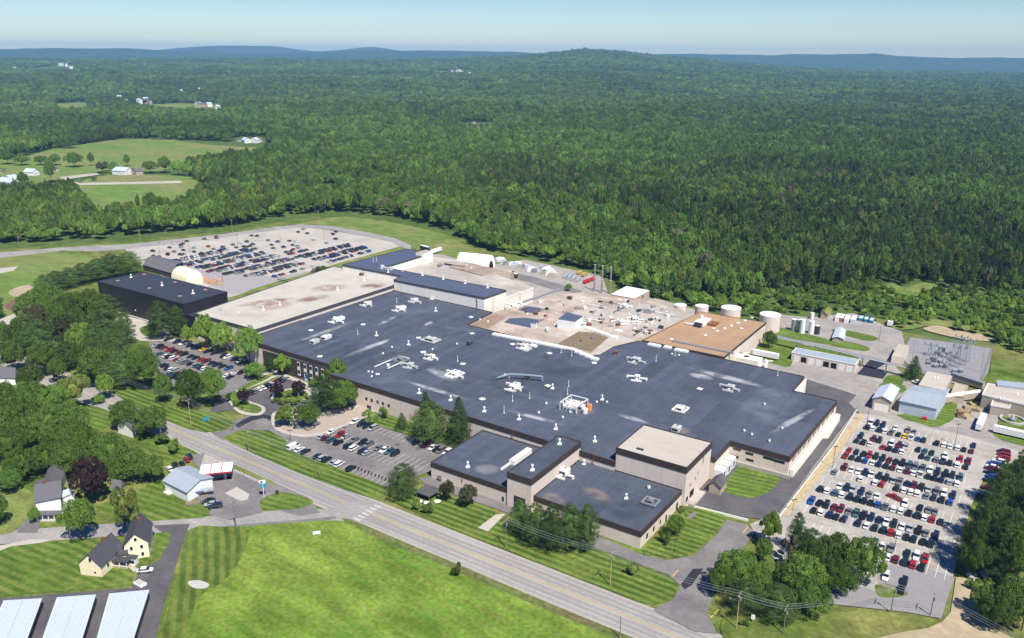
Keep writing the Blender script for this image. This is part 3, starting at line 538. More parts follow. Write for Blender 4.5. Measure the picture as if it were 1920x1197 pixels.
# (x, top, bottom, width in photo pixels, kind, where)
TL=[(245,470,522,58,'P','at the right end of the pine row behind the dark warehouse'),(212,474,527,56,'P','second from the right in the pine row behind the dark warehouse'),(185,484,532,52,'P','third from the right in the pine row behind the dark warehouse'),
(158,492,537,50,'P','in the middle of the pine row by the ball field'),(132,500,543,50,'P','third from the left in the pine row by the ball field'),(108,507,550,48,'P','second from the left in the pine row by the ball field'),(86,514,557,44,'P','at the left end of the pine row by the ball field'),
(62,545,618,66,'D','beside the red clay circle'),(98,530,612,72,'M','just behind the tree by the red clay circle'),(135,548,625,74,'D','in the second rank below the pine row'),(172,540,622,70,'M','third in the rank below the pine row'),(205,552,640,74,'P','against the left corner of the dark warehouse'),
(50,590,662,60,'P','at the left edge of the big grove'),(82,600,694,70,'P','with a tall pale trunk showing, left of the grove'),(125,588,672,70,'K','inside the big grove'),(160,602,688,74,'M','in the middle of the big grove'),(205,600,676,66,'P','above the drive below the dark warehouse'),(222,625,692,58,'P','at the right edge of the big grove'),(130,640,700,60,'P','low in the big grove'),
(192,645,732,88,'D','standing over the road left of the car park'),(273,650,738,68,'D','between the road and the left car park'),(235,660,735,60,'P','between the two oaks by the left car park'),
(304,566,640,50,'P','against the middle of the dark warehouse wall'),(334,575,636,42,'P','against the right part of the dark warehouse wall'),(288,600,640,30,'P','at the left foot of the warehouse pines'),
(388,592,662,52,'L','first of the trees before the tan-roofed wing'),(418,606,668,48,'M','second of the trees before the tan-roofed wing'),(470,612,692,56,'M','at the corner of the tan-roofed wing'),(352,612,650,26,'L','small, beside the warehouse pines'),
(362,692,772,60,'D','left of the pair below the left car park'),(402,690,768,52,'M','right of the pair below the left car park'),
(478,679,716,44,'M','with a low round crown on the island'),(522,664,697,24,'P','small, in the lobby planting'),(552,664,702,34,'L','small, beside the lobby drive'),(645,674,738,42,'L','in front of the grey lobby wall'),
(521,718,750,30,'R','left one on the roundabout'),(562,713,746,30,'R','right one on the roundabout'),(457,728,763,24,'R','on the hedged island by the loop'),
(537,760,804,46,'L','left of the grove on the mulched bed'),(577,756,808,58,'M','nearest on the mulched bed'),(612,700,784,66,'P','on the left of the tall grove before the factory wall'),(642,712,778,62,'M','in the middle of the tall grove before the factory wall'),(664,715,768,30,'K','on the right of the tall grove before the factory wall'),
(800,735,822,50,'S','behind the wide pine by the annex'),(808,752,840,88,'P','wide, left of the spruce by the annex'),(861,744,838,60,'S','nearest the annex'),(754,773,808,30,'S','small, on the lawn against the factory'),
(757,870,938,68,'P','alone by the end of the front car park'),(838,900,944,30,'K','left one of a pair before the annex'),(878,910,955,40,'K','right one of a pair before the annex'),
(975,940,1012,46,'P','leftmost in the pine row before the low block'),(1003,946,1030,56,'P','second in the pine row before the low block'),(1034,950,1040,54,'P','third in the pine row before the low block'),(1066,948,1043,54,'P','fourth in the pine row before the low block'),(1098,950,1042,54,'P','rightmost in the pine row before the low block'),
(1266,966,1010,40,'M','on the lawn beside the low block'),
(1378,1028,1118,84,'M','leftmost of the big grove at the entrance'),(1415,1055,1130,60,'M','second in the big grove at the entrance'),(1442,962,1030,46,'L','slender, above the entrance grove'),(1490,966,1042,36,'P','behind the withered one'),(1476,1000,1062,46,'X','between the green crowns at the car park'),
(1516,992,1062,66,'P','behind the entrance grove'),(1560,1000,1080,62,'M','at the back right of the entrance grove'),(1500,1040,1130,92,'M','in the middle of the entrance grove'),(1545,1035,1115,80,'D','right of the middle of the entrance grove'),(1612,1012,1108,86,'M','rightmost of the entrance grove, by the cars'),
(1395,1088,1158,76,'P','lowest left, behind the utility pole'),(1455,1095,1172,90,'P','low in the middle of the entrance grove'),(1515,1085,1165,84,'M','low right in the entrance grove'),
(1830,935,1068,64,'P','nearest of the right-hand pines'),(1812,985,1082,56,'P','standing farthest left among the right-hand pines'),(1822,1010,1090,60,'D','dark and low at the foot of the right-hand pines'),(1866,985,1098,70,'P','in the lower middle of the right-hand pines'),(1872,915,1020,60,'P','between the tallest right-hand pines'),(1895,940,1050,64,'P','in the thick of the right-hand pines'),(1868,868,955,44,'P','at the upper tip of the right-hand pines'),(1900,990,1110,70,'M','green and round under the right-hand pines'),
(100,560,640,60,'M','between the pine row and the grove'),(150,580,660,60,'D','deep in the big grove'),(185,610,700,60,'P','over the middle of the big grove'),(70,570,650,56,'K','left inside the big grove'),(165,640,715,56,'M','above the road in the big grove'),(240,590,650,36,'P','beside the pale drive'),(85,640,712,60,'D','over the road at the left'),(40,600,680,50,'M','by the light lane at the left'),(140,750,830,70,'D','behind the small lawn'),(100,760,850,70,'M','left of the small lawn'),(40,740,820,70,'M','above the lower left woods'),(185,740,760,30,'M','small, beside the main road at the small lawn'),
(310,700,760,40,'D','at the lower left corner of the left car park'),(200,700,752,40,'M','over the road shoulder'),(1350,1060,1125,50,'D','overhanging the entrance drive'),(1575,1060,1125,60,'M','over the exit of the right car park'),(1470,1055,1120,60,'D','deep in the entrance grove'),(1430,1010,1060,36,'M','above the entrance drive'),(1524,1010,1085,60,'M','upper middle of the entrance grove'),(1862,895,1040,64,'P','second of the right-hand pines'),(1890,868,1000,66,'P','third of the right-hand pines'),(1880,960,1090,76,'P','behind the nearest right-hand pine'),(1915,880,1060,60,'P','at the right edge of the picture among the pines'),(1918,960,1100,60,'P','low at the right edge of the picture'),(1850,980,1078,50,'P','lowest of the right-hand pines'),(1900,850,960,50,'P','farthest of the right-hand pines'),
(1840,1095,1160,58,'D','over the sandy track'),(1880,1085,1180,80,'D','below the sandy clearing'),(1915,1095,1190,70,'M','in the lower right corner'),(1862,1120,1190,66,'D','nearest in the lower right corner'),
(22,800,872,80,'D','at the left edge above the white and teal house'),(70,770,850,86,'D','highest in the lower left woods'),(120,780,870,86,'D','beside the highest one in the lower left woods'),(42,840,912,70,'M','just above the garden of the white and teal house'),(92,826,896,80,'D','behind the white and teal house'),(140,820,905,80,'D','right behind the white and teal house'),(160,790,870,60,'M','at the right edge of the lower left woods'),(18,880,930,54,'M','at the left edge by the garden'),
(212,812,900,74,'D','left of the small grey-roofed house'),(250,838,912,80,'D','behind the store'),(286,852,912,56,'D','touching the back corner of the store'),(225,850,915,50,'D','between the copper tree and the store'),
(175,858,950,76,'R','large, beside the white and teal house'),(152,935,1020,78,'M','overhanging the side road'),(243,916,1012,54,'Y','beside the yellow house'),(66,952,984,24,'M','small round, by the driveway'),(2,928,990,44,'D','cut by the left edge above the side road'),
(240,748,812,72,'D','behind the small grey-roofed house'),(285,760,828,78,'D','over the road by the striped lawn'),(145,700,782,70,'Y','left of the main road'),(108,720,800,60,'M','left of the yellowish one by the road'),(62,716,800,84,'D','in the woods left of the road'),(18,760,840,70,'D','at the left edge in the woods'),(25,640,705,60,'D','at the left edge above the white house'),(62,684,745,52,'M','behind the white house at the left'),(18,715,775,54,'D','below the white house at the left'),(0,548,600,22,'P','cut by the left edge beside the ball field'),(5,602,660,40,'D','cut by the left edge near the lane'),(110,672,722,40,'M','beside the dark car on the road'),
(604,497,524,42,'D','alone beside the far end of the tan-roofed wing'),(1441,620,656,30,'D','alone on the lawn behind the orange roof'),(1711,666,716,40,'S','alone beside the substation'),(1066,532,548,16,'M','small, in front of the chimneys'),
(15,280,312,32,'D','leftmost in the hedgerow beyond the pasture road'),(42,288,314,34,'D','second in the far hedgerow'),(78,290,313,28,'M','third in the far hedgerow'),(104,287,313,26,'D','fourth in the far hedgerow'),(140,284,318,38,'D','largest in the far hedgerow'),(172,286,313,14,'D','slim, in the middle of the pasture'),(239,290,314,15,'D','slim, before the pasture farmhouse'),(193,302,327,24,'K','left of the pasture farmhouse'),(214,303,327,20,'D','against the pasture farmhouse'),(131,262,282,36,'D','alone in the upper pasture'),(282,300,328,30,'D','right of the pasture farmhouse'),(310,292,328,30,'D','at the right end of the pasture hedgerow'),(335,300,332,30,'M','last before the woods at the pasture'),(176,330,341,14,'D','small, by the country road'),
(97,300,345,24,'D','at the roadside near the left edge'),(45,322,352,24,'D','beside the large white house at the left edge')]
def ppm(b): return F/Q(*b)[2]
for x,ty,by,wd,k,wh in TL:
    b=P(x,by-wd*.10)
    if -276<b[0]<-92 and 200<b[1]<275: b=(b[0],min(b[1],256.5),0.)
    elif -340<b[0]<=-276 and 200<b[1]<300: b=(b[0],min(b[1],265.5),0.)
    h=up(b,ty); r=wd/2/ppm(b)*(1.25 if k=='S' else 1.)
    h=max(h-r*.25,h*.6)
    if k=='P': h*=1.04; r*=1.04
    elif x<330 and k in 'DM': r*=.93
    tree(k,b,r*.98,h*1.1,f'{KN[k][1]} {wh}')
SH=[(512,748,757,13,'leftmost of the low planting on the roundabout'),(530,752,762,15,'lower left of the low planting on the roundabout'),(550,752,763,16,'lower middle of the low planting on the roundabout'),(568,750,759,14,'lower right of the low planting on the roundabout'),(541,738,747,14,'between the two dark trees of the roundabout'),(858,1056,1084,22,'alone by the main road across from the factory'),(1186,1054,1083,26,'on the striped lawn near the entrance'),(1245,996,1020,30,'dark and low beside the block wall'),(1280,950,962,16,'at the corner of the loading dock'),
(782,938,958,26,'in the bed by the annex drive'),(800,945,965,24,'lower one in the bed by the annex drive'),(700,768,794,36,'left end of the hedge against the factory'),(722,762,788,24,'right end of the hedge against the factory'),(588,712,728,26,'in the lobby planting'),
(520,744,756,14,'left on the roundabout edge'),(540,748,759,16,'front of the roundabout'),(560,746,757,14,'right on the roundabout edge'),(575,740,751,12,'far right on the roundabout'),(430,735,756,12,'left end of the island hedge'),(443,752,765,16,'lower end of the island hedge'),
(300,812,836,34,'left one by the store yard'),(325,825,850,34,'right one by the store yard'),(1398,1160,1176,20,'with a white sign at the utility pole'),(1825,1085,1110,26,'on the rubble bank'),(1850,1085,1112,22,'beside the rubble bank'),(505,680,692,18,'on the island lawn'),(1556,1045,1060,14,'by the withered tree'),
(0,315,325,20,'at the far roadside')]
for x,ty,by,wd,wh in SH:
    b=P(x,by-2); tree('B',b,wd/2/ppm(b)*1.1,up(b,ty),f'{KN["B"][1]} {wh}')
# ---- the woods beyond
def inpoly(x,y,p):
    p=np.array(p,float); c=np.zeros(len(x),bool); j=len(p)-1
    for i in range(len(p)):
        a=(p[i,1]>y)!=(p[j,1]>y); xx=(p[j,0]-p[i,0])*(y-p[i,1])/(p[j,1]-p[i,1]+1e-12)+p[i,0]; c^=a&(x<xx); j=i
    return c
def proj(X,Y,Z):
    V=np.stack([X,Y,Z-H],1); k=V@fw; return CX+F*(V@Rv)/k, CY-F*(V@Uv)/k, k
FK='DDMMPPPSLK'
def fm(k,i,n): return crown_mesh(k,n,300+i*7,LM[k],zb=.42)
FM=[('D',fm('D',0,520)),('D',fm('D',1,520)),('M',fm('M',2,520)),('M',fm('M',3,460)),('P',fm('P',4,560)),('P',fm('P',5,560)),('S',fm('S',6,420)),('L',fm('L',7,420)),('Y',fm('Y',8,420)),('X',fm('X',9,260))]
def woods():
    X=[];Y=[];s_=[]
    def ring(D0,D1,sp):
        n=int((D1**2-D0**2)*.5*rad(80)/sp**2); d=np.sqrt(rng.uniform(D0**2,D1**2,n)); a=rng.uniform(rad(-41),rad(39),n)
        return d*(np.sin(a)*R0[0]+np.cos(a)*fh[0]), d*(np.sin(a)*R0[1]+np.cos(a)*fh[1])
    D=430.
    while D<8600:
        D1=D*1.06; sp=6. if D<1300 else 6.*(D/1300)**.78
        x,y=ring(D,D1,sp*.93); X.append(x);Y.append(y); s_.append(np.full(len(x),sp/6.)); D=D1
    X=np.concatenate(X);Y=np.concatenate(Y);s=np.concatenate(s_); Z=terr(X,Y)
    px,py,k=proj(X,Y,np.zeros_like(X)); ok=np.ones(len(X),bool)
    px2,py2,_=proj(X,Y,Z)
    for i,p in enumerate(CLEAR): ok&=~inpoly(px2,py2,p)
    for p in ((820,127,895,135,'v'),): pass
    # hidden lower rims of the clearings: keep the view open over them
    return X[ok],Y[ok],Z[ok],s[ok],px[ok],py2[ok]
X,Y,Z,s,px,py=woods()
D=np.hypot(X,Y)
ns=np.sin(X/170+np.sin(Y/130)*2)+np.cos(Y/210+np.sin(X/240)*1.5)+.7*np.sin((X+Y)/75)+rng.normal(0,.7,len(X))
right=np.clip((px-1150)/500,0,1)
kind=np.where(ns<-1.1+right*1.2,rng.choice([4,5,6,4,5,4,2],len(X)),rng.choice([0,1,2,3,2,3,7],len(X)))
hh=rng.uniform(9,18,len(X))*np.where(rng.uniform(0,1,len(X))<.06,1.3,1)*np.where(kind==7,.8,1)*(1+.16*np.sin(X/90+2)*np.sin(Y/70)); rr=rng.gamma(9,.44,len(X)).clip(2.2,7.)*np.where(kind==6,.7,np.where(kind>=4,.88,1))
# low scrub belt between yards and the tall woods on the right
bx=(px>1180)&(D<760)&(py>np.interp(px,[1180,1400,1560,1650,1800,1920],[560,560,545,530,545,560]))
hh=np.where(bx,rng.uniform(4,8,len(X)),hh); rr=np.where(bx,rng.uniform(1.8,3.2,len(X)),rr); kind=np.where(bx,rng.choice([7,7,3,2],len(X)),kind)
extra=rng.uniform(0,1,len(X)); kind=np.where(extra<.035,8,np.where(extra>.9955,9,kind)); gap=(np.sin(X/61+3*np.sin(Y/93))*np.sin(Y/57)>.93)&(D>700)&(D<3000)&(extra<.6)
f=np.maximum(1,s)
# individually built trees of the front rank
order=np.argsort(D); front=[i for i in order if D[i]>520][:120]
fs_=set(front); zone=lambda x:('behind the far car park' if x<560 else 'behind the dry grass slope' if x<850 else 'behind the north yard' if x<1260 else 'behind the storage tanks' if x<1520 else 'behind the truck yard' if x<1700 else 'behind the substation')
FKN={'Y':'yellowish ash','X':'bare withered tree','D':'dark oak','M':'mid-green maple','P':'blue-green pine','S':'narrow spruce','L':'bright green sapling'}
for i in front:
    k,me=FM[kind[i]]
    tree(k,(X[i],Y[i],Z[i]-.2),rr[i],hh[i],f'{FKN[k]} in the front rank of the woods {zone(px[i])}','trees at the edge of the woods '+zone(px[i]),low=me)
keep=np.array([i not in fs_ for i in range(len(X))])&~gap
print('woods',keep.sum())
def gn_scatter(name,label,pts,sc,kd,srcs):
    me=bpy.data.meshes.new(name); me.from_pydata(pts.tolist(),[],[])
    a=me.attributes.new('scl','FLOAT_VECTOR','POINT'); a.data.foreach_set('vector',sc.astype(np.float32).ravel())
    a=me.attributes.new('kd','INT','POINT'); a.data.foreach_set('value',kd.astype(np.int32))
    a=me.attributes.new('rot','FLOAT_VECTOR','POINT'); rt=np.zeros((len(pts),3),np.float32); rt[:,2]=rng.uniform(0,6.28,len(pts)); a.data.foreach_set('vector',rt.ravel())
    o=link(name,me); tag(o,label,None,None,'stuff')
    g=bpy.data.node_groups.new(name,'GeometryNodeTree'); g.interface.new_socket('Geometry',in_out='INPUT',socket_type='NodeSocketGeometry'); g.interface.new_socket('Geometry',in_out='OUTPUT',socket_type='NodeSocketGeometry')
    N=g.nodes;L=g.links; gi=N.new('NodeGroupInput'); go=N.new('NodeGroupOutput'); j=N.new('GeometryNodeJoinGeometry'); L.new(j.outputs[0],go.inputs[0])
    def at(nm,tp):
        n=N.new('GeometryNodeInputNamedAttribute'); n.data_type=tp; n.inputs[0].default_value=nm; return n.outputs[0]
    kk=at('kd','INT'); ss=at('scl','FLOAT_VECTOR'); ro=at('rot','FLOAT_VECTOR')
    for i,src in enumerate(srcs):
        cm=N.new('FunctionNodeCompare'); cm.data_type='INT'; cm.operation='EQUAL'; L.new(kk,cm.inputs[2]); cm.inputs[3].default_value=i
        ip=N.new('GeometryNodeInstanceOnPoints'); oi=N.new('GeometryNodeObjectInfo'); oi.inputs[0].default_value=src
        L.new(gi.outputs[0],ip.inputs[0]); L.new(cm.outputs[0],ip.inputs[1]); L.new(oi.outputs['Geometry'],ip.inputs[2]); L.new(ro,ip.inputs['Rotation']); L.new(ss,ip.inputs['Scale']); L.new(ip.outputs[0],j.inputs[0])
    md=o.modifiers.new('scatter','NODES'); md.node_group=g; return o
SRC=[]
for i,(k,me) in enumerate(FM):
    c=[o for o in bpy.data.objects if o.data==me]
    if not c: tree(k,(X[front[0]]+5,Y[front[0]]+5+i,0),4,12,f'{ORD[i]} {FKN[k]} just behind the front rank of the woods',low=me); c=[o for o in bpy.data.objects if o.data==me]
    SRC.append(c[0])
K=keep
pts=np.stack([X,Y,Z-.3],1)[K]; sc=np.stack([rr*f**.95,rr*f**.95,hh*np.minimum(f**.45,1.25)],1)[K]
gn_scatter('woods','unbroken summer woods reaching to the hills',pts,sc,kind[K],SRC)
# ------------------------------------------------------------------ buildings
def offs(p,d):
    p=ccw(p); n=len(p); o=[]
    for i in range(n):
        a,b,c=[np.array(p[(i+j-1)%n],float) for j in range(3)]
        u=(b-a)/np.linalg.norm(b-a); v=(c-b)/np.linalg.norm(c-b); n1=np.array([u[1],-u[0]]); n2=np.array([v[1],-v[0]])
        k=n1+n2; k/=max(.2,1+n1@n2); o.append(tuple(b+k*d))
    return o
def roofsheet(b,pts,z,m):
    from mathutils.geometry import tessellate_polygon
    f=z if callable(z) else (lambda x:z)
    pts=ccw(pts); fs=[]
    for t in tessellate_polygon([[Vector((x,y,0)) for x,y in pts]]):
        a,bb,c=[pts[i] for i in t]; ar=(bb[0]-a[0])*(c[1]-a[1])-(c[0]-a[0])*(bb[1]-a[1]); fs.append(tuple(t) if ar>0 else tuple(t)[::-1])
    b.add([(x,y,f(x)) for x,y in pts],fs,m)
def bld(name,label,cat,pts,z,wall,roof,fas=None,fh=1.8,z0=0.,group=None,lip=.35):
    t=thing(name,label,cat,(0,0,0),0,group); pts=ccw([p[:2] for p in pts]); f=z if callable(z) else (lambda x:z)
    b=MB(); b.prism(pts,z0-.1,lambda x:f(x)-.02,wall,top=False); b.build('wall',t)
    b=MB(); inn=offs(pts,-.02); roofsheet(b,inn,f,roof); r=b.build('roof',t)
    if fas is not None:
        b=MB(); out=offs(pts,.16); ii=offs(pts,-.22); n=len(pts)
        lo=[(x,y,f(x)-fh) for x,y in out]; hi=[(x,y,f(x)+lip) for x,y in out]; ih=[(x,y,f(x)+lip) for x,y in ii]; il=[(x,y,f(x)+.01) for x,y in ii]; lw=[(x,y,f(x)-fh) for x,y in offs(pts,.0)]
        V=lo+hi+ih+il+lw; fs=[]
        for i in range(n):
            j=(i+1)%n
            fs+=[(i,j,n+j,n+i),(n+i,n+j,2*n+j,2*n+i),(2*n+i,2*n+j,3*n+j,3*n+i),(4*n+i,4*n+j,j,i)]
        b.add(V,fs,fas); b.build('parapet',t)
    t['zf']=0; del t['zf']
    return t,r
def opening(t,face,u0,u1,z0,z1,at,m=None,name='window',frame=None):
    """face 'y': wall facing -Y at Y=at; face 'x': wall facing +X at X=at"""
    m=m or M['glass']; b=MB()
    if face=='y': b.box(min(u0,u1),at-.06,z0,max(u0,u1),at+.1,z1,m)
    else: b.box(at-.1,min(u0,u1),z0,at+.06,max(u0,u1),z1,m)
    return b.build(name,t)
def opx(t,face,at,px_,py_,w_,h_,m=None,name='window'):
    p=PY(px_,py_,at) if face=='y' else PX(px_,py_,at); u=p[0] if face=='y' else p[1]
    return opening(t,face,u-w_/2,u+w_/2,p[2]-h_/2,p[2]+h_/2,at,m,name)
# roof furniture, shared shapes
def _fan():
    b=MB(); b.box(-1.1,-1.1,0,1.1,1.1,.5,M['whiteb']); b.cyl(0,0,.5,1.1,.75,M['whiteb'],12,.5); b.cyl(0,0,1.1,2.7,.5,M['whiteb'],12); b.cyl(0,0,2.7,3.4,.72,M['whiteb'],12,.35); return b
def _hatch():
    b=MB(); b.box(-1.35,-1.35,0,1.35,1.35,.45,M['grey']); b.box(-1.6,-1.6,.45,1.6,1.6,.75,M['whiteb']); b.box(-1.1,-1.1,.75,1.1,1.1,.92,M['white']); return b
def _pipe():
    b=MB(); b.cyl(0,0,0,3.6,.16,M['white'],8); b.cyl(0,0,0,.3,.4,M['white'],8); return b
def _dome():
    b=MB(); b.cyl(0,0,0,.5,.5,M['whiteb'],10); b.cyl(0,0,.5,.95,.6,M['whiteb'],10,.2); return b
def _turb():
    b=MB(); b.cyl(0,0,0,.7,.7,M['grey'],12); b.cyl(0,0,.7,2.,.95,M['whiteb'],14,.85); b.cyl(0,0,2.,2.25,.85,M['grey'],14,.2); return b
def _cover():
    b=MB(); b.box(-2.1,-1.2,0,2.1,1.2,.9,M['whiteb']); b.box(-1.45,-.75,.9,1.45,.75,1.25,M['white']); return b
FURN={}
def furn(nm,fn,parent,loc,rz=0,sc=1):
    sc=sc*(.74 if nm in('exhaust_fan','roof_hatch','turbine_vent') else .9); rz=rz or (loc[0]*7.3%1.5)
    if nm not in FURN:
        b=fn(); me=bpy.data.meshes.new(nm); me.from_pydata(b.v,[],b.f); [me.materials.append(q) for q in b.mats]; me.polygons.foreach_set('material_index',b.m); FURN[nm]=me
    o=link(nm,FURN[nm],parent,loc); o.rotation_euler=(0,0,rz); o.scale=(sc,)*3; return o
def rt(zf,x,y,dz=0):
    if callable(zf):
        z=10.
        for _ in range(6): p=P(x,y,z); z=zf(p[0])+dz
        return P(x,y,z)
    return P(x,y,zf+dz)
def unit(parent,p,w_=5,l=7,h=2.6,rz=0,arms=True,frame=False,m=None,rust=False,seed=0):
    """packaged rooftop air unit: cabinet, louvres, curb frame and duct arms"""
    rr=random.Random(seed); m=m or [M['whiteb'],mat('dusty_white',(.66,.64,.60),var=.12,scale=.8,k=1),mat('aged_grey_metal',(.50,.50,.49),var=.15,scale=.8,k=1)][seed%3]; b=MB()
    b.box(-w_/2,-l/2,.35,w_/2,l/2,h,m); b.box(-w_/2-.12,-l/2-.12,.2,w_/2+.12,l/2+.12,.45,M['grey'])
    b.box(-w_/2+.4,-l/2-.05,.8,w_/2-.4,-l/2+.05,h-.5,M['dgrey']); b.cyl(0,l*.2,h,h+.25,min(w_,l)*.24,M['grey'],12)
    b.box(-w_*.3,-l*.42,h,w_*.3,-l*.12,h+.5,m)
    o=b.build('rooftop_unit',parent,p); o.rotation_euler=(0,0,rz); o.scale=(.8,.8,.85)
    if arms:
        b=MB()
        for sx,dy in ((1,-l*.3),(-1,l*.25)):
            x1=sx*(w_/2+rr.uniform(3,5.5)); b.box(min(sx*w_/2,x1),dy-.45,.7,max(sx*w_/2,x1),dy+.45,1.5,m); b.box(x1-.5,dy-.5,0,x1+.5,dy+.5,1.45,m)
        y1=-l/2-rr.uniform(2,4); b.box(-.5,y1,.6,.5,-l/2,1.4,m); b.box(-3.2,y1-.5,.3,3.2,y1+.4,1.2,m)
        b.build('duct',o)
    if frame:
        b=MB(); a=w_/2+2.2; c=l/2+1.8
        for x0,y0,x1,y1 in ((-a,-c,a,-c+.7),(-a,c-.7,a,c),(-a,-c+.7,-a+.7,c-.7),(a-.7,-c+.7,a,c-.7)): b.box(x0,y0,.5,x1,y1,1.25,m)
        for x in (-a+.3,a-.3):
            for y in (-c+.3,c-.3): b.box(x-.2,y-.2,0,x+.2,y+.2,.5,M['grey'])
        b.build('duct_frame',o)
    if rust:
        b=MB(); b.box(-w_/2-1.4,-l/2-1.2,.0,w_/2+1.4,l/2+1.2,.12,M['rooft']); b.build('base_pad',o)
    return o
MAIN=[(-349.3,269.5),(-277.5,269.5),(-277.5,260.5),(-123,260.5),(-123,286.2),(-92,286.2),(-92,304),(-68,304),(-65.5,372.5),(-85.5,372.5),(-86,394),(-174,394),(-184,377),(-186,357.5),(-215,359),(-267,360),(-269,388),(-349.3,388)]
main,mr=bld('factory_hall','huge flat dark grey roofed factory hall with brown parapet in the middle of the site','factory',MAIN,rp,M['wall'],M['roof'],M['fascia'],2.0)
def on(parent,lst,nm,fn,zf=rp,sc=1):
    for q in lst: furn(nm,fn,parent,rt(zf,q[0],q[1]+0,0),q[2] if len(q)>2 else 0,sc)
on(mr,[(786,738),(845,751),(908,772),(973,787),(1042,805),(1050,832),(1115,828),(1129,750),(766,737-90+0),(706,630),(817,584),(1036,729)],'exhaust_fan',_fan)
on(mr,[(583,621),(681,610),(785,635),(885,627),(1030,664),(949,705),(868,684),(961,647),(883,596),(904,750),(1114,682),(1312,731),(1027,725),(600,700-30),(793,662),(810,562)],'roof_hatch',_hatch)
on(mr,[(671,628),(858,678),(961,753),(993,748),(1066,725),(945,775),(1072,668),(1052,662),(1230,678),(1266,668),(1458,705),(744,568),(1064,740)],'vent_pipe',_pipe)
on(mr,[(691,698),(698,699),(710,703),(735,652),(697,707),(718,664),(797,661),(804,669),(811,656),(857,646),(1119,755),(1138,755),(1260,665),(1273,667),(706,703)],'vent_cap',_dome)
on(mr,[(1010,776),(1055,785),(1069,775),(1024,759),(1409,817),(1442,829),(1466,805),(1395,810),(1433,760)],'turbine_vent',_turb,sc=.85)
for i,(x,y,w_,l,rz,arms,fr,m,ru) in enumerate([(635,602,4,9,0,1,0,None,0),(612,636,4,7,.1,0,0,None,0),(590,644,4,6,.1,0,0,None,0),(752,581,4,8,0,1,0,None,0),(690,572,3,6,0,1,0,None,0),(808,640,7,5,0,0,1,None,1),(853,704,4,6,0,1,1,None,0),
  (750,677,5,4,0,0,1,M['grey'],0),(770,688,3,4,.2,1,0,None,0),(880,648,3,5,.3,0,0,M['dgrey'],0),(988,712,3,5,.3,0,0,M['dgrey'],0),(1193,678,5,4,0,1,0,None,0),(1195,711,3,3,.3,1,0,None,0),(1276,770,3,5,0,0,1,M['white'],1),(1370,730,4,4,0,1,0,None,0),(1075,762,4,6,0,1,1,None,0),
  (983,652,4,5,0,1,0,None,0),(1268,808,4,5,0,0,0,None,0),(965,728,4,7,0,1,0,M['white'],1),(1090,768,3,4,0,0,0,M['white'],0),(1155,665,3,3,.4,0,0,M['rust'],0),(810,672,3,3,0,1,0,None,1),(778,566,3,5,0,1,0,None,0)]):
    unit(mr,rt(rp,x,y),w_,l,2.4,rz,bool(arms),bool(fr),m,bool(ru),i)
# white covers along the junction with the old roofs
for x,y in [(930+i*9,627+i*1.75) for i in range(17)]+[(1085+i*10,660+i*4.2) for i in range(4)]+[(984,655),(1000,648),(1222,646),(1232,648),(1252,651),(1272,656),(1283,658),(1160,620)]: furn('skylight_cover',_cover,mr,rt(rp,x,y+2),.001,1.1)
# pipe rack in the middle of the roof
b=MB(); c=rt(rp,1075,765)
for i in range(5): b.tube((i*1.6-3,-4,1.2+.2*i),(i*1.6-3,5,1.2+.2*i),.22,M['white'],6); b.cyl(i*1.6-3,-4,0,4.5+.4*(i%3),.25,M['whiteb'],8)
for x in (-4,4.5):
    for y in (-5,0,5): b.box(x-.15,y-.15,0,x+.15,y+.15,3.5,M['whiteb'])
for y in (-5,0,5): b.box(-4,y-.15,3.4,4.5,y+.15,3.7,M['whiteb'])
for x in (-4,4.5): b.box(x-.15,-5,3.4,x+.15,5,3.7,M['whiteb'])
b.cyl(7,2,0,2.6,1.2,M['orange'],12,1.1); b.cyl(7,-2,0,2.2,1.2,M['white'],12); b.build('pipe_rack',mr,c)
b=MB(); c=rt(rp,985,715); pts=[(-12,-6,1),(-8,-2,2.4),(0,1.5,2.6),(7,4,2.6),(7,4,.2)]
for p,q in zip(pts,pts[1:]): b.tube(p,q,.55,M['steel'],8)
for p in pts[1:4]: b.box(p[0]-.12,p[1]-.12,0,p[0]+.12,p[1]+.12,p[2],M['white'])
b.build('overhead_duct',mr,c)
b=MB(); c=rt(rp,728,680)
b.box(-10,-.25,.6,12,.25,1.,M['white'],rz:=0) if False else b.box(-.25,-10,.6,.25,9,1.,M['white']); b.box(6.5,-8,.6,7,9,1.,M['white']); b.box(-.25,8.6,.6,7,9,1.,M['white']); b.cyl(2,3,0,1.6,1.,M['grey'],12); b.cyl(3.5,-4,0,1.2,.8,M['white'],12); b.build('pipe_frame',mr,c)
# grey lobby front, windows and doors of the hall
b=MB(); b.box(-335,269.2,0,-279.,269.46,9.8,M['wallg']); b.build('lobby_front',main)
for x,y in [(572,690),(583,693),(594,697),(605,702),(616,706),(627,711),(560,686),(638,715)]:
    p=PY(x,y,269.2); opening(main,'y',p[0]-1.,p[0]+1.,1.5,9.,269.2,M['whiteb'],'window_bay'); 
    for zz in (2.6,6.6): opening(main,'y',p[0]-.8,p[0]+.8,zz,zz+1.9,269.12,M['glass'])
b=MB(); b.box(-276,256.6,3.2,-271,260.4,3.6,M['white']); b.box(-275.8,256.8,0,-275.5,257.1,3.2,M['white']); b.box(-271.5,256.8,0,-271.2,257.1,3.2,M['white']); b.build('entrance_canopy',main)
for x,y in [(687,748),(697,751),(708,754),(718,757),(729,761)]: opx(main,'y',260.5,x,y,1.3,1.5)
opx(main,'y',260.5,692,766,2.6,3.,M['dgrey'],'door'); opx(main,'y',260.5,860,780,1.2,2.4,M['dgrey'],'door')
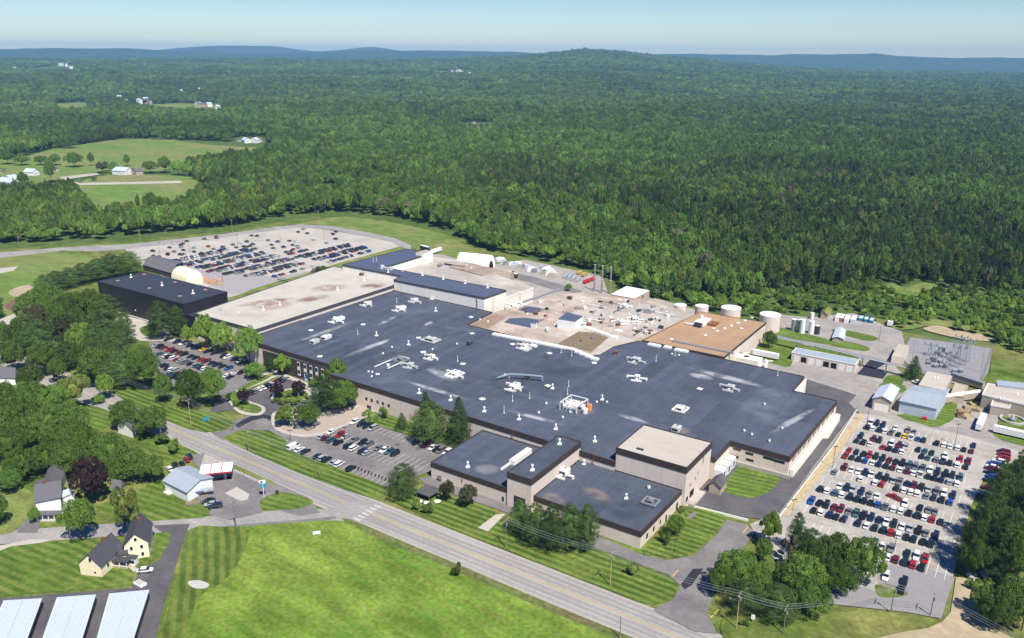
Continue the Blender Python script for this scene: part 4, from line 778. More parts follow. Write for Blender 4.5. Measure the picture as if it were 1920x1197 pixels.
for x,y,w_,h_ in [(1382,843,3.2,1),(1405,851,3.2,1),(1381,857,1.6,1),(1406,863,3,1),(1441,860,4.4,1.1),(1461,866,4.4,1.1)]: opx(main,'y',304,x,y,w_,h_)
for i in range(9): yy=308.5+i*6.9; opening(main,'x',yy,yy+4.6,6.0,6.9,-67.7+ (yy-304)*.0365,M['glass'])
b=MB(); b.prism([(-67.7,306),(-65.2,372.6),(-63.2,372.6),(-63.0,350),(-65.0,349),(-66.3,306)],0,3.4,M['wallc']); b.build('lean_to',main)
b=MB(); b.box(-91.9,303.4,0,-67,304-.02,1.9,M['conc']); b.build('plinth',main)
for i in range(3):
    b=MB(); y=287+i*5.6; b.box(-91.9,y,.3,-88.6,y+4.2,4.6,M['whiteb']); b.box(-88.62,y+1.3,1.2,-88.5,y+2.8,3.6,M['blue']); b.build('wall_unit',main)
b=MB(); b.box(-85.4,372.6,0,-84.6,394,9,M['wallc']); 
for x in (-83,-76): b.box(x,372.6,0,x+.5,391,2.2,M['conc'])
b.build('dock_wall',main)
b=MB(); b.box(-82,374,1.2,-78,383,4.6,M['tinw']); b.cyl(-80,386,0,3.8,1.7,M['tinw'],14); b.box(-73,374,0,-70,377,2.8,M['whiteb']); b.build('dock_unit',main)
b=MB()
for x,y in ((-170,260.3),(-132,260.3)):
    for s_ in (-.35,.35): b.tube((x+s_,y-.3,6),(x+s_,y-.3,12.4),.07,M['rust'],5)
    for k in range(14): b.tube((x-.35,y-.3,6.3+k*.45),(x+.35,y-.3,6.3+k*.45),.05,M['rust'],4)
b.build('ladder',main)
# lower blocks along the front
t,r=bld('annex','low dark-roofed annex with beige wall left of the taller spur','building',[(-185.5,225.2),(-149.1,225.2),(-149.1,260.3),(-185.5,260.3)],6.7,M['wall'],M['roof'],M['fascia'],1.7)
on(r,[(877,876),],'exhaust_fan',_fan,6.7); b=MB(); c=P(975,862,6.7); b.box(-1.2,-6,.2,1.2,7,2.2,M['whiteb']); b.box(-1.4,-12,.2,-.6,-6,.9,M['white']); b.build('rooftop_duct',r,c)
for x,y,w_,h_ in [(943,936,.9,2.0),(866,902,.4,1.6)]: opx(t,'y',225.2,x,y,w_,h_,M['dgrey'],'door')
b=MB(); p=PY(826,892,225.2); b.box(p[0]-.8,224.3,p[2]-1.2,p[0]+.8,225.1,p[2]+.4,M['grey']); b.build('wall_unit',t)
b=MB(); b.box(-196.5,258,0,-185.6,260.3,.3,M['conc']); b.build('step',t)
t,r=bld('spur_block','narrow taller spur with brown band and large dark doorway between two low roofs','building',[(-149,224.6),(-138.6,224.6),(-138.6,261.5),(-149,261.5)],13.8,M['wall'],M['roof'],M['fascia'],2.1)
on(r,[(998,882),(1049,833)],'exhaust_fan',_fan,13.8)
opening(t,'y',-146,-141,0.1,5.4,224.6,M['dgrey'],'door')
t,r=bld('front_block','low dark-roofed front block at the corner nearest the entrance drive','building',[(-138.5,226.4),(-95.8,226.4),(-95.3,260.9),(-138.5,260.9)],6.4,M['wall'],M['roof'],M['fascia'],1.7)
on(r,[(1095,871),(1147,875),(1174,935)],'exhaust_fan',_fan,6.4,.85); on(r,[(1216,917),],'turbine_vent',_turb,6.4)
unit(r,P(1058,890,6.4),4,5,3,0,True,False,None,False,3); unit(r,P(1220,944,6.4),2.5,3,2,0,False,True,M['grey'],False,4)
for y_ in (231,236.5,242,252): opening(t,'x',y_,y_+1.1,1.6,3.4,-95.6,M['glass'])
opening(t,'x',247,248.4,.1,2.6,-95.45,M['dgrey'],'door'); opening(t,'x',256.5,258.2,.1,3.,-95.35,M['dgrey'],'door')
t,r=bld('tower_block','tall square block with cream flat roof and brown band','building',[(-122.7,260.9),(-94,260.9),(-93.7,285.9),(-122.7,285.9)],16.,M['wall'],M['roofw'],M['fascia'],2.2)
b=MB(); c=P(1200,843,16); b.box(-1.4,-.7,0,1.4,.7,.25,M['dgrey']); b.build('roof_hatch',r,c)
for y_,z_,w_,h_ in [(277,10.5,2.2,3.),(265,6.4,1,1.4),(270,6.8,1,1.4),(272.5,8,1,1.2)]: opening(t,'x',y_,y_+w_,z_,z_+h_,-93.85,M['grey'],'louvre')
opening(t,'x',266,270,0,3.8,-93.9,M['black'],'loading_door'); opening(t,'x',262.5,264.5,0,3,-94,M['black'],'loading_door')
b=MB(); c=P(1331,903,0); b.box(-93.8,262,0,-90.5,274,1.2,M['conc']); b.build('loading_dock',t)
def gable(name,label,cat,pts4,zw,zr,wall,roof,axis=0,over=.5,group=None,z0=0,dark=None,chim=False):
    """pts4: corners a,b,c,d in order (ridge joins the middles of ab and cd when axis=0, of bc and da when axis=1)"""
    p=[np.array(q[:2],float) for q in pts4]
    if axis: p=p[1:]+p[:1]
    if (p[1]-p[0])[0]*(p[2]-p[1])[1]-(p[1]-p[0])[1]*(p[2]-p[1])[0]<0: p=[p[1],p[0],p[3],p[2]]
    t=thing(name,label,cat,(0,0,0),0,group); b=MB(); m0=(p[0]+p[1])/2; m1=(p[2]+p[3])/2
    V=[(*q,z0) for q in p]+[(*q,zw) for q in p]+[(*m0,zr-.05),(*m1,zr-.05)]
    b.add(V,[(0,1,5,8,4),(1,2,6,5),(2,3,7,9,6),(3,0,4,7)],wall); b.build('wall',t)
    b=MB(); u=(m1-m0)/np.linalg.norm(m1-m0)*over; A=m0-u; B=m1+u; sl=(zr-zw)/max(.1,np.linalg.norm(p[1]-m0))
    def e(q,mm): d=(q-mm)/np.linalg.norm(q-mm); return q+d*over
    for side in (0,1):
        q0=(e(p[1],m0) if side else e(p[0],m0))-u; q1=(e(p[2],m1) if side else e(p[3],m1))+u; zz=zw-sl*over
        top=[(*A,zr),(*B,zr),(*q1,zz),(*q0,zz)]; 
        V=[(x,y,z+.16) for x,y,z in top]+[(x,y,z) for x,y,z in top]; fs=[(0,1,2,3),(7,6,5,4),(0,3,7,4),(3,2,6,7),(2,1,5,6),(1,0,4,5)]
        if side==0: fs=[f[::-1] for f in fs]
        b.add(V,[f[::-1] for f in fs],roof)
    r=b.build('roof',t)
    if chim: b=MB(); c=m0*.35+m1*.65; b.box(c[0]-.4,c[1]-.4,zr-.6,c[0]+.4,c[1]+.4,zr+1.2,M['rust']); b.build('chimney',r)
    return t,r,p
def facewin(t,p0,p1,f,z,w_,h_,m=None,nm='window',frame=M['whiteb']):
    """a framed opening on the wall p0->p1 at fraction f"""
    p0=np.array(p0[:2],float);p1=np.array(p1[:2],float); d=(p1-p0)/np.linalg.norm(p1-p0); n=np.array([d[1],-d[0]]); c=p0+(p1-p0)*f
    def slab(o0,o1,ww,hh,zc,mm):
        b=MB(); V=[]
        for o_ in (o0,o1):
            for a_,z_ in ((-ww/2,zc-hh/2),(ww/2,zc-hh/2),(ww/2,zc+hh/2),(-ww/2,zc+hh/2)): q=c+d*a_+n*o_; V.append((q[0],q[1],z_))
        b.add(V,[(4,5,6,7),(0,3,2,1),(0,1,5,4),(1,2,6,5),(2,3,7,6),(3,0,4,7)],mm); return b
    if frame is not None:
        o=slab(-.05,.06,w_+.3,h_+.3,z,frame).build('window_frame' if nm=='window' else nm+'_frame',t); slab(.062,.09,w_,h_,z,m or M['glass']).build(nm,o)
    else: o=slab(-.05,.07,w_,h_,z,m or M['glass']).build(nm,t)
    return o
# small porch roof by the tower
a=P(1318,888,0); gable('dock_hut','small grey-roofed hut against the tall cream block','hut',[(-90,276),(-85.5,276),(-85.5,283),(-90,283)],4,5.6,M['wallt'],M['asphd'],0)
# west side
t,r=bld('tan_wing','wide wing with a stained tan gravel roof above the factory hall','building',[(-402,277.5),(-349.6,277.5),(-347.8,392),(-348.5,399),(-416,403)],16.,M['wall'],M['rooft'],M['fasg'],1.6)
on(r,[(494,581),(525,573),(633,544),(683,527)],'exhaust_fan',_fan,16.,.9); unit(r,P(678,517,16.),3,3,2,0,False,False,M['rust']); on(r,[(447,587),(413,580)],'vent_cap',_dome,16.)
b=MB(); c=P(412,581,16.); [b.tube((i*.8-1.6,-1,0),(i*.8-1.6,1.5,1.2),.08,M['grey'],5) for i in range(5)]; b.build('antenna_rack',r,c)
for q in [(392,640),(430,652)]: opx(t,'y',277.5,*q,1.2,2.2,M['dgrey'],'door')
t,r=bld('dark_warehouse','tall windowless dark brown metal warehouse at the upper left','warehouse',[(-507.5,281.8),(-418,281.8),(-418,313),(-504.5,313)],18.,M['walld'],M['roofd'],M['walld'],1.0,lip=.15)
on(r,[(246,521),(304,536),(362,551)],'exhaust_fan',_fan,18.)
for q in [(221,528),(270,516),(280,542),(328,531),(337,557),(385,545)]:
    b=MB(); b.box(-1.3,-1.3,0,1.3,1.3,.5,M['brickd']); b.box(-.9,-.9,.5,.9,.9,.7,mat('pink_dome',(.55,.35,.38))); b.build('smoke_hatch',r,P(*q,18.))
opx(t,'y',281.8,254,582,1.,1.,M['whiteb'],'wall_lamp'); b=MB(); b.box(-495,280.8,0,-418.5,281.6,1.,M['conc']); b.build('plinth',t)
t,r=bld('link_block','low dark strip of roof joining the dark warehouse to the tan-roofed wing','building',[(-417.8,283),(-402.3,283),(-402.3,318.5),(-417.8,318.5)],11.,M['walld'],M['roofd'],M['walld'],.8,lip=.1)
on(r,[(400,572),(408,567)],'vent_cap',_dome,11.)
p=[P(285,497,5),P(330,506,5),P(357,493,5),P(310,482,5)]
t,r,pp=gable('barn','small dark building with grey gabled roof behind the dark warehouse','barn',[P(268,497,4.2),P(320,512,4.2),P(343,492,4.2),P(290,480,4.2)],4.2,6.6,M['wallg'],M['shing'],1)
t,_=bld('shed','flat-roofed dark shed right of the grey gabled barn','shed',[P(322,512,3.6),P(332,516,3.6),P(333,497,3.6),P(322,494,3.6)],3.4,M['wallg'],M['fasg'])
opening(t,'x',P(322,512,3.6)[1]+3,P(322,512,3.6)[1]+6,.1,2.8,P(332,516,3.6)[0]-.0,M['black'],'door')
# quonset tents
def quonset(label,c,L_,W_,h,rz,m,dark=True):
    t=thing('dome_tent',label,'tent',(c[0],c[1],0),rz); b=MB(); n=16; K=14; V=[]
    for k in range(K+1):
        u=k/K; s=1-max(0,abs(u-.5)*2-.72)**2*6*(0 if dark else 1); s=max(s,.35)
        for i in range(n+1):
            a=math.pi*i/n; V.append((W_/2*math.cos(a)*s,(u-.5)*L_,h*math.sin(a)**.85*s if 0<i<n else 0))
    fs=[(k*(n+1)+i,k*(n+1)+i+1,(k+1)*(n+1)+i+1,(k+1)*(n+1)+i) for k in range(K) for i in range(n)]
    fs+=[tuple(range(n+1)),tuple(range(K*(n+1)+n,K*(n+1)-1,-1))]; b.add(V,[f[::-1] for f in fs],m); o=b.build('cover',t,smooth=False)
    if dark:
        b=MB(); V=[(W_*.27*math.cos(math.pi*i/10),L_/2+.05,h*.62*math.sin(math.pi*i/10)) for i in range(11)]+[(W_*.27*math.cos(math.pi*i/10),L_/2-.3,h*.62*math.sin(math.pi*i/10)) for i in range(11)]
        b.add(V,[tuple(range(11))]+[(i,i+1,12+i,11+i) for i in range(10)],M['black']); b.build('opening',t)
    b=MB()
    for k in range(1,8):
        y=(k/8-.5)*L_; 
        for i in range(10): a0=math.pi*i/10;a1=math.pi*(i+1)/10; s=1.008; b.tube((W_/2*s*math.cos(a0),y,h*s*math.sin(a0)**.85 if i else 0),(W_/2*s*math.cos(a1),y,h*s*math.sin(a1)**.85 if i<9 else 0),.07,M['white'],4)
    if dark: b.build('rib',t)
    return t
quonset('cream quonset-shaped tent behind the dark warehouse',P(352,527),28,14,9.5,rad(84),mat('cream_fabric',(.78,.72,.52),rough=.7,var=.04),False)
quonset('white half-round storage tent with dark mouth at the edge of the woods',P(892,503),26,17,11.5,rad(-78),mat('white_fabric',(.86,.85,.83),rough=.7,var=.03))
# playground-like orange scaffolding beside the cream tent
t=thing('scaffold','tangle of orange frames beside the cream tent','scaffolding',P(392,529)); b=MB(); r_=random.Random(3)
for i in range(46):
    x,y=r_.uniform(-9,9),r_.uniform(-5,5); a=r_.uniform(0,3.1); l=r_.uniform(1,3); z=r_.uniform(.4,2.2)
    b.tube((x,y,z),(x+l*math.cos(a),y+l*math.sin(a),z+r_.uniform(-.3,.3)),.18,[M['orange'],M['orange'],mat('salmon_paint',(.75,.38,.25))][i%3],5); b.tube((x,y,0),(x,y,z),.15,M['orange'],5)
b.build('frame',t); b=MB()
for i in range(5): x=r_.uniform(8,15); y=r_.uniform(-5,0); b.box(x,y,0,x+1.5,y+1.2,r_.uniform(.5,1.3),M['yel'])
b.build('crate_stack',t)
# north wings
t,r=bld('north_wing','long blue-grey roofed wing with tall cream walls along the back of the hall','building',[(-403,398.5),(-349.7,398.9),(-347,388.2),(-275,388.2),(-273.5,409.5),(-375,409.5),(-375,460),(-399,461)],20.,M['wallc'],M['roofb'],M['fasg'],1.0)
on(r,[(792,517),(831,524),(872,532),(914,540),(728,511)],'exhaust_fan',_fan,20.,.95); on(r,[(755,510),(700,491),(706,490)],'vent_pipe',_pipe,20.)
b=MB(); b.cyl(0,0,0,2.4,1.6,M['tinw'],14,1.3); b.box(1,-1,0,6,1.2,1.4,M['roofw']); b.cyl(7,1,0,2,1.3,M['tinw'],12); b.build('cooling_tower',r,P(717,504,20.))
b=MB(); b.box(-281,388.0,11.8,-280,388.16,19.2,M['grey']); [b.box(x,388.0,12,x+.25,388.16,19,M['white']) for x in (-300,-320,-340)]; b.build('downpipe',t)
t,r=bld('stair_block','tall cream stair block at the far bend of the blue-grey wing','building',[(-380,450),(-373,450),(-373,461),(-380,461)],22,M['wallc'],M['roofg'],None)
t,r=bld('north_sheds','broad low tan-roofed sheds behind the blue-grey wing','building',[(-374.5,409.8),(-276,409.8),P(1000,541,14),P(930,516,14),P(860,490,14),P(805,482,14),(-374.5,458)],14,M['wallc'],M['roofg'],M['wallc'],.5,lip=.3)
unit(r,P(825,500,14),3,6,2,.2,False,False,M['grey']); unit(r,P(870,508,14),4,4,2,.2,False,False,M['wallt'])
b=MB(); b.box(-9,-.5,0,9,.5,1.2,M['dgrey']); b.build('parapet_wall',r,P(852,500,14))
t,r=bld('brown_shed','long tan-walled shed with brown roof in front of the white storage tent','shed',[P(842,500,15),P(905,516,15),P(957,511,15),P(870,490,15)],15.,M['wallt'],M['roofbr'],None,group=None)
on(r,[(884,503),(875,498)],'vent_cap',_dome,15.)
t,r,_p=gable('end_shed','small tan gabled shed at the end of the long brown shed','shed',[P(930,514,9),P(955,517,9),P(964,505,9),P(942,502,9)],8.,10.,M['wallt'],M['roofbr'],1)
b=MB(); c=P(956,520,0); b.box(-9,-1.4,1.1,9,1.4,3.9,M['wallg']); 
# old brown roofs
OLD=[PR(x,y)[:2] for x,y in [(877,609),(948,583),(955,573),(1040,552),(1095,548),(1150,556),(1225,566),(1302,592),(1200,641),(1190,641),(1150,650),(1107,667)]]
OLD=[(-266.8,360.4),(-268.8,394),(-262,409)]+OLD[3:-3]+[(-174.3,394.4),(-184.3,377.3),(-186.4,357.9),(-215,359.4)]
t,r=bld('old_plant','patchwork of old brown gravel roofs behind the dark hall','factory',OLD,11.3,M['wallt'],M['roofbr'],M['wallt'],.4,lip=.15)
old=r
def patchroof(nm,px,m,dz=.05,z=11.3):
    b=MB(); roofsheet(b,[P(*q,z+dz)[:2] for q in px],z+dz,m); return b.build(nm,old)
patchroof('roof_patch',[(945,605),(995,615),(1003,612),(1015,600),(985,596),(955,597)],M['roofb'])
patchroof('roof_patch',[(970,581),(1000,588),(1022,582),(1005,576),(985,575)],M['roofb'])
patchroof('roof_patch',[(1150,600),(1200,568),(1300,592),(1235,622),(1150,618)],M['roofg'],.06)
patchroof('roof_patch',[(1060,590),(1120,570),(1180,566),(1210,590),(1150,600),(1110,612)],M['roofg'],.05)
patchroof('roof_patch',[(1106,666),(1150,626),(1180,634),(1192,640),(1150,650),(1125,665)],M['roofw'],.07)
patchroof('roof_patch',[(1045,645),(1085,622),(1150,626),(1108,660)],mat('dark_brown_roof',(.26,.19,.12),var=.25,scale=.1),.08)
patchroof('roof_patch',[(880,609),(925,590),(950,594),(915,616)],mat('mid_brown_roof',(.38,.27,.19),var=.2,scale=.1),.08)
for i in range(7): b=MB(); b.box(-1.9,-1.2,0,1.9,1.2,1.1,M['whiteb']); b.build('skylight_cover',old,P(1098+i*9,616+i*3.1,11.4))
bld('penthouse','white box-shaped penthouse with dark roof on the old brown roofs','penthouse',[(-224.3,389),(-212.6,381),(-211.5,398.4),(-223.6,404)] and [P(1045,599,16.5),P(1063,613,16.5) if 0 else P(1078,604,16.5),P(1094,593,16.5),P(1062,586,16.5)],16.5,M['whiteb'],M['roofb'],None,z0=11.4)
t,r=bld('small_penthouse','tiny white penthouse at the end of the narrow dark roof','penthouse',[P(995,606,14),P(1004,608,14),P(1007,604,14),P(999,602,14)],14,M['whiteb'],M['roofb'],None,z0=11.4)
for i,(x,y,w_,l,m,a) in enumerate([(1128,578,3,3,M['grey'],0),(1172,575,3,4,M['whiteb'],1),(1190,600,4,8,M['whiteb'],1),(1164,605,4,7,M['whiteb'],1),(960,575,4,5,M['whiteb'],1),(975,572,3,5,M['whiteb'],1),(1190,620,2,2,M['whiteb'],0),(1210,626,2,3,M['white'],0),(1025,621,2,3,M['whiteb'],0),(1215,585,3,3,M['grey'],1),(1150,570,2,3,M['wallt'],0),(1070,562,2,2,M['rust'],0),(1090,640,1.5,1.5,M['grey'],0),(1110,636,1.5,1.5,M['grey'],0),(1005,590,3,4,M['rust'],0),(985,583,2,2,M['brickd'],0),(1230,600,2,2,M['white'],0),(1250,590,1.5,1.5,M['white'],0)]):
    unit(old,P(x,y,11.4),w_,l,1.8+.3*(i%3),.3*(i%4),bool(a),False,m,False,40+i)
on(old,[(1195,585),(1225,603),(1240,612),(1147,590),(1130,560),(1118,566)],'vent_pipe',_pipe,11.4); on(old,[(1040,610),(1130,590),(1180,590),(1212,610),(900,600),(915,604)],'vent_cap',_dome,11.4)
b=MB(); [b.tube((0,0,0),(0,0,9),.15,M['grey'],6), b.tube((-1,0,7),(1,0,7),.1,M['grey'],5)]; b.build('lightning_mast',old,P(1193,612,11.4))
b=MB(); p0=P(975,572,11.4);p1=P(1050,545,11.4); b.tube((p0[0],p0[1],12.6),(p1[0],p1[1],12.4),.7,M['grey'],8); b.build('conveyor_tube',old)
rr_=random.Random(12)
for i in range(88):
    x,y=rr_.uniform(950,1270),rr_.uniform(552,632); 
    if not inpoly(np.array([x]),np.array([y]),[(960,575),(1095,552),(1225,570),(1290,595),(1200,635),(1120,618),(990,600)])[0]: continue
    b=MB(); s_=rr_.uniform(.5,1.5); b.box(-s_,-s_*.7,0,s_,s_*.7,rr_.uniform(.4,1.6),rr_.choice([M['grey'],M['white'],M['rust'],M['wallt'],M['dgrey']])); o=b.build('roof_box',old,P(x,y,11.4)); o.rotation_euler=(0,0,rr_.uniform(0,1.5))
for i in range(26):
    x,y=rr_.uniform(960,1260),rr_.uniform(560,628)
    if not inpoly(np.array([x]),np.array([y]),[(960,575),(1095,552),(1225,570),(1290,595),(1200,635),(1120,618),(990,600)])[0]: continue
    q=P(x,y,11.4); l=rr_.uniform(4,14); b=MB(); zz=rr_.uniform(.5,1.6); mm=rr_.choice([M['rust'],M['white'],M['grey'],M['whiteb'],M['wallt']])
    if rr_.random()<.5: b.tube((-l/2,0,zz),(l/2,0,zz),.22,mm,6); [b.box(k-.1,-.1,0,k+.1,.1,zz,M['grey']) for k in (-l/2+.3,0,l/2-.3)]
    else: b.tube((0,-l/2,zz),(0,l/2,zz),.22,mm,6); [b.box(-.1,k-.1,0,.1,k+.1,zz,M['grey']) for k in (-l/2+.3,0,l/2-.3)]
    b.build('roof_pipe',old,q)
for i in range(14): furn('vent_pipe',_pipe,old,P(rr_.uniform(1110,1270),rr_.uniform(575,625),11.4))
t,r=bld('orange_roof_shop','wide shop with orange-brown gravel roof and dark edge on the right of the old roofs','building',[(-173,394.6),(-127,394.6),(-126.6,465),(-166.5,463)],11.2,M['wall'],M['roofo'],M['fascia'],.9,lip=.2)
on(r,[(1338,617),(1322,630),(1259,637),(1390,617)],'roof_hatch',_hatch,11.2,.8)
b=MB(); b.box(-3,-7,.3,3,5,2.4,M['whiteb']); b.cyl(-1,0,2.4,5,1.1,M['whiteb'],12,.8); b.box(1,-2,0,8,5,1.2,M['rust']); b.box(-8,-8,.4,-3,-7,1.2,M['white']); b.box(-2,-9,.3,2,-7,2.6,M['dgrey']); b.build('dust_collector',r,P(1318,607,11.2))
b=MB(); b.box(-12,-.6,0,22,.6,.9,M['grey']); b.build('roof_rail',r,P(1300,649,11.2))
for i in range(6): furn('roof_box_small',lambda:(lambda b:(b.box(-1,-.6,0,1,.6,.7,M['whiteb']),b)[1])(MB()),r,P(1345+i*13,622-i*5,11.3))
# process yard beside the orange roof
t=thing('process_unit','cluster of white vessels and pipes at the corner of the orange-brown roof','machinery',P(1395,690,0)); b=MB()
for i,(x,y,rr2,h) in enumerate([(0,2,1.6,6),(4,4,1.4,5),(7,1,1.8,4),(-4,5,1.2,6.5),(10,5,1,5)]): b.cyl(x,y,0,h,rr2,[M['whiteb'],M['grey']][i%2],12); b.tube((x,y,h-.5),(x+3,y+2,h-.5),.3,M['white'],6)
b.build('vessel',t); b=MB(); b.box(-5,-2,0,8,5,6.,M['wallc']); b.box(-8,5,0,-2,9,3.,M['grey']); b.build('housing',t)
t,r=bld('boiler_house','tan boiler house with bright flat roof beside the chimneys','building',[(-234.3,477),(-216.6,477),(-216.6,500.5),(-234.5,501.5)],8.,M['wallt'],M['white'],None)
opx(t,'x',-216.6,1205,556,2,2.4,M['rust'],'door')
for i,(x,by,ty) in enumerate([(1114,547,496),(1128,550,498),(1144,552,501)]):
    c=P(x,by); h=up(c,ty); t=thing('chimney_stack',f'{["left","middle","right"][i]} one of the three slim steel chimneys','chimney',c,0); b=MB(); b.cyl(0,0,0,h,.6,M['grey'],12,.5); b.build('shaft',t); b=MB()
    for z in (h*.5,h-.3): b.cyl(0,0,z,z+.3,.72,M['white'],12)
    b.build('collar',t)
def tank(label,x,by,ty,d,m,group=None,cat='storage tank',name='storage_tank'):
    c=P(x,by); r_=d/2/ppm(c); h=max(1,up(c,ty)); u_=np.array(c[:2])/np.hypot(c[0],c[1]); c=(c[0]+u_[0]*r_,c[1]+u_[1]*r_,0)
    t=thing(name,label,cat,c,0,group); b=MB(); b.cyl(0,0,0,h,r_,m,32); b.build('shell',t); b=MB(); b.cyl(0,0,h+.003,h+r_*.10,r_+.1,M['whiteb'] if m is not M['whiteb'] else M['white'],32,r_*.15); b.build('tank_roof',t)
    b=MB(); b.tube((r_+.15,0,0),(r_+.15,0,h+.5),.07,M['grey'],5); b.tube((r_+.15,.5,0),(r_+.15,.5,h+.5),.07,M['grey'],5); [b.tube((r_+.15,0,k*.8+.4),(r_+.15,.5,k*.8+.4),.05,M['grey'],4) for k in range(int(h/.8))]; b.build('ladder',t)
tank('smallest beige storage tank, at the left end of the tank row',1275,586,575,23,M['wall']); tank('second beige storage tank from the left, narrow and tall',1314,602,577,25,M['wall'])
tank('third beige storage tank, wide with white top',1368,610,582,37,M['wall']); tank('rightmost and largest beige storage tank by the woods',1441,625,595,39,M['wall'])
for x,by,ty,d,l in [(1503,627,601,10,'left one of the two white silos'),(1520,628,604,10,'right one of the two white silos'),(1487,622,600,9,'grey silo left of the white silos'),(1497,624,601,8,'narrow grey silo just left of the white silos'),(1531,629,612,9,'dark grey silo right of the white silos'),(1522,600,588,7,'small white tank behind the silos')]:
    tank(l,x,by,ty,d,M['whiteb'] if 'white' in l[:30] and 'grey' not in l[:12] else (M['dgrey'] if 'dark' in l else M['grey']),None,'silo','silo')
# garages and the right-hand yard
t,r=bld('garage_row','long low garage row with eight white and black doors','garage',[P(1488,661,5),P(1603,684,5),P(1599,672,5),P(1500,656,5)] and [(-104,440),(-70.8,440),(-70.8,449),(-104,449)],5.,M['wall'],M['tin'],M['white'],.35,lip=.05)
dk=[0,1,0,0,1,1,0,0]
for i in range(8):
    x0=-102.7+i*3.95; b=MB(); b.box(x0,439.9,.1,x0+2.9,440.05,3.4,M['black'] if dk[i] else M['whiteb']); b.build('door',t)
    b=MB(); b.box(x0+3.15,439.3,0,x0+3.45,439.7,1.1,M['yel']); b.build('bollard',t)
b=MB(); b.box(-104,437.6,0,-70.8,439.2,.12,mat('peach_concrete',(.62,.50,.36),var=.1)); b.build('apron',t)
t,r,pp=gable('white_roof_garage','white-roofed gabled tan garage beside the big car park','garage',[P(1634,768,0),P(1668,775,0),P(1682,750,0),P(1650,745,0)],6.,7.8,M['wallt'],M['tinw'],0)
facewin(t,pp[0],pp[1],.5,1.9,6.4,3.6,M['wallc'],'garage_door',None)
t,r,pp=gable('blue_shed','pale blue metal shed with two low roof slopes facing the car park','shed',[P(1684,774,0),P(1752,790,0),P(1776,752,0),P(1712,745,0)] ,6.2,7.6,M['tinw'],M['tin'],1)
t2,r2=bld('white_roof_block','large block with bright white roof behind the pale blue shed','building',[P(1722,722,7),P(1771,733,7),P(1786,705,7),P(1739,696,7)],7.,M['wallt'],M['roofw'],None)
on(r2,[(1752,709),(1758,710)],'vent_cap',_dome,7.)
bld('tan_block','small tan block behind the white-roofed one','building',[P(1782,742,4),P(1808,745,4),P(1815,724,4),P(1792,718,4)],4.,M['wallt'],M['wallt'],M['wallt'],.3)
def walkway(label,a,b_,wd,h0,h1,m,roof):
    a=np.array(a[:2]);b_=np.array(b_[:2]); d=(b_-a)/np.linalg.norm(b_-a); n=np.array([-d[1],d[0]])*wd/2; t=thing('enclosed_walkway',label,'walkway'); b=MB()
    V=[(*(a-n),h0),(*(b_-n),h0),(*(b_+n),h0),(*(a+n),h0),(*(a-n),h1),(*(b_-n),h1),(*(b_+n),h1),(*(a+n),h1)]
    b.add(V,[(3,2,1,0),(4,5,6,7),(0,1,5,4),(1,2,6,5),(2,3,7,6),(3,0,4,7)],m); b.build('wall',t)
    b=MB(); V=[(x+(-n[0] if 0 else 0),y,z) for x,y,z in V]; n2=n*1.12; V=[(*(a-n2),h1+.01),(*(b_-n2),h1+.01),(*(b_+n2),h1+.01),(*(a+n2),h1+.01),(*(a-n2),h1+.3),(*(b_-n2),h1+.3),(*(b_+n2),h1+.3),(*(a+n2),h1+.3)]
    b.add(V,[(3,2,1,0),(4,5,6,7),(0,1,5,4),(1,2,6,5),(2,3,7,6),(3,0,4,7)],roof); b.build('roof',t)
    return t
walkway('white-roofed covered walkway from the blue shed to the right-hand building',P(1763,748,3),P(1840,737,3),2.6,1,4,M['wallt'],M['whiteb'])
walkway('longer covered walkway behind, ending at the right-hand building',P(1785,703,3),P(1845,722,3),2.6,1,4,M['wallt'],M['grey'])
t,r=bld('treatment_building','long bright-roofed tan building at the right edge','building',[P(1842,740,7),P(1960,768,7),P(1975,738,7),P(1852,720,7)],7.,M['wallt'],M['roofw'],M['white'],.5)
on(r,[(1875,748),(1882,749),(1907,741)],'vent_cap',_dome,7.)
t,r=bld('treatment_annex','lower white-roofed block before the long tan building at the right edge','building',[P(1858,760,5),P(1893,766,5),P(1897,748,5),P(1864,745,5)],5.,M['wallt'],M['roofw'],M['white'],.4)
bld('blue_roof_annex','blue-grey flat roof behind the long tan building at the right edge','building',[P(1870,722,8),P(1960,733,8),P(1965,722,8),P(1868,713,8)],8.,M['tin'],M['tin'],None)
t,r=bld('pump_house','small white-roofed pump house before the substation','building',[P(1672,668,5),P(1695,671,5),P(1705,648,5),P(1684,645,5)],5.,M['wall'],M['roofw'],None)
t,r,pp=gable('yard_shed','low white-roofed shed with tanks in the truck yard','shed',[P(1560,642,0),P(1580,645,0),P(1584,628,0),P(1568,624,0)],3,4,M['wallt'],M['tinw'],0)
t,r,pp=gable('brown_yard_hut','tan gabled hut at the left end of the row of trailers','hut',[P(1538,598,0),P(1550,600,0),P(1558,590,0),P(1544,587,0)],3.5,5,M['wallt'],M['hay'],0)
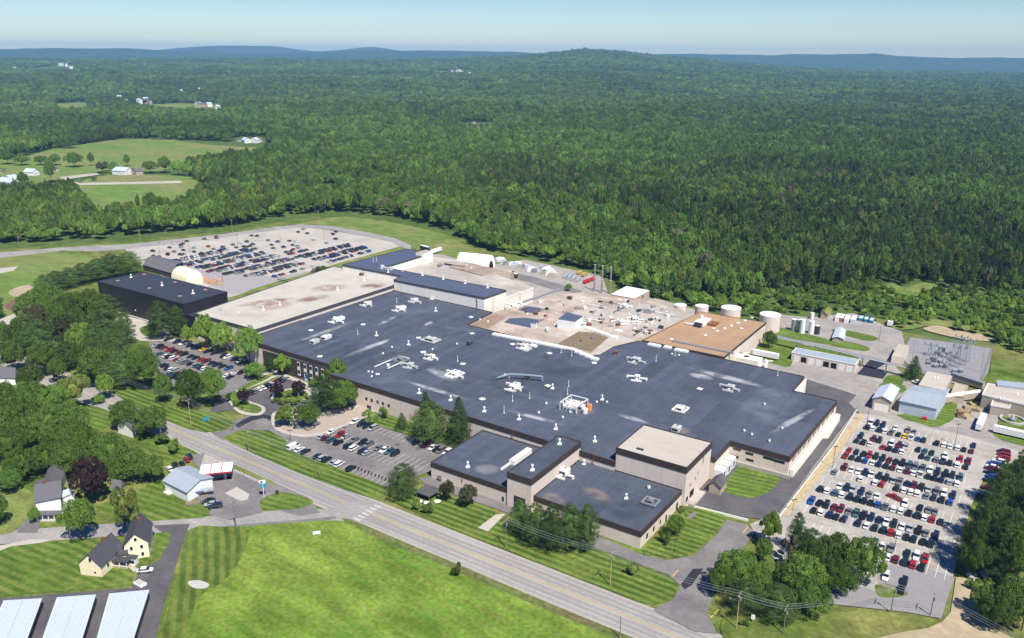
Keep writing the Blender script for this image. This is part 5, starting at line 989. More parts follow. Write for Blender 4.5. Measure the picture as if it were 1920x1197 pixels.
# pipe bridge
t=thing('pipe_bridge','long raised pipe bridge crossing the truck yard','pipe bridge'); A=P(1452,630,5.5);B=P(1712,693,5.5)
for k,o_ in enumerate((-.9,-.3,.3,.9)):
    b=MB(); b.tube((A[0],A[1]+o_,5.6+.1*(k%2)),(B[0],B[1]+o_,5.6+.1*(k%2)),.28,M['grey'] if k%2 else M['white'],8); b.build('pipe',t)
b=MB()
for k in range(7):
    f=k/6*.98+.01; x=A[0]+(B[0]-A[0])*f; y=A[1]+(B[1]-A[1])*f
    for s_ in (-1.2,1.2): b.box(x-.18,y+s_-.18,0,x+.18,y+s_+.18,5.3,M['wallt'])
    b.box(x-.2,y-1.5,5.0,x+.2,y+1.5,5.3,M['wallt'])
b.build('pier',t); b=MB(); d=np.array(B[:2])-np.array(A[:2])
b.tube((A[0],A[1]-1.3,6.4),(B[0],B[1]-1.3,6.4),.08,M['grey'],4); b.tube((A[0],A[1]+1.3,6.4),(B[0],B[1]+1.3,6.4),.08,M['grey'],4); b.build('rail',t)
# substation
def lattice(b,x,y,h,w_,m):
    for sx in (-1,1):
        for sy in (-1,1): b.tube((x+sx*w_,y+sy*w_,0),(x+sx*w_*.35,y+sy*w_*.35,h),.12,m,4)
    k=int(h/1.8)
    for i in range(k):
        z0=h*i/k; z1=h*(i+1)/k; a=w_*(1-.65*i/k); c=w_*(1-.65*(i+1)/k)
        b.tube((x-a,y-a,z0),(x+c,y-c,z1),.06,m,4); b.tube((x+a,y-a,z0),(x+c,y+c,z1),.06,m,4); b.tube((x+a,y+a,z0),(x-c,y+c,z1),.06,m,4); b.tube((x-a,y+a,z0),(x-c,y-c,z1),.06,m,4)
for i,(x,y,ty) in enumerate([(1793,690,650),(1805,686,640),(1785,676,636),(1796,672,630),(1776,694,660),(1742,668,645),(1812,680,636)]):
    c=P(x,y); t=thing('lattice_tower',f'{ORD[i]} steel lattice tower of the substation counted from the front','lattice tower',c,0,'substation lattice towers'); b=MB(); h=up(c,ty); lattice(b,0,0,h,1.1,M['steel']); b.build('lattice',t); b=MB(); b.box(-3.4,-.15,h-1,3.4,.15,h-.7,M['steel']); b.box(-.15,-3.4,h-2.4,.15,3.4,h-2.1,M['steel'])
    b.build('crossarm',t)
    for s_ in (-3,0,3): b=MB(); b.cyl(s_,0,h-.7,h+.5,.18,M['wallg'],6); b.build('insulator',t)
for i,(x,y) in enumerate([(1749,679),(1757,668),(1765,660),(1772,690),(1788,700),(1740,684),(1752,690),(1800,700),(1762,682)]):
    c=P(x,y); t=thing('transformer',f'blue-grey {"large" if i<3 else "small"} transformer, {ORD[i]} from the front left in the substation' ,'transformer',c,.1*i,'substation transformers'); s_=1 if i<3 else .6; b=MB()
    b.box(-1.8*s_,-1.2*s_,.3,1.8*s_,1.2*s_,3.4*s_,M['steel']); [b.box(-1.6*s_+k*.5*s_,-1.7*s_,.5,-1.35*s_+k*.5*s_,-1.2*s_,3*s_,M['grey']) for k in range(7)]; b.build('tank',t)
    b=MB(); [b.cyl(k*1.1*s_,0,3.4*s_,4.8*s_,.16,M['white'],6) for k in (-1,0,1)]; b.build('bushing',t)
def fence(name,label,pts,h,step,m,gaps=0,closed=False,wall=None):
    t=thing(name,label,'fence'); b=MB(); r_=MB(); g=MB()
    P_=[np.array(p[:2],float) for p in pts]+([np.array(pts[0][:2],float)] if closed else [])
    for a,c in zip(P_,P_[1:]):
        L_=np.linalg.norm(c-a); n=max(1,int(L_/step)); d=(c-a)/L_
        for k in range(n+1): q=a+(c-a)*k/n; b.cyl(q[0],q[1],0,h,.06,m,5)
        for z in (h,h*.5,.15): r_.tube((*a,z),(*c,z),.035,m,4)
        for k in range(int(L_/.5)): q=a+d*k*.5; g.tube((*q,.1),(*(q+d*.5),h),.014,m,3); g.tube((*(q+d*.5),.1),(*q,h),.014,m,3)
        if wall: w_=MB(); nn=np.array([-d[1],d[0]])*.2; w_.prism([tuple(a-nn),tuple(c-nn),tuple(c+nn),tuple(a+nn)],0,wall,M['wallc']); w_.build('base_wall',t)
    b.build('post',t); r_.build('rail',t); g.build('mesh',t); return t
fence('chain_link_fence','chain-link fence round the substation',[P(1690,668),P(1707,634),P(1864,654),P(1838,722),P(1700,698)],2.6,4,M['grey'],closed=True)
fence('chain_link_fence','chain-link fence on a cream wall beside the loading lane',[P(1285,948),P(1340,962),P(1403,978)],2.4,3,M['grey'],wall=.9)
fence('chain_link_fence','chain-link fence along the ochre strip of the big car park',[P(1458,974),P(1530,880),P(1565,835),P(1606,770)],2.4,4,M['grey'],wall=.5)
fence('chain_link_fence','chain-link fence along the near side of the long yard road',[P(1590,690),P(1660,712),P(1700,735)] and [P(1640,1098),P(1665,1104),P(1692,1116)],1.2,3,M['whiteb'])
# ------------------------------------------------------------------ lower-left houses
def house_windows(t,p,i,fr,zs,w_=.9,h_=1.3,m=None,frame=M['whiteb']):
    for f in fr:
        for z in zs: facewin(t,p[i],p[(i+1)%4],f,z,w_,h_,m,'window',frame)
t,r,p=gable('yellow_house','left wing of the pale yellow farmhouse with dark gabled roof','house',[P(152,1078,0),P(192,1083,0),P(232,1046,0),P(196,1035,0)],4.6,8.2,M['yhouse'],M['slate'],0,chim=True)
house_windows(t,p,0,(.55,),(6.,)); house_windows(t,p,0,(.7,),(1.6,),.7,.7); house_windows(t,p,1,(.3,.7),(2.4,),.9,1.3)
t,r,p=gable('yellow_house_link','low middle part of the pale yellow farmhouse with porch','house',[P(202,1058,0),P(240,1054,0),P(240,1042,0),P(205,1043,0)],3.6,5.6,M['yhouse'],M['slate'],1)
house_windows(t,p,0,(.3,.75),(1.7,),1.2,1.2); b=MB(); q=P(222,1062,0); b.box(-4,-1.2,0,4,1.2,.4,M['woodl']); b.box(-4.2,-1.4,2.6,4.2,1.4,2.8,M['slate']); [b.box(x-.1,-1.2,.4,x+.1,-1.,2.6,M['whiteb']) for x in (-3.8,-1.3,1.3,3.8)]; b.box(-4,-1.25,.9,4,-1.15,1.2,M['whiteb']); o=b.build('porch',t,q); o.rotation_euler=(0,0,rad(25))
t,r,p=gable('yellow_house_main','tallest wing of the pale yellow farmhouse beside the drive','house',[P(237,1053,0),P(281,1044,0),P(288,1010,0),P(250,1010,0)],6.2,9.8,M['yhouse'],M['slate'],0,chim=True)
house_windows(t,p,0,(.28,.72),(4.4,1.6),.8,1.3,M['glass']); house_windows(t,p,0,(.5,),(7.4,),.8,1.2); house_windows(t,p,1,(.3,.7),(4.4,1.6),.9,1.3)
b=MB(); b.box(-1.6,-.9,0,1.6,.9,2.7,M['whiteb']); b.box(-1.8,-1.1,2.7,1.8,1.1,2.9,M['slate']); b.box(-1.3,-1.0,.9,1.3,-.9,2.1,M['glass']); o=b.build('bay',t,P(249,1058,0)); o.rotation_euler=(0,0,rad(25))
t,r,p=gable('white_teal_house','white two-storey house with teal shutters and grey roof by the woods','house',[P(72,972,0),P(118,962,0),P(122,925,0),P(78,930,0)],6.6,9.2,M['whouse'],M['shing'],1,chim=True)
for f in (.15,.4,.65,.88):
    facewin(t,p[3] if 0 else p[0],p[1],f,5.2,1.,1.4); 
for f in (.07,.28,.52,.77): facewin(t,p[0],p[1],f,5.2,.6,1.5,M['teal'],'shutter',None)
for f in (.2,.5,.8): facewin(t,p[0],p[1],f,1.7,1.2,1.5)
t,r,p=gable('white_teal_wing','rear wing of the white and teal house with long grey roof','house',[P(84,940,0),P(112,936,0),P(126,905,0),P(96,905,0)],6.,9.,M['whouse'],M['shing'],0)
b=MB(); b.box(-4.2,-1.4,2.7,4.2,1.4,2.95,M['shing']); b.box(-4,-1.2,0,4,1.2,.3,M['stone']); [b.box(x-.1,-1.2,.3,x+.1,-1.,2.7,M['whiteb']) for x in (-4,-2,0,2,4)]; o=b.build('porch',t,P(95,975,0)); o.rotation_euler=(0,0,rad(36))
b=MB(); b.box(-2,-2,0,2,2,5.4,M['whouse']); b.box(-2.3,-2.3,5.4,2.3,2.3,5.7,M['tinw']); b.build('side_bay',t,P(127,950,0))
t,r,p=gable('small_white_house','small white house with grey roof half hidden among oaks','house',[P(222,812,0),P(250,822,0),P(258,806,0),P(232,795,0)],4,7,M['whouse'],M['shing'],0,chim=True)
t,r,p=gable('garden_shed_white','white shed with grey roof between the copper tree and the store','shed',[P(212,928,0),P(228,932,0),P(232,916,0),P(216,912,0)],3.2,5,M['whouse'],M['shing'],1)
t,r,p=gable('left_edge_house','white house with grey roof at the left edge beside the woods','house',[P(-4,722,0),P(30,722,0),P(34,706,0),P(4,702,0)],4,7,M['whouse'],M['shing'],1)
t,r,p=gable('roadside_store','white store with pale grey-blue gabled roof beside the forecourt','store',[P(310,920,0),P(353,942,0),P(400,915,0),P(357,893,0)],4.4,6.4,M['whouse'],M['tin'],1)
for f in (.45,.62,.8): facewin(t,p[1],p[2],f,1.7,1.6,1.5)
facewin(t,p[1],p[2],.93,1.2,1.1,2.2,M['dgrey'],'door'); facewin(t,p[1],p[2],.2,1.2,1.1,2.2,M['white'],'door')
b=MB(); b.box(-1,-1,0,1,1,.3,M['wood']); b.box(-3.2,-1.2,2.7,3.2,.9,2.9,M['tin']); o=b.build('awning',t,P(385,930,0)); o.rotation_euler=(0,0,rad(47))
b=MB(); b.box(-2.6,-1.2,0,2.6,1.2,.7,M['wood']); o=b.build('step',t,P(362,945,0)); o.rotation_euler=(0,0,rad(47))
# fuel canopy
c=P(408,899,0); t=thing('fuel_canopy','white and red flat canopy over the fuel pumps','canopy',c,rad(47)); b=MB(); b.box(-6,-4,4.3,6,4,5.,M['whiteb']); b.build('canopy_roof',t)
b=MB(); b.box(-6.05,-4.05,4.35,6.05,-3.98,4.95,M['red']); b.box(5.98,-4.05,4.35,6.05,4.05,4.95,M['whiteb']); b.box(-2.2,-4,5.0,-1.9,4,5.06,M['red']); b.box(1.9,-4,5.,2.2,4,5.06,M['red']); b.box(-1.9,-.15,5.,1.9,.15,5.06,M['red']); b.build('red_stripe',t)
for x in (-3,3): b=MB(); b.box(x-.2,-.2,0,x+.2,.2,4.3,M['white']); b.build('post',t); b=MB(); b.box(x-.5,-.9,0,x+.5,-.35,1.7,M['whiteb']); b.box(x-.45,-.92,.8,x+.45,-.9,1.4,M['red']); b.build('fuel_pump',t)
b=MB(); b.box(-5,-1.2,.0,5,1.,.18,M['conc']); b.build('island',t)
c=P(495,933,0); t=thing('pole_sign','tall white post with blue and white sign board at the forecourt corner','sign',c,rad(47)); b=MB(); b.cyl(0,0,0,6,.15,M['whiteb'],8); b.build('post',t); b=MB(); b.box(-1.1,-.12,4.2,1.1,.12,6.,M['cyan']); b.build('board',t); b=MB(); b.box(-1.1,-.14,6.02,1.1,.14,7.3,M['whiteb']); b.box(-.8,-.16,6.2,-.1,-.14,7.,M['dgrey']); b.build('top_board',t)
# row of boulders / white blocks along the forecourt
for i in range(13):
    f=i/12; b=MB(); q=P(441+f*55,884+f*26); b.box(-.55,-.35,0,.55,.35,.55,M['stone']); b.box(-.4,-.25,.55,.4,.25,.75,M['stone']); o=b.build('boulder',None,q); o.rotation_euler=(0,0,i*.7); tag(o,f'{ORD[i]} pale boulder from the canopy end of the forecourt row','boulder','pale boulders edging the forecourt')
# storage sheds, lower left
for i,q in enumerate([[(-48,1250),(30,1250),(77,1123),(8,1127)],[(62,1250),(136,1250),(178,1116),(108,1121)],[(168,1250),(232,1250),(278,1107),(206,1114)]]):
    w4=[P(*a,3.1) for a in q]; t=thing('storage_shed',f'{["left","middle","right"][i]} one of the three long white-roofed storage sheds','storage shed')
    b=MB(); pts=ccw([a[:2] for a in w4]); b.prism(pts,0,2.8,M['rust'] if 0 else mat('sandy_wall',(.55,.38,.26)),top=False); b.build('wall',t)
    b=MB(); out=offs(pts,.25); b.prism(out,2.8,3.1,M['tinw'],bot=True); b.build('roof',t)
    b=MB(); A0,A1,A2,A3=[np.array(v[:2]) for v in w4]
    for k in range(1,16):
        q0=A0+(A1-A0)*k/16; q1=A3+(A2-A3)*k/16; b.tube((*q0,3.11),(*q1,3.11),.07,M['tin'],4)
    b.build('roof_ribs',t)
    b=MB(); b.tube((*((A0+A1)/2),3.2),(*((A3+A2)/2),3.2),.2,M['tinw'],5); b.build('roof_ridge',t)
    a=np.array(w4[1][:2]);c=np.array(w4[2][:2]); n=14
    for k in range(n): facewin(t,tuple(a),tuple(c),(k+.5)/n,1.3,2.3,2.4,M['dgrey'],'roller_door',None)
# ------------------------------------------------------------------ far houses
FH=[(70,271,14,'W'),(40,273,12,'T'),(8,262,12,'W'),(28,277,10,'T'),(78,271,9,'G'),(232,327,34,'W'),(258,328,20,'T'),(100,322,16,'G'),(60,330,22,'W'),(20,348,44,'W'),(22,342,24,'W'),(462,268,18,'W'),(478,268,16,'W'),(450,266,9,'T'),(488,266,9,'G'),
(225,190,8,'W'),(262,197,10,'W'),(273,194,14,'W'),(281,200,9,'T'),(300,190,14,'T'),(306,188,10,'W'),(375,175,9,'W'),(340,178,7,'W'),(380,206,16,'T'),(392,205,14,'W'),(372,202,10,'G'),(183,193,6,'W'),(238,198,7,'W'),(85,121,8,'W'),(28,133,8,'W'),(125,125,7,'W'),(133,131,9,'W'),(115,124,8,'W'),
(860,137,10,'W'),(872,140,8,'W'),(880,143,7,'W'),(846,137,9,'T'),(830,140,8,'T'),(996,131,4,'W'),(1755,115,5,'W'),(1772,128,5,'W'),(889,235,12,'T'),(2,325,10,'T'),(410,210,8,'W')]
def farpos(x,y):
    D=1000.
    d=ray(x,y); d=d/np.linalg.norm(d); t=200.
    while t<14000:
        p=np.array([0,0,H])+d*t
        if p[2]<terr(p[0],p[1]): break
        t+=12 if t>3000 else 4
    return (float(p[0]),float(p[1]),float(terr(p[0],p[1])))
WHERE=lambda x,y:('on the far left hillside' if y<150 and x<400 else 'in the clearing far off on the left' if y<215 and x<500 else 'in the distant clearing below the hill' if y<150 and x<900 else 'on the far plain' if y<150 else 'beside the sand pit' if x>600 else 'at the right end of the pale pasture' if x>430 else 'beside the country road' if y>300 else 'at the left edge of the pale pasture')
CN={'W':'white','T':'tan','G':'grey'}
grp={}
for q in FH: grp.setdefault((WHERE(q[0],q[1]),),[]).append(q)
for (wh,),L_ in grp.items():
    for i,(x,y,wd,c) in enumerate(sorted(L_)):
        b=farpos(x,y); k=Q(*b)[2]; W_=max(7,min(wd*k/F,34)); h=min(5.5,W_*.4); a=rad((x*37)%70-35); dx=np.array([math.cos(a),math.sin(a)]); dy=np.array([-dx[1],dx[0]])*.65; c0=np.array(b[:2]); s_=W_/2; lift=b[2]+(11 if y<215 else 0)
        pts=[c0-dx*s_-dy*s_,c0+dx*s_-dy*s_,c0+dx*s_+dy*s_,c0-dx*s_+dy*s_]
        t,r,p=gable('farmhouse',f'{CN[c]} house {wh}, {ORD[i]} from the left','house',pts,lift+h,lift+h*1.7,{'W':M['whiteb'],'T':M['wallt'],'G':M['wall']}[c],{'W':M['tinw'],'T':M['shing'],'G':M['shing']}[c],i%2,z0=lift-13,group='distant houses '+wh)
        if y>215: 
            for f in (.25,.6): facewin(t,p[0],p[1],f,lift+h*.5,1.1,1.3)
# ------------------------------------------------------------------ vehicles
PAINT={'w':('white',(.70,.70,.70)),'s':('silver',(.48,.50,.52)),'g':('grey',(.20,.21,.22)),'k':('black',(.014,.015,.018)),'n':('dark blue',(.015,.028,.08)),'e':('dark green',(.012,.032,.03)),'b':('bright blue',(.02,.10,.42)),'t':('teal',(.05,.14,.17)),'r':('red',(.42,.015,.025)),'m':('maroon',(.16,.012,.035)),'y':('yellow',(.72,.42,.03)),'o':('brown',(.12,.06,.04))}
PM={k:mat('paint_'+v[0].replace(' ','_'),v[1],rough=.25,spec=.6) for k,v in PAINT.items()}
CARM={}
def loft(b,secs,m,cap=True):
    V=[];n=len(secs[0])
    for s_ in secs: V+=s_
    fs=[(k*n+i,k*n+(i+1)%n,(k+1)*n+(i+1)%n,(k+1)*n+i) for k in range(len(secs)-1) for i in range(n)]
    if cap: fs+=[tuple(range(n-1,-1,-1)),tuple(range((len(secs)-1)*n,len(secs)*n))]
    b.add(V,fs,m)
def sec(y,w_,z0,z1,ch=.12):
    return [(-w_/2+ch,y,z0),(w_/2-ch,y,z0),(w_/2,y,z0+ch),(w_/2,y,z1-ch),(w_/2-ch*1.2,y,z1),(-w_/2+ch*1.2,y,z1),(-w_/2,y,z1-ch),(-w_/2,y,z0+ch)]
CT={'sedan':(4.6,1.8,.92,1.42,[(-1.85,.93),(-1.15,1.40),(.45,1.42),(1.25,.95)]),'suv':(4.7,1.9,1.08,1.74,[(-2.2,1.1),(-1.95,1.70),(.35,1.74),(1.15,1.1)]),'pickup':(5.4,1.95,1.08,1.78,[(-.75,1.1),(-.6,1.74),(.75,1.78),(1.45,1.1)]),'minivan':(4.9,1.95,1.0,1.75,[(-2.3,1.02),(-2.1,1.70),(.7,1.75),(1.7,1.02)]),'van':(5.6,2.05,1.2,2.3,[(-2.75,1.2),(-2.7,2.28),(1.5,2.3),(2.1,1.25)])}
def car_meshes(ty,pc,wheels=False):
    key=(ty,pc,wheels)
    if key in CARM: return CARM[key]
    L_,W_,zb,zt,cab=CT[ty]; pm=PM[pc]; b=MB(); h=L_/2
    hood=zb-.08
    loft(b,[sec(-h,W_*.86,.38,zb-.18),sec(-h+.18,W_*.95,.26,zb-.04),sec(-h+.6,W_,.22,zb),sec(0,W_,.22,zb+.02),sec(h-1.3,W_,.22,zb-.01),sec(h-.5,W_*.97,.25,hood-.08),sec(h-.12,W_*.9,.3,hood-.2),sec(h,W_*.78,.38,hood-.32)],pm)
    if ty=='pickup':
        b.box(-W_/2+.12,-h+.12,zb-.35,W_/2-.12,-.85,zb+.028,M['dgrey'])
        b.box(-W_/2+.02,-h+.1,zb,-W_/2+.12,-.8,zb+.12,pm); b.box(W_/2-.12,-h+.1,zb,W_/2-.02,-.8,zb+.12,pm); b.box(-W_/2+.02,-h+.05,zb,W_/2-.02,-h+.13,zb+.12,pm)
    # roof panel
    (y0,z0),(y1,z1),(y2,z2),(y3,z3)=cab; wt=W_*.78
    b.add([(-wt/2,y1,z1),(wt/2,y1,z1),(wt/2,y2,z2),(-wt/2,y2,z2),(-wt/2-.03,y1-.05,z1-.09),(wt/2+.03,y1-.05,z1-.09),(wt/2+.03,y2+.06,z2-.09),(-wt/2-.03,y2+.06,z2-.09)],[(0,1,2,3),(4,5,1,0),(5,6,2,1),(6,7,3,2),(7,4,0,3)],pm)
    for sx in (-1,1):
        if ty in('van',): b.box(sx*(W_/2-.05)-.03,y0,zb-.1,sx*(W_/2-.05)+.03,y2-.7,z1-.06,pm)
        b.box(sx*(wt/2+.04)-.04,(y1+y2)/2-.06,zb,sx*(wt/2+.06)+.02,(y1+y2)/2+.06,z1-.08,pm)
    if not wheels:
        for sx in (-1,1):
            for sy in (-h+.85,h-.9): b.tube((sx*(W_/2-.2),sy,.33),(sx*(W_/2+.01),sy,.33),.33,M['black'],10)
    bm=b; me=bpy.data.meshes.new('body'); me.from_pydata(b.v,[],b.f); [me.materials.append(q) for q in b.mats]; me.polygons.foreach_set('material_index',b.m)
    g=MB(); wb=W_*.93; zz=zb-.03
    V=[(-wb/2,y0,zz),(wb/2,y0,zz),(wb/2,y3,zz),(-wb/2,y3,zz),(-wt/2,y1,z1-.05),(wt/2,y1,z1-.05),(wt/2,y2,z2-.05),(-wt/2,y2,z2-.05)]
    g.add(V,[(0,1,5,4),(1,2,6,5),(2,3,7,6),(3,0,4,7)],M['glass']); gm=bpy.data.meshes.new('windows'); gm.from_pydata(g.v,[],g.f); gm.materials.append(M['glass'])
    CARM[key]=(me,gm); return CARM[key]
WHM=None
def car(x,y,rz,ty,pc,label,group,detail=False,z=.3):
    global WHM
    t=thing('parked_car',label,{'sedan':'car','suv':'car','minivan':'minivan','pickup':'pickup truck','van':'van'}[ty],(x,y,z),rz,group)
    t.scale=(1.02,1.08,1.05); bm,gm=car_meshes(ty,pc,detail); link('body',bm,t); link('windows',gm,t)
    if detail:
        L_,W_=CT[ty][:2]
        if WHM is None:
            b=MB(); b.tube((-.11,0,0),(.11,0,0),.33,M['black'],14); b.tube((-.12,0,0),(.12,0,0),.19,M['grey'],10); WHM=bpy.data.meshes.new('wheel'); WHM.from_pydata(b.v,[],b.f); [WHM.materials.append(q) for q in b.mats]; WHM.polygons.foreach_set('material_index',b.m)
        for sx in (-1,1):
            for sy in (-L_/2+.85,L_/2-.9): link('wheel',WHM,t,(sx*(W_/2-.1),sy,.33))
        for nm,yy,mm in (('headlight',L_/2-.16,M['whiteb']),('tail_light',-L_/2-.0,M['red'])):
            for sx in (-1,1): b=MB(); b.box(sx*W_*.33-.16,yy-.06,.55,sx*W_*.33+.16,yy+.04,.72,mm); b.build(nm,t)
    return t
DET=(80/1,)
CARS=[]   # x,y,rz,type,paint,rowkey,sort
def snap(v,l): return min(l,key=lambda a:abs(a-v))
def px_cars(txt,o,s,rows,rot,name,axis='y'):
    for tk in txt.split(';'):
        a=tk.split(); x=o[0]+float(a[0])/s; y=o[1]+float(a[1])/s; c=a[2] if len(a)>2 else 'K'; ty=a[3] if len(a)>3 else None
        p=P(x,y,1.); X_,Y_=p[0],p[1]
        if c=='K': c=random.choice('kkneegnk')
        ty=ty or random.choice(['sedan','sedan','sedan','suv','suv','minivan','pickup'] if c!='b' else ['sedan','suv'])
        if rows:
            k=snap(Y_ if axis=='y' else X_,rows); j=rows.index(k)
            if axis=='y': Y_=k
            else: X_=k
        else: j=0
        rz=rot if isinstance(rot,(int,float)) else rot[j%len(rot)]
        if not rows or True: CARS.append([X_,Y_,rz+random.uniform(-.03,.03),ty,c,(name,j),x])
R1=[377.5,371,359.6,353.8,342.4,336.2,325,319,308.2,301.8,290.6,284.2,273.4,267.6,255.6,251]
RR=[math.pi,0]*8
E4='1540,770'
px_cars('795 190 w;880 225 K;990 235 n suv;1180 300 w;1385 325 K suv;1480 355 K;730 270 K;825 280 w;920 320 n suv;1015 340 w;1115 370 g pickup;1230 395 K;1335 410 y sedan;1435 435 w;1540 465 b;1640 475 K suv;640 400 n suv;825 480 m;1130 520 w;1230 590 m suv;1340 600 s;570 480 K;675 510 K;775 550 w;925 490 e suv;985 590 r;1085 610 K;1190 640 K suv;1290 670 w;'
 '445 640 r;560 670 K;670 700 K;775 700 r suv;870 750 K;980 780 K;1080 820 m;390 720 r;490 750 K;590 790 K;700 810 b suv;815 840 w;920 860 K;1030 900 e suv;1145 920 m;1260 950 w;1370 975 m suv;210 980 K;360 930 m;470 970 w;580 990 w;700 1000 n suv;810 1010 w pickup;930 1050 K suv;1040 1090 K;625 1110 w suv;870 1140 w;1190 825 e;1290 870 k',(1540,770),8.55,R1,RR,'e')
px_cars('485 350 K suv;590 390 w;700 350 w;690 410 w;815 430 w;920 450 K;1075 380 K;1040 480 m;180 470 K;290 490 t;240 560 K;350 560 t;400 520 K;350 610 w;470 620 g;620 540 w suv;580 650 K;690 670 e;860 610 r suv;810 710 w;1000 610 m;950 730 e suv;'
 '45 700 t;140 720 g;110 820 w;260 740 t;215 850 w;390 740 s;370 800 w;340 880 K;500 800 K;450 900 K;620 850 K;560 930 n suv;730 870 K;680 980 s;860 900 t;810 990 w suv',(1700,790),8.55,R1,RR,'e')
px_cars('210 170 e suv;130 290 r;340 220 s;460 240 g;410 350 K;600 280 n;540 410 w suv;750 280 o suv;720 335 m;670 440 w;870 340 K;800 440 w;1000 380 s;960 510 K;1160 390 g;1100 540 K;1310 410 w;1260 560 K;1480 440 n;1420 590 b suv;60 660 b;200 700 g;350 750 w;560 650 w suv;490 790 w;650 800 K suv;860 700 K;800 850 K suv;1010 740 g;930 900 w suv;1130 800 K;1080 930 r suv;1240 970 K',(1640,880),9.98,R1,RR,'e')
px_cars('380 370 K;515 390 w;740 320 w;870 350 n suv;980 390 s;1130 460 K;1280 490 K;1430 520 w;650 440 t suv;790 470 w;930 520 K;1050 590 K suv;1190 600 K;1310 650 K;220 580 b pickup;350 650 K;480 690 K;630 720 m;750 770 m suv;900 800 K;1035 850 t;1190 860 K;1330 910 K;260 760 K;400 800 w;560 840 K;670 900 K;820 940 n;1080 1030 n suv;1240 1060 w',(1500,880),9.975,R1,RR,'e')
px_cars('400 60 n;520 90 w pickup;650 110 K;340 180 K;480 210 e suv;600 240 r suv;770 170 w;720 290 w;900 200 s;850 310 K;1040 230 K;970 350 e suv;1160 270 g;1120 380 K;1320 300 n suv;1240 420 K suv;230 360 s;340 430 K;460 480 w;600 520 K suv;420 570 w;550 640 w;670 690 m suv;860 590 K;820 730 e suv;1010 640 w;945 770 r;1150 670 r;1100 810 K suv;520 950 w;810 1050 K;770 1160 K',(1600,970),8.55,R1,RR,'e')
px_cars('1560 485 m minivan;1560 535 r minivan;1560 590 r suv;1480 640 w;1400 680 b suv;1370 720 w;1360 760 m;1340 820 K;1370 880 b;1330 940 K;1300 1060 m;1240 1150 s',(1700,790),8.55,None,math.pi/2,'strip')
px_cars('360 520 r pickup',(1640,880),9.98,None,math.pi/2-.4,'cross')
px_cars('140 700 s;150 715 w',(1450+0,780),2.87,None,.2,'grove')
px_cars('200 570 w van;270 620 w;360 660 e suv;560 730 K;640 760 s;700 780 K suv;820 830 s;890 860 w;1080 930 K suv',(530,770),8.55,[212],[0],'fa')
px_cars('620 420 s;680 440 m;750 480 t;870 520 k suv;1040 570 K suv;1130 600 w;1180 620 w;1280 650 n suv;1350 670 s;770 340 w;900 390 r suv;970 430 s;1130 470 g;1280 510 k suv;1350 550 g',(530,770),8.55,[225.8,231.8],[0,math.pi],'fb')
px_cars('530 570 g;570 580 w;640 590 w;720 610 t;800 640 K suv',(640,770),7.98,[225.8,231.8],[0,math.pi],'fb')
px_cars('190 170 w;280 210 n suv;380 230 K;450 270 s;1100 480 e;1240 520 m;1360 550 w;1430 570 k;1520 570 g;1620 600 w',(640,770),7.98,[245],[math.pi],'fc')
px_cars('330 400 n;390 380 g;450 350 w;510 330 w;570 305 n;630 290 s;690 255 m;750 235 K;840 210 s;800 225 K',(420,680),7.04,[-312],[math.pi/2],'v','x')
px_cars('200 240 s;260 255 K;320 270 m;390 262 w;470 285 r;545 300 K;620 325 m;700 345 k;790 380 n;870 400 K;940 430 r;1010 455 m;1080 490 K;1150 515 n;1230 540 K;1310 575 b suv;330 340 t;400 380 w;450 390 e;520 410 w;570 430 r;640 440 s;700 470 g;760 500 K;820 520 s;880 525 t;940 550 K;1010 560 w;1070 570 e;1400 640 w;1520 630 k suv',(260,620),7.98,[249.3,256.3],[0,math.pi],'la')
px_cars('400 140 K;590 160 K;650 200 w;740 230 n;850 260 n;940 290 y sedan;1030 310 k;1110 340 K;1240 390 k;1340 390 w suv;1420 430 n;1500 460 w;1560 470 e',(260,620),7.98,[267],[math.pi],'lb')
px_cars('390 520 n;440 560 K;500 580 w;560 590 s;480 650 t;540 680 K;600 700 n;590 640 m;420 840 k;480 870 n;1400 650 w;1370 690 n',(260,620),7.98,None,.1,'lc')
CARS=[c for c in CARS]
# single cars
for x,y,rz,ty,c,wh in [(355,857,1.2,'suv','n','farthest of the cars beside the store forecourt'),(350,862,1.2,'sedan','r','between two dark cars beside the store forecourt'),(341,870,1.2,'sedan','e','third from the road beside the store forecourt'),(328,873,1.2,'suv','k','behind the store, fourth from the road'),(318,880,1.3,'sedan','w','half hidden behind the store'),
 (391,940,.9+1.57,'sedan','k','farthest of three before the store'),(396,946,.9+1.57,'sedan','s','between two dark cars before the store'),(404,950,.9+1.57,'suv','n','nearest of three before the store'),(272,1070,.75-1.57,'sedan','w','parked by the yellow farmhouse'),(104,703,.95+1.57*0,'sedan','n','driving on the main road among the trees'),(1720,718,1.4,'pickup','w','under the spruce beside the substation'),(1515,648,1.45,'pickup','w','on the lane below the pipe bridge'),(368,888,2.4,'sedan','k','behind the fuel canopy'),(1240,548,1.2,'van','w','at the corner of the boiler house')]:
    p=P(x,y,.7); t=car(p[0],p[1],rz,ty,c,f'{PAINT[c][0]} {ty} {wh}','cars parked about the place',True,.35)
PHR={'strip':'car {o} from the top in the row along the right-hand pines','cross':'{o} vehicle standing crosswise in the big right car park','grove':'car {o} from the left half hidden by the entrance grove','fa':'{o} from the left in the roadside row of the front car park','fc':'{o} from the left in the factory-side row of the front car park',
 'v':'{o} from the left in the visitor row by the roundabout','lb':'{o} from the left in the upper row of the left car park','lc':'{o} from the left among the trees of the left car park'}
groups={}
for c in CARS: groups.setdefault(c[5],[]).append(c)
ncar=14; keys=sorted(groups,key=str)
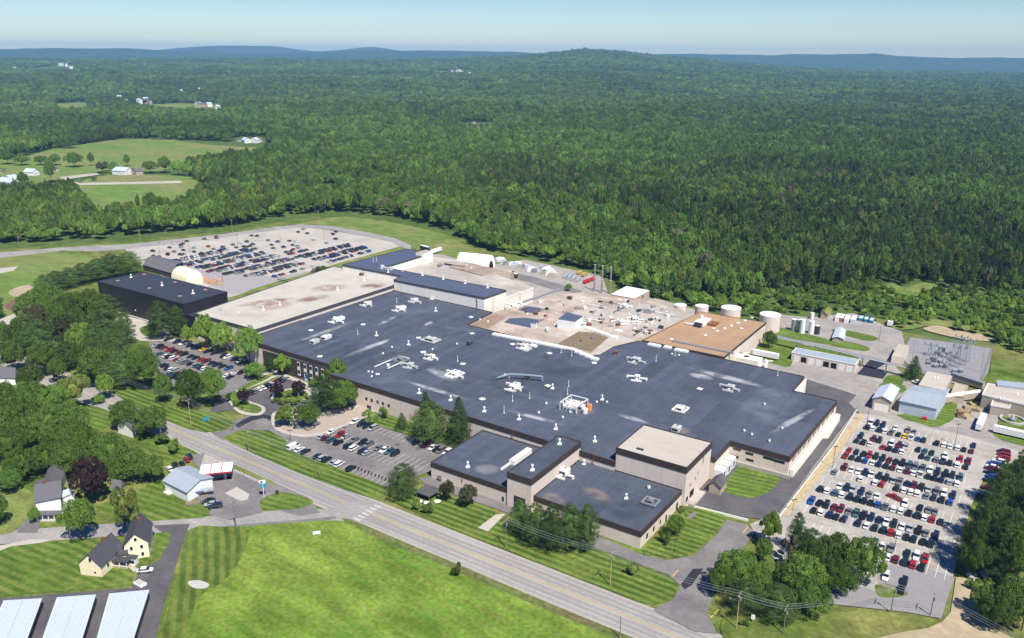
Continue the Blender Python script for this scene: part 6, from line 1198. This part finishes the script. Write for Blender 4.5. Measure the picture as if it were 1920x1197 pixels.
def phrase(k,i,n):
    nm,j=k; o=ORD[i]
    if nm=='e': return f'{o} from left, row {["one","two","three","four","five","six","seven","eight","nine","ten","eleven","twelve","thirteen","fourteen","fifteen","sixteen"][j]} from back, right lot'
    if nm=='fb': return f'{o} from the left in the {["nearer","farther"][j]} middle row, front car park'
    if nm=='la': return f'{o} from left in the {["nearer","farther"][j]} long row, left car park'
    if nm=='nw': return f'{o} from the left in row {j+1} of the far car park'
    return PHR[nm].format(o=o)
GN={'e':'cars in the big right car park','strip':'cars along the right-hand pines','cross':'cars in the big right car park','grove':'cars by the entrance grove','fa':'cars in the front car park','fb':'cars in the front car park','fc':'cars in the front car park','v':'visitor cars by the roundabout','la':'cars in the left car park','lb':'cars in the left car park','lc':'cars in the left car park'}
for k in keys:
    L_=sorted(groups[k],key=lambda c:c[6]); out=[]
    for c in L_:   # keep apart what stands side by side
        if out and all(abs(c[q]-out[-1][q])<(1.9 if k[0]!='strip' else 1.0) for q in (0,1)) : continue
        out.append(c)
    for i,c in enumerate(out):
        ncar+=1; car(c[0],c[1],c[2],c[3],c[4],f'{PAINT[c[4]][0]} {c[3]}, '+phrase(k,i,len(out)),GN[k[0]])
print('cars',ncar)
# far car park: rows across the lot, counted past the limit -> the nearest singly, the rest as one
far=[]
RX=[(-623,[397,413,424]),(-607,[387,406]),(-601,[388,396]),(-592.5,[383,402,405,415]),(-579.5,(386,440,.8)),(-574,(388,436,.78)),(-562,(384,445,.86)),(-556.5,(384,446,.85)),(-545,(383,447,.9)),(-539.5,(385,447,.92)),(-528,(380,448,.93)),(-522,(383,447,.9)),(-511,(382,447,.85)),(-505.5,(386,444,.9)),(-494,(388,442,.8)),(-488,(392,440,.7)),(-475,(396,440,.55)),
 (-528,(455,466,.5)),(-521,(452,475,.85)),(-508,(450,512,.92)),(-502.5,(455,512,.85)),(-491,(454,512,.92)),(-485.5,(456,510,.9)),(-474.5,(454,503,.85)),(-545,[470,480,505]),(-560,[452,470,490]),(-575,[452,462])]
r_=random.Random(5)
for X_,sp in RX:
    if isinstance(sp,list): ys=[y for y in sp]
    else: ys=[y for y in np.arange(sp[0],sp[1],2.75) if r_.random()<sp[2]]
    for y in ys: far.append((X_+r_.uniform(-.3,.3),float(y),math.pi/2+r_.uniform(-.04,.04),r_.choice(['sedan','sedan','suv','minivan','pickup']),r_.choice('kkkneeengwwsgmrbtws')))
for i in range(46):
    k=r_.random(); x,y=300+k*330,r_.uniform(444,482)-k*16; p=P(x,y)
    if inpoly(np.array([x]),np.array([y]),PARK)[0]: far.append((round(p[0]/5.6)*5.6,p[1],math.pi/2,r_.choice(['sedan','suv']),r_.choice('kkkneegwsmr')))
far.sort(key=lambda c:math.hypot(c[0],c[1])); nI=max(0,300-ncar)
rows={}
for c in far[:nI]: rows.setdefault(round(c[0]/5.5),[]).append(c)
for j,k in enumerate(sorted(rows,reverse=True)):
    for i,c in enumerate(sorted(rows[k],key=lambda c:c[1])): car(*c,f'{PAINT[c[4]][0]} {c[3]}, {ORD[i]} from near end, {ORD[j]} row from factory, far car park','cars in the far car park',z=.2)
V=[];Fc=[];mi=[];mats=[]
for c in far[nI:]:
    for me in car_meshes(c[3],c[4]):
        b0=len(V); ca,sa=math.cos(c[2]),math.sin(c[2])
        V+=[(c[0]+v.co.x*ca-v.co.y*sa,c[1]+v.co.x*sa+v.co.y*ca,v.co.z+.2) for v in me.vertices]
        for p in me.polygons:
            m_=me.materials[p.material_index]
            if m_ not in mats: mats.append(m_)
            Fc.append([b0+i for i in p.vertices]); mi.append(mats.index(m_))
me=bpy.data.meshes.new('parked_cars'); me.from_pydata(V,[],Fc); [me.materials.append(q) for q in mats]; me.polygons.foreach_set('material_index',mi); tag(link('parked_cars',me),'remaining rows of parked cars in the far car park',None,None,'stuff')
# stall lines
def lines(name,label,x0,x1,dx,y0,y1,m=M['wht'],z=.31):
    b=MB(); x=x0
    while x<=x1: b.add([(x-.06,y0,z),(x+.06,y0,z),(x+.06,y1,z),(x-.06,y1,z)],[(0,1,2,3)],m); x+=dx
    tag(b.build(name),label,None,None,'structure')
zL=.004*(layer[0]+1)
for i in range(0,14,2): lines('stall_lines','white stall lines of the right car park',-54.6+ (0 if i<8 else -1),-6.5-(i<4)*0,2.7,R1[i+1]-2.8,R1[i]+2.8,z=zL)
lines('stall_lines','white stall lines of the front car park',-250,-191,2.7,223.2,234.6,z=zL); lines('stall_lines','white stall lines of the front car park',-248,-195,2.7,242.3,248,z=zL); lines('stall_lines','white stall lines of the front car park',-252,-195,2.7,209.6,214.8,z=zL)
# motorcycles
b0=None
for i in range(13):
    p=P(672+i*6.4,882+i*2.45); t=thing('motorcycle',f'{ORD[i]} motorcycle from the left at the end of the roadside row','motorcycle',(p[0],p[1],.3),rad(20+5*(i%3)),'motorcycles in the front car park')
    if b0 is None:
        b=MB(); b.box(-.16,-.5,.5,.16,.5,.85,M['dgrey']); b.tube((0,.55,.5),(0,.75,1.0),.06,M['grey'],5); b.tube((-.35,.55,1.05),(.35,.55,1.05),.04,M['grey'],5); b.box(-.14,-.7,.8,.14,0,.95,M['black']); b.box(-.2,-.2,.3,.2,.3,.6,M['grey'])
        me1=bpy.data.meshes.new('frame'); me1.from_pydata(b.v,[],b.f); [me1.materials.append(q) for q in b.mats]; me1.polygons.foreach_set('material_index',b.m)
        b=MB(); b.tube((-.07,0,0),(.07,0,0),.33,M['black'],12); b0=bpy.data.meshes.new('wheel'); b0.from_pydata(b.v,[],b.f); b0.materials.append(M['black'])
    link('frame',me1,t); link('wheel',b0,t,(0,.8,.33)); link('wheel',b0,t,(0,-.75,.33))
# trailers, containers, trucks
def trailer(label,c,L_,m,rz,W_=2.5,h=2.7,z=1.1,group=None,name='trailer',legs=True,cat='trailer'):
    t=thing(name,label,cat,(c[0],c[1],.1),rz,group); b=MB(); b.box(-L_/2,-W_/2,z,L_/2,W_/2,z+h,m); b.box(-L_/2-.02,-W_/2-.03,z+h-.12,L_/2+.02,W_/2+.03,z+h+.02,M['whiteb'] if m is not M['red'] else m)
    for k in range(int(L_)): b.box(-L_/2+k+.45,-W_/2-.03,z+.1,-L_/2+k+.55,W_/2+.03,z+h-.15,m)
    b.build('box',t)
    if legs:
        b=MB(); b.box(-L_/2,-.5,z-.3,L_/2,.5,z,M['dgrey']); b.build('chassis',t)
        for x in (-L_/2+1.5,-L_/2+2.8):
            for s_ in (-1,1): b=MB(); b.tube((x,s_*(W_/2-.35),.48),(x,s_*W_/2,.48),.48,M['black'],12); b.build('wheel',t)
        b=MB(); [b.box(L_/2-2,s_*.8-.08,0,L_/2-1.85,s_*.8+.08,z,M['grey']) for s_ in (-1,1)]; b.build('landing_leg',t)
    return t
def pr(a,b_): # heading between two photo points
    p,q=P(*a),P(*b_); return math.atan2(q[1]-p[1],q[0]-p[0])
for label,c,L_,m,rz in [('white box trailer with dark side at the corner of the orange-brown roof',P(1435,672),14,M['whiteb'],0),('white box trailer alone at the edge of the truck yard',P(1671,610),12,M['whiteb'],pr((1663,617),(1678,602))),
 ('long white box trailer with red trim beside the timber stack',P(1838,800),15,M['whiteb'],pr((1832,812),(1845,783))),('long low white trailer at the right edge',P(1905,822),18,M['whiteb'],pr((1870,814),(1940,830))),
 ('dark trailer at the far corner of the blue-grey wing',P(797,470),11,M['dgrey'],pr((786,466),(808,472))),('white trailer at the far corner of the blue-grey wing',P(818,475),14,M['whiteb'],pr((805,480),(834,470))),('dark long trailer against the end of the brown shed',P(955,520),15,M['wallg'],pr((941,516),(972,523)))]: trailer(label,c,L_,m,rz)
for i,(x,y,m,n_) in enumerate([(1571,600,M['whiteb'],'white'),(1578,601,mat('faded_red',(.55,.14,.14)),'faded red'),(1588,603,M['whiteb'],'white'),(1600,604,M['tinw'],'pale grey')]): trailer(f'{n_} container, {ORD[i]} from the left by the woods behind the truck yard',P(x,y),10,m,pr((1572,608),(1582,592)),h=2.8,z=.1,legs=False,name='container',cat='container')
for i,(x,y) in enumerate([(1614,601),(1624,603),(1634,605)]):
    t=thing('blue_skip',f'{["left","middle","right"][i]} one of three bright blue skips by the woods','skip',P(x,y),pr((1572,608),(1582,592)),'blue skips'); b=MB(); b.add([(-3,-1.1,.1),(3,-1.1,.1),(3,1.1,.1),(-3,1.1,.1),(-3.6,-1.3,2.4),(3.6,-1.3,2.4),(3.6,1.3,2.4),(-3.6,1.3,2.4)],[(3,2,1,0),(0,1,5,4),(1,2,6,5),(2,3,7,6),(3,0,4,7)],M['cyan']); b.add([(-3.4,-1.1,2.2),(3.4,-1.1,2.2),(3.4,1.1,2.2),(-3.4,1.1,2.2)],[(0,1,2,3)],M['tinw']); b.build('body',t)
for i,(x,y) in enumerate([(1060,521),(1067,523),(1075,525),(1083,528)]):
    t=thing('steel_tank',f'{ORD[i]} pale steel cylinder from the left in the north yard','steel tank',P(x,y),pr((1056,524),(1066,514)),'steel cylinders lying in the north yard'); b=MB(); b.tube((-5,0,1.4),(5,0,1.4),1.2,M['tin'],14); b.tube((4.99,0,1.4),(5.05,0,1.4),1.0,M['dgrey'],14); b.build('barrel',t); b=MB(); b.box(-3.5,-.9,0,-3,.9,.6,M['grey']); b.box(3,-.9,0,3.5,.9,.6,M['grey']); b.build('saddle',t)
for i,(x,y,m) in enumerate([(1098,532,M['red']),(1104,530,M['red']),(1111,527,M['red']),(1095,519,M['yel']),(1086,515,M['yel'])]):
    t=thing('lorry',f'{["red","yellow"][i>2]} truck, {ORD[i]} from the left at the end of the north yard','truck',P(x,y),pr((1093,535),(1112,524))); b=MB(); b.box(-3,-1.2,.8,1.5,1.2,2.6,m); b.build('bed',t); b=MB(); b.box(1.7,-1.1,.6,3.4,1.1,2.5,m); b.box(2.9,-1.,1.5,3.43,1.,2.3,M['glass']); b.build('cab',t)
    for xx in (-2,2.5):
        for s_ in (-1,1): b=MB(); b.tube((xx,s_*.9,.45),(xx,s_*1.2,.45),.45,M['black'],10); b.build('wheel',t)
rr_=random.Random(8)
for i in range(22):
    x=928+i*5.3+rr_.uniform(-1,1); y=488+i*1.45+rr_.uniform(-2,5); p=P(x,y); s_=rr_.uniform(1.4,3.2); mm=rr_.choice([M['whiteb'],M['whiteb'],M['white'],M['tinw'],M['conc'],M['wallt'],M['grey']]); a=pr((868,495),(925,500))+rr_.uniform(-.2,.2)
    b=MB(); b.box(-s_,-s_*.7,0,s_,s_*.7,rr_.uniform(1.6,3.2),mm); b.box(-s_*.8,-s_*.5,1.5,s_*.8,s_*.5,3.3,mm) ; o=b.build('white_crate',None,(p[0],p[1],.05)); o.rotation_euler=(0,0,a); tag(o,f'pale wrapped crate, {ORD[i]} from the storage tent in the north yard','crate','pale crates between the tent and the woods')
t=thing('covered_boat','boat-shaped load under a grey-white tarpaulin in the north yard','tarpaulin',P(1024,509),pr((1012,512),(1036,507))); b=MB(); b.add([(-7,-3,0),(7,-3,0),(7,3,0),(-7,3,0),(-4,0,3.4),(3,0,4.2)],[(0,1,5,4),(1,2,5),(2,3,4,5),(3,0,4)],M['tinw']); b.build('cover',t)
# timber stacks by the plank yard
for i,(x,y) in enumerate([(1808,774),(1818,768),(1826,760),(1812,784),(1832,770),(1800,782)]):
    t=thing('timber_stack',f'{ORD[i]} stack of yellow timber beside the long white trailer','timber stack',P(x,y),rad(20*i),'timber stacks'); b=MB()
    for k in range(7): b.box(-2.6,-1.5+k*.45,.2,2.6,-1.3+k*.45,1.2+.3*(i%2),M['woodl'] if i<5 else M['rust'])
    b.box(-2.7,-1.6,.1,-2.4,1.6,1.5,M['wood']); b.box(2.4,-1.6,.1,2.7,1.6,1.5,M['wood']); b.build('planks',t)
t=thing('basin','round concrete basin at the right edge','basin',P(1898,790)); b=MB(); n=28
for r0,r1,z0,z1 in ((5.4,5.4,0,1.3),): 
    b.cyl(0,0,0,1.3,5.4,M['stone'],n,cap=False); V=[]
    for i in range(n): a=2*math.pi*i/n; V+=[(5.4*math.cos(a),5.4*math.sin(a),1.3),(4.6*math.cos(a),4.6*math.sin(a),1.3),(4.6*math.cos(a),4.6*math.sin(a),.3)]
    b.add(V,[(3*i,3*((i+1)%n),3*((i+1)%n)+1,3*i+1) for i in range(n)]+[(3*i+1,3*((i+1)%n)+1,3*((i+1)%n)+2,3*i+2) for i in range(n)]+[tuple(3*i+2 for i in range(n))],M['stone'])
b.build('rim',t); b=MB(); b.cyl(0,0,.3,3.4,.4,M['white'],8); b.cyl(0,0,.3,1.5,1.6,M['grey'],10); b.build('mixer',t)
o=tag(None or (lambda b:(b.box(-1,-.7,0,1,.7,1.4,M['red']),b.box(-.9,-.6,1.4,.9,.6,1.55,M['red']),b.build('red_bin',None,P(1733,788)))[2])(MB()),'small bright red bin before the pale blue shed','bin')
tag((lambda b:(b.box(-1.6,-.9,0,1.6,.9,.5,M['whiteb']),b.box(-1.2,-.6,.5,1.2,.6,.7,M['white']),b.build('septic_cover',None,P(315,925)))[2])(MB()),'white slab cover on the lawn behind the store','cover')
tag((lambda b:(b.box(-2,-1.1,.2,2,1.1,.8,M['whiteb']),b.box(-1.4,-.8,.8,1.2,.8,1.2,M['stone']),b.build('covered_trailer',None,P(263,1097)))[2])(MB()),'small white boat-like trailer at the corner of the storage yard','trailer')
# signs
def sign(name,label,c,w_,h,z,m,rz=0,posts=2):
    t=thing(name,label,'sign',c,rz); b=MB(); b.box(-w_/2,-.08,z,w_/2,.08,z+h,m); b.build('board',t)
    for s_ in ((-1,1) if posts==2 else (0,)): b=MB(); b.box(s_*w_*.4-.07,-.05,0,s_*w_*.4+.07,.05,z+h*.5 if posts==2 else z,M['white']); b.build('post',t)
sign('lawn_sign','blue monument sign in yellow flowers on the striped lawn',P(387,791),2.4,1.8,.5,M['cyan'],rad(60))
sign('field_sign','white board sign in the big green field',P(594,1005),2.6,1.2,.6,M['whiteb'],rad(50)); sign('roadside_sign','small white sign standing on the round shrub by the utility pole',P(1411,1168),1.1,1.6,1.2,M['whiteb'],.3,1)
sign('roadside_sign','dark signboard at the road corner island',P(520,928),1.2,1.6,.3,M['dgrey'],.6,1)
t=thing('flagpole','flagpole with blue and white flag by the roundabout','flagpole',P(574,736)); b=MB(); b.cyl(0,0,0,10,.1,M['white'],8); b.build('pole',t); b=MB(); b.box(.1,-.03,7.6,1.9,.03,9.6,M['blue']); b.box(.1,-.035,6.4,1.6,.035,7.4,M['whiteb']); b.build('flag',t)
t=thing('sculpture','angular white sculpture on the roundabout','sculpture',P(557,742)); b=MB(); b.add([(0,0,0),(1.6,.3,0),(1.2,1,0),(.9,.5,5)],[(0,1,3),(1,2,3),(2,0,3),(0,2,1)],M['whiteb']); b.add([(-1.2,0,1.2),(1.8,.6,2.6),(.6,.6,3.4)],[(0,1,2),(2,1,0)],M['tinw']); b.build('body',t)
t=thing('patio_table','round white table with chairs by the annex drive','table',P(800,946)); b=MB(); b.cyl(0,0,.7,.78,1.1,M['whiteb'],16); b.cyl(0,0,0,.7,.08,M['grey'],6); b.build('tabletop',t)
for i,(x,y) in enumerate([(786,942),(820,942)]): tag((lambda b:(b.cyl(0,0,0,.5,1.,M['whiteb'],14,1.3),b.cyl(0,0,.5,.9,1.3,M['white'],14,.4),b.build('tank_cover',None,P(x,y)))[2])(MB()),f'{["left","right"][i]} white round cover beside the patio table','cover')
t=thing('open_shelter','dark flat shelter roof beside the annex drive','shelter',P(803,932)); b=MB(); b.box(-3.5,-3.5,2.6,3.5,3.5,2.85,M['asphd']); b.build('roof',t); b=MB(); [b.box(x-.1,y-.1,0,x+.1,y+.1,2.6,M['wood']) for x in (-3,3) for y in (-3,3)]; b.build('post',t)
# poles, lamps and wires
def upole(x,by,ty,label,arm=True,lamp=False,wires=None):
    c=P(x,by); h=up(c,ty); t=thing('utility_pole',label,'utility pole',c,rad(0)); b=MB(); b.cyl(0,0,0,h,.17,M['woodl'] if h>11.9 else M['wood'],8,.11); b.build('pole',t)
    if arm: b=MB(); b.box(-.07,-1.5,h-.7,.07,1.5,h-.5,M['grey']); b.build('crossarm',t); b=MB(); [b.cyl(0,s_,h-.5,h-.2,.07,M['white'],6) for s_ in (-1.3,0,1.3)]; b.cyl(.35,0,h-2.6,h-1.6,.28,M['grey'],8); b.build('insulator',t)
    if lamp: b=MB(); b.tube((0,0,h-3),(-2.2,-.8,h-2.2),.07,M['grey'],5); b.box(-2.6,-1.1,h-2.35,-2.,-.7,h-2.1,M['grey']); b.build('lamp_arm',t)
    return (c[0],c[1],h)
W1=[upole(1380,1180,1112,'utility pole with transformer and lamp arm at the entrance grove',True,True),upole(1468,1190,1137,'utility pole hidden low in the entrance grove'),upole(1670,1150,1098,'left one of two utility poles at the exit of the right car park'),upole(1744,1156,1112,'right one of two utility poles at the exit of the right car park')]
W2=[upole(948,1028,973,'utility pole before the pine row'),upole(1144,1099,1036,'utility pole on the striped lawn left of the single shrub'),upole(1162,1197,1155,'pole by the field edge of the main road',False)]
W3=[upole(466,847,803,'utility pole on the striped verge by the entrance drive'),upole(358,797,748,'utility pole on the lawn with the blue sign'),upole(222,730,705,'utility pole in the shade by the left car park'),upole(600,896,865,'short utility pole on the striped verge',False)]
upole(443,990,938,'utility pole beside the narrow path at the side road'); upole(101,690,655,'pole at the big grove',False)
for x,by,ty,l in [(178,463,440,'first'),(264,457,430,'second'),(312,451,432,'third'),(436,438,412,'fourth'),(598,424,395,'fifth'),(37,468,444,'sixth')]: upole(x,by,ty,f'{l} utility pole along the perimeter road of the far car park')
for x,by,ty,l in [(1648,640,612,'before the substation'),(1708,690,640,'dark tall one left of the substation'),(1838,700,650,'at the right corner of the substation'),(1892,700,655,'in the weeds right of the substation')]: upole(x,by,ty,f'utility pole {l}',False)
def wire(a,c,label,sag=1.2,offs_=(-1.3,0,1.3)):
    t=thing('power_line',label,'power line'); b=MB()
    for o_ in offs_:
        n=8; pts=[(a[0]+(c[0]-a[0])*k/n,a[1]+(c[1]-a[1])*k/n+o_,a[2]-.2+(c[2]-a[2])*k/n-sag*4*(k/n)*(1-k/n)) for k in range(n+1)]
        for p,q in zip(pts,pts[1:]): b.tube(p,q,.05,M['grey'],4)
    b.build('wire',t)
wire(W2[0],W2[1],'wires along the front lawn before the pine row'); wire(W2[1],W1[0],'wires from the front lawn to the entrance pole'); wire(W1[0],W1[1],'wires through the entrance grove',.4); wire(W1[1],W1[2],'wires over the exit of the right car park'); wire(W1[2],W1[3],'wires between the two exit poles',.4)
wire(W1[3],(60,215,12),'wires leaving at the lower right'); wire(W3[0],W3[1],'wires along the entrance lawn'); wire(W3[1],W3[2],'wires above the road under the oaks'); wire(W3[0],W3[3],'wires over the striped verge',.8)
def lamp(x,by,ty,label):
    c=P(x,by); h=up(c,ty); t=thing('lamp_post',label,'lamp post',c,rad(40)); b=MB(); b.cyl(0,0,0,h,.11,M['dgrey'],8,.08); b.cyl(0,0,0,.6,.3,M['conc'],8); b.build('pole',t); b=MB(); b.box(-1.,-.18,h,1.,.18,h+.22,M['dgrey']); b.build('lamp_head',t)
LP=[(1625,796,758,'at the top left of the right car park'),(1561,879,838,'on the left edge of the right car park'),(1790,836,796,'at the top right of the right car park'),(1486,960,938,'near the fence end of the right car park'),(1750,905,868,'in the middle of the right car park'),(1676,1036,1005,'low in the right car park'),(1660,905,870,'left of the middle of the right car park'),
 (437,810,795,'at the mouth of the entrance drive'),(545,830,808,'at the near left corner of the front car park'),(647,827,802,'in the middle row, front car park'),(747,856,834,'at the right of the middle row, front car park'),(456,772,748,'on the hedged island'),(1264,1042,1012,'on the lawn beside the low front block'),
 (700,505,470,'') ,(356,475,452,'first in the far car park'),(446,462,440,'second in the far car park'),(527,463,447,'third in the far car park'),(300,478,455,'fourth in the far car park'),(418,530,505,'nearest in the far car park'),(608,450,432,'last in the far car park'),(240,600,578,'on the pale drive below the dark warehouse')]
for x,by,ty,l in LP:
    if l: lamp(x,by,ty,'dark lamp post '+l)
# rubble bank
for i in range(16):
    p=P(1815+rng.uniform(0,45),1072+rng.uniform(0,40)); V,Fc=ico((0,0,.3),(rng.uniform(.6,1.4),rng.uniform(.5,1.1),rng.uniform(.4,.8)),i); me=bpy.data.meshes.new('rock'); me.from_pydata(V.tolist(),[],Fc); me.materials.append(M['stone']); tag(link('rock',me,None,p),'pale rock on the rubble bank above the sandy track','rock','pale rocks on the rubble bank')
# rail bridge-like ramp beside the tan wing
t=thing('truss_ramp','dark steel ramp between the far car park and the tan-roofed wing','ramp'); b=MB(); A=P(520,524,1.5);B=P(562,532,1.5); b.tube(A,B,.35,M['dgrey'],5); b.tube((A[0],A[1],3),(B[0],B[1],3),.2,M['dgrey'],5); C_=P(560,521,2); D_=P(548,530,.5); b.tube(C_,D_,.6,M['dgrey'],5); b.build('girder',t)
# ------------------------------------------------------------------ the air
def haze():
    b=MB(); b.box(-17500,-17500,-17,17500,17500,330,mat('dummy_haze',(1,1,1))); o=b.build('haze'); tag(o,'thin blue summer haze over the whole landscape',None,None,'stuff')
    m=bpy.data.materials.new('haze'); m.use_nodes=True; t=m.node_tree; t.nodes.clear(); out=t.nodes.new('ShaderNodeOutputMaterial'); v=t.nodes.new('ShaderNodeVolumePrincipled')
    v.inputs['Density'].default_value=HAZE; v.inputs['Color'].default_value=(.32,.62,.98,1); v.inputs['Anisotropy'].default_value=0.0
    t.links.new(v.outputs[0],out.inputs['Volume']); o.data.materials.clear(); o.data.materials.append(m)
HAZE=6.4e-5
haze()
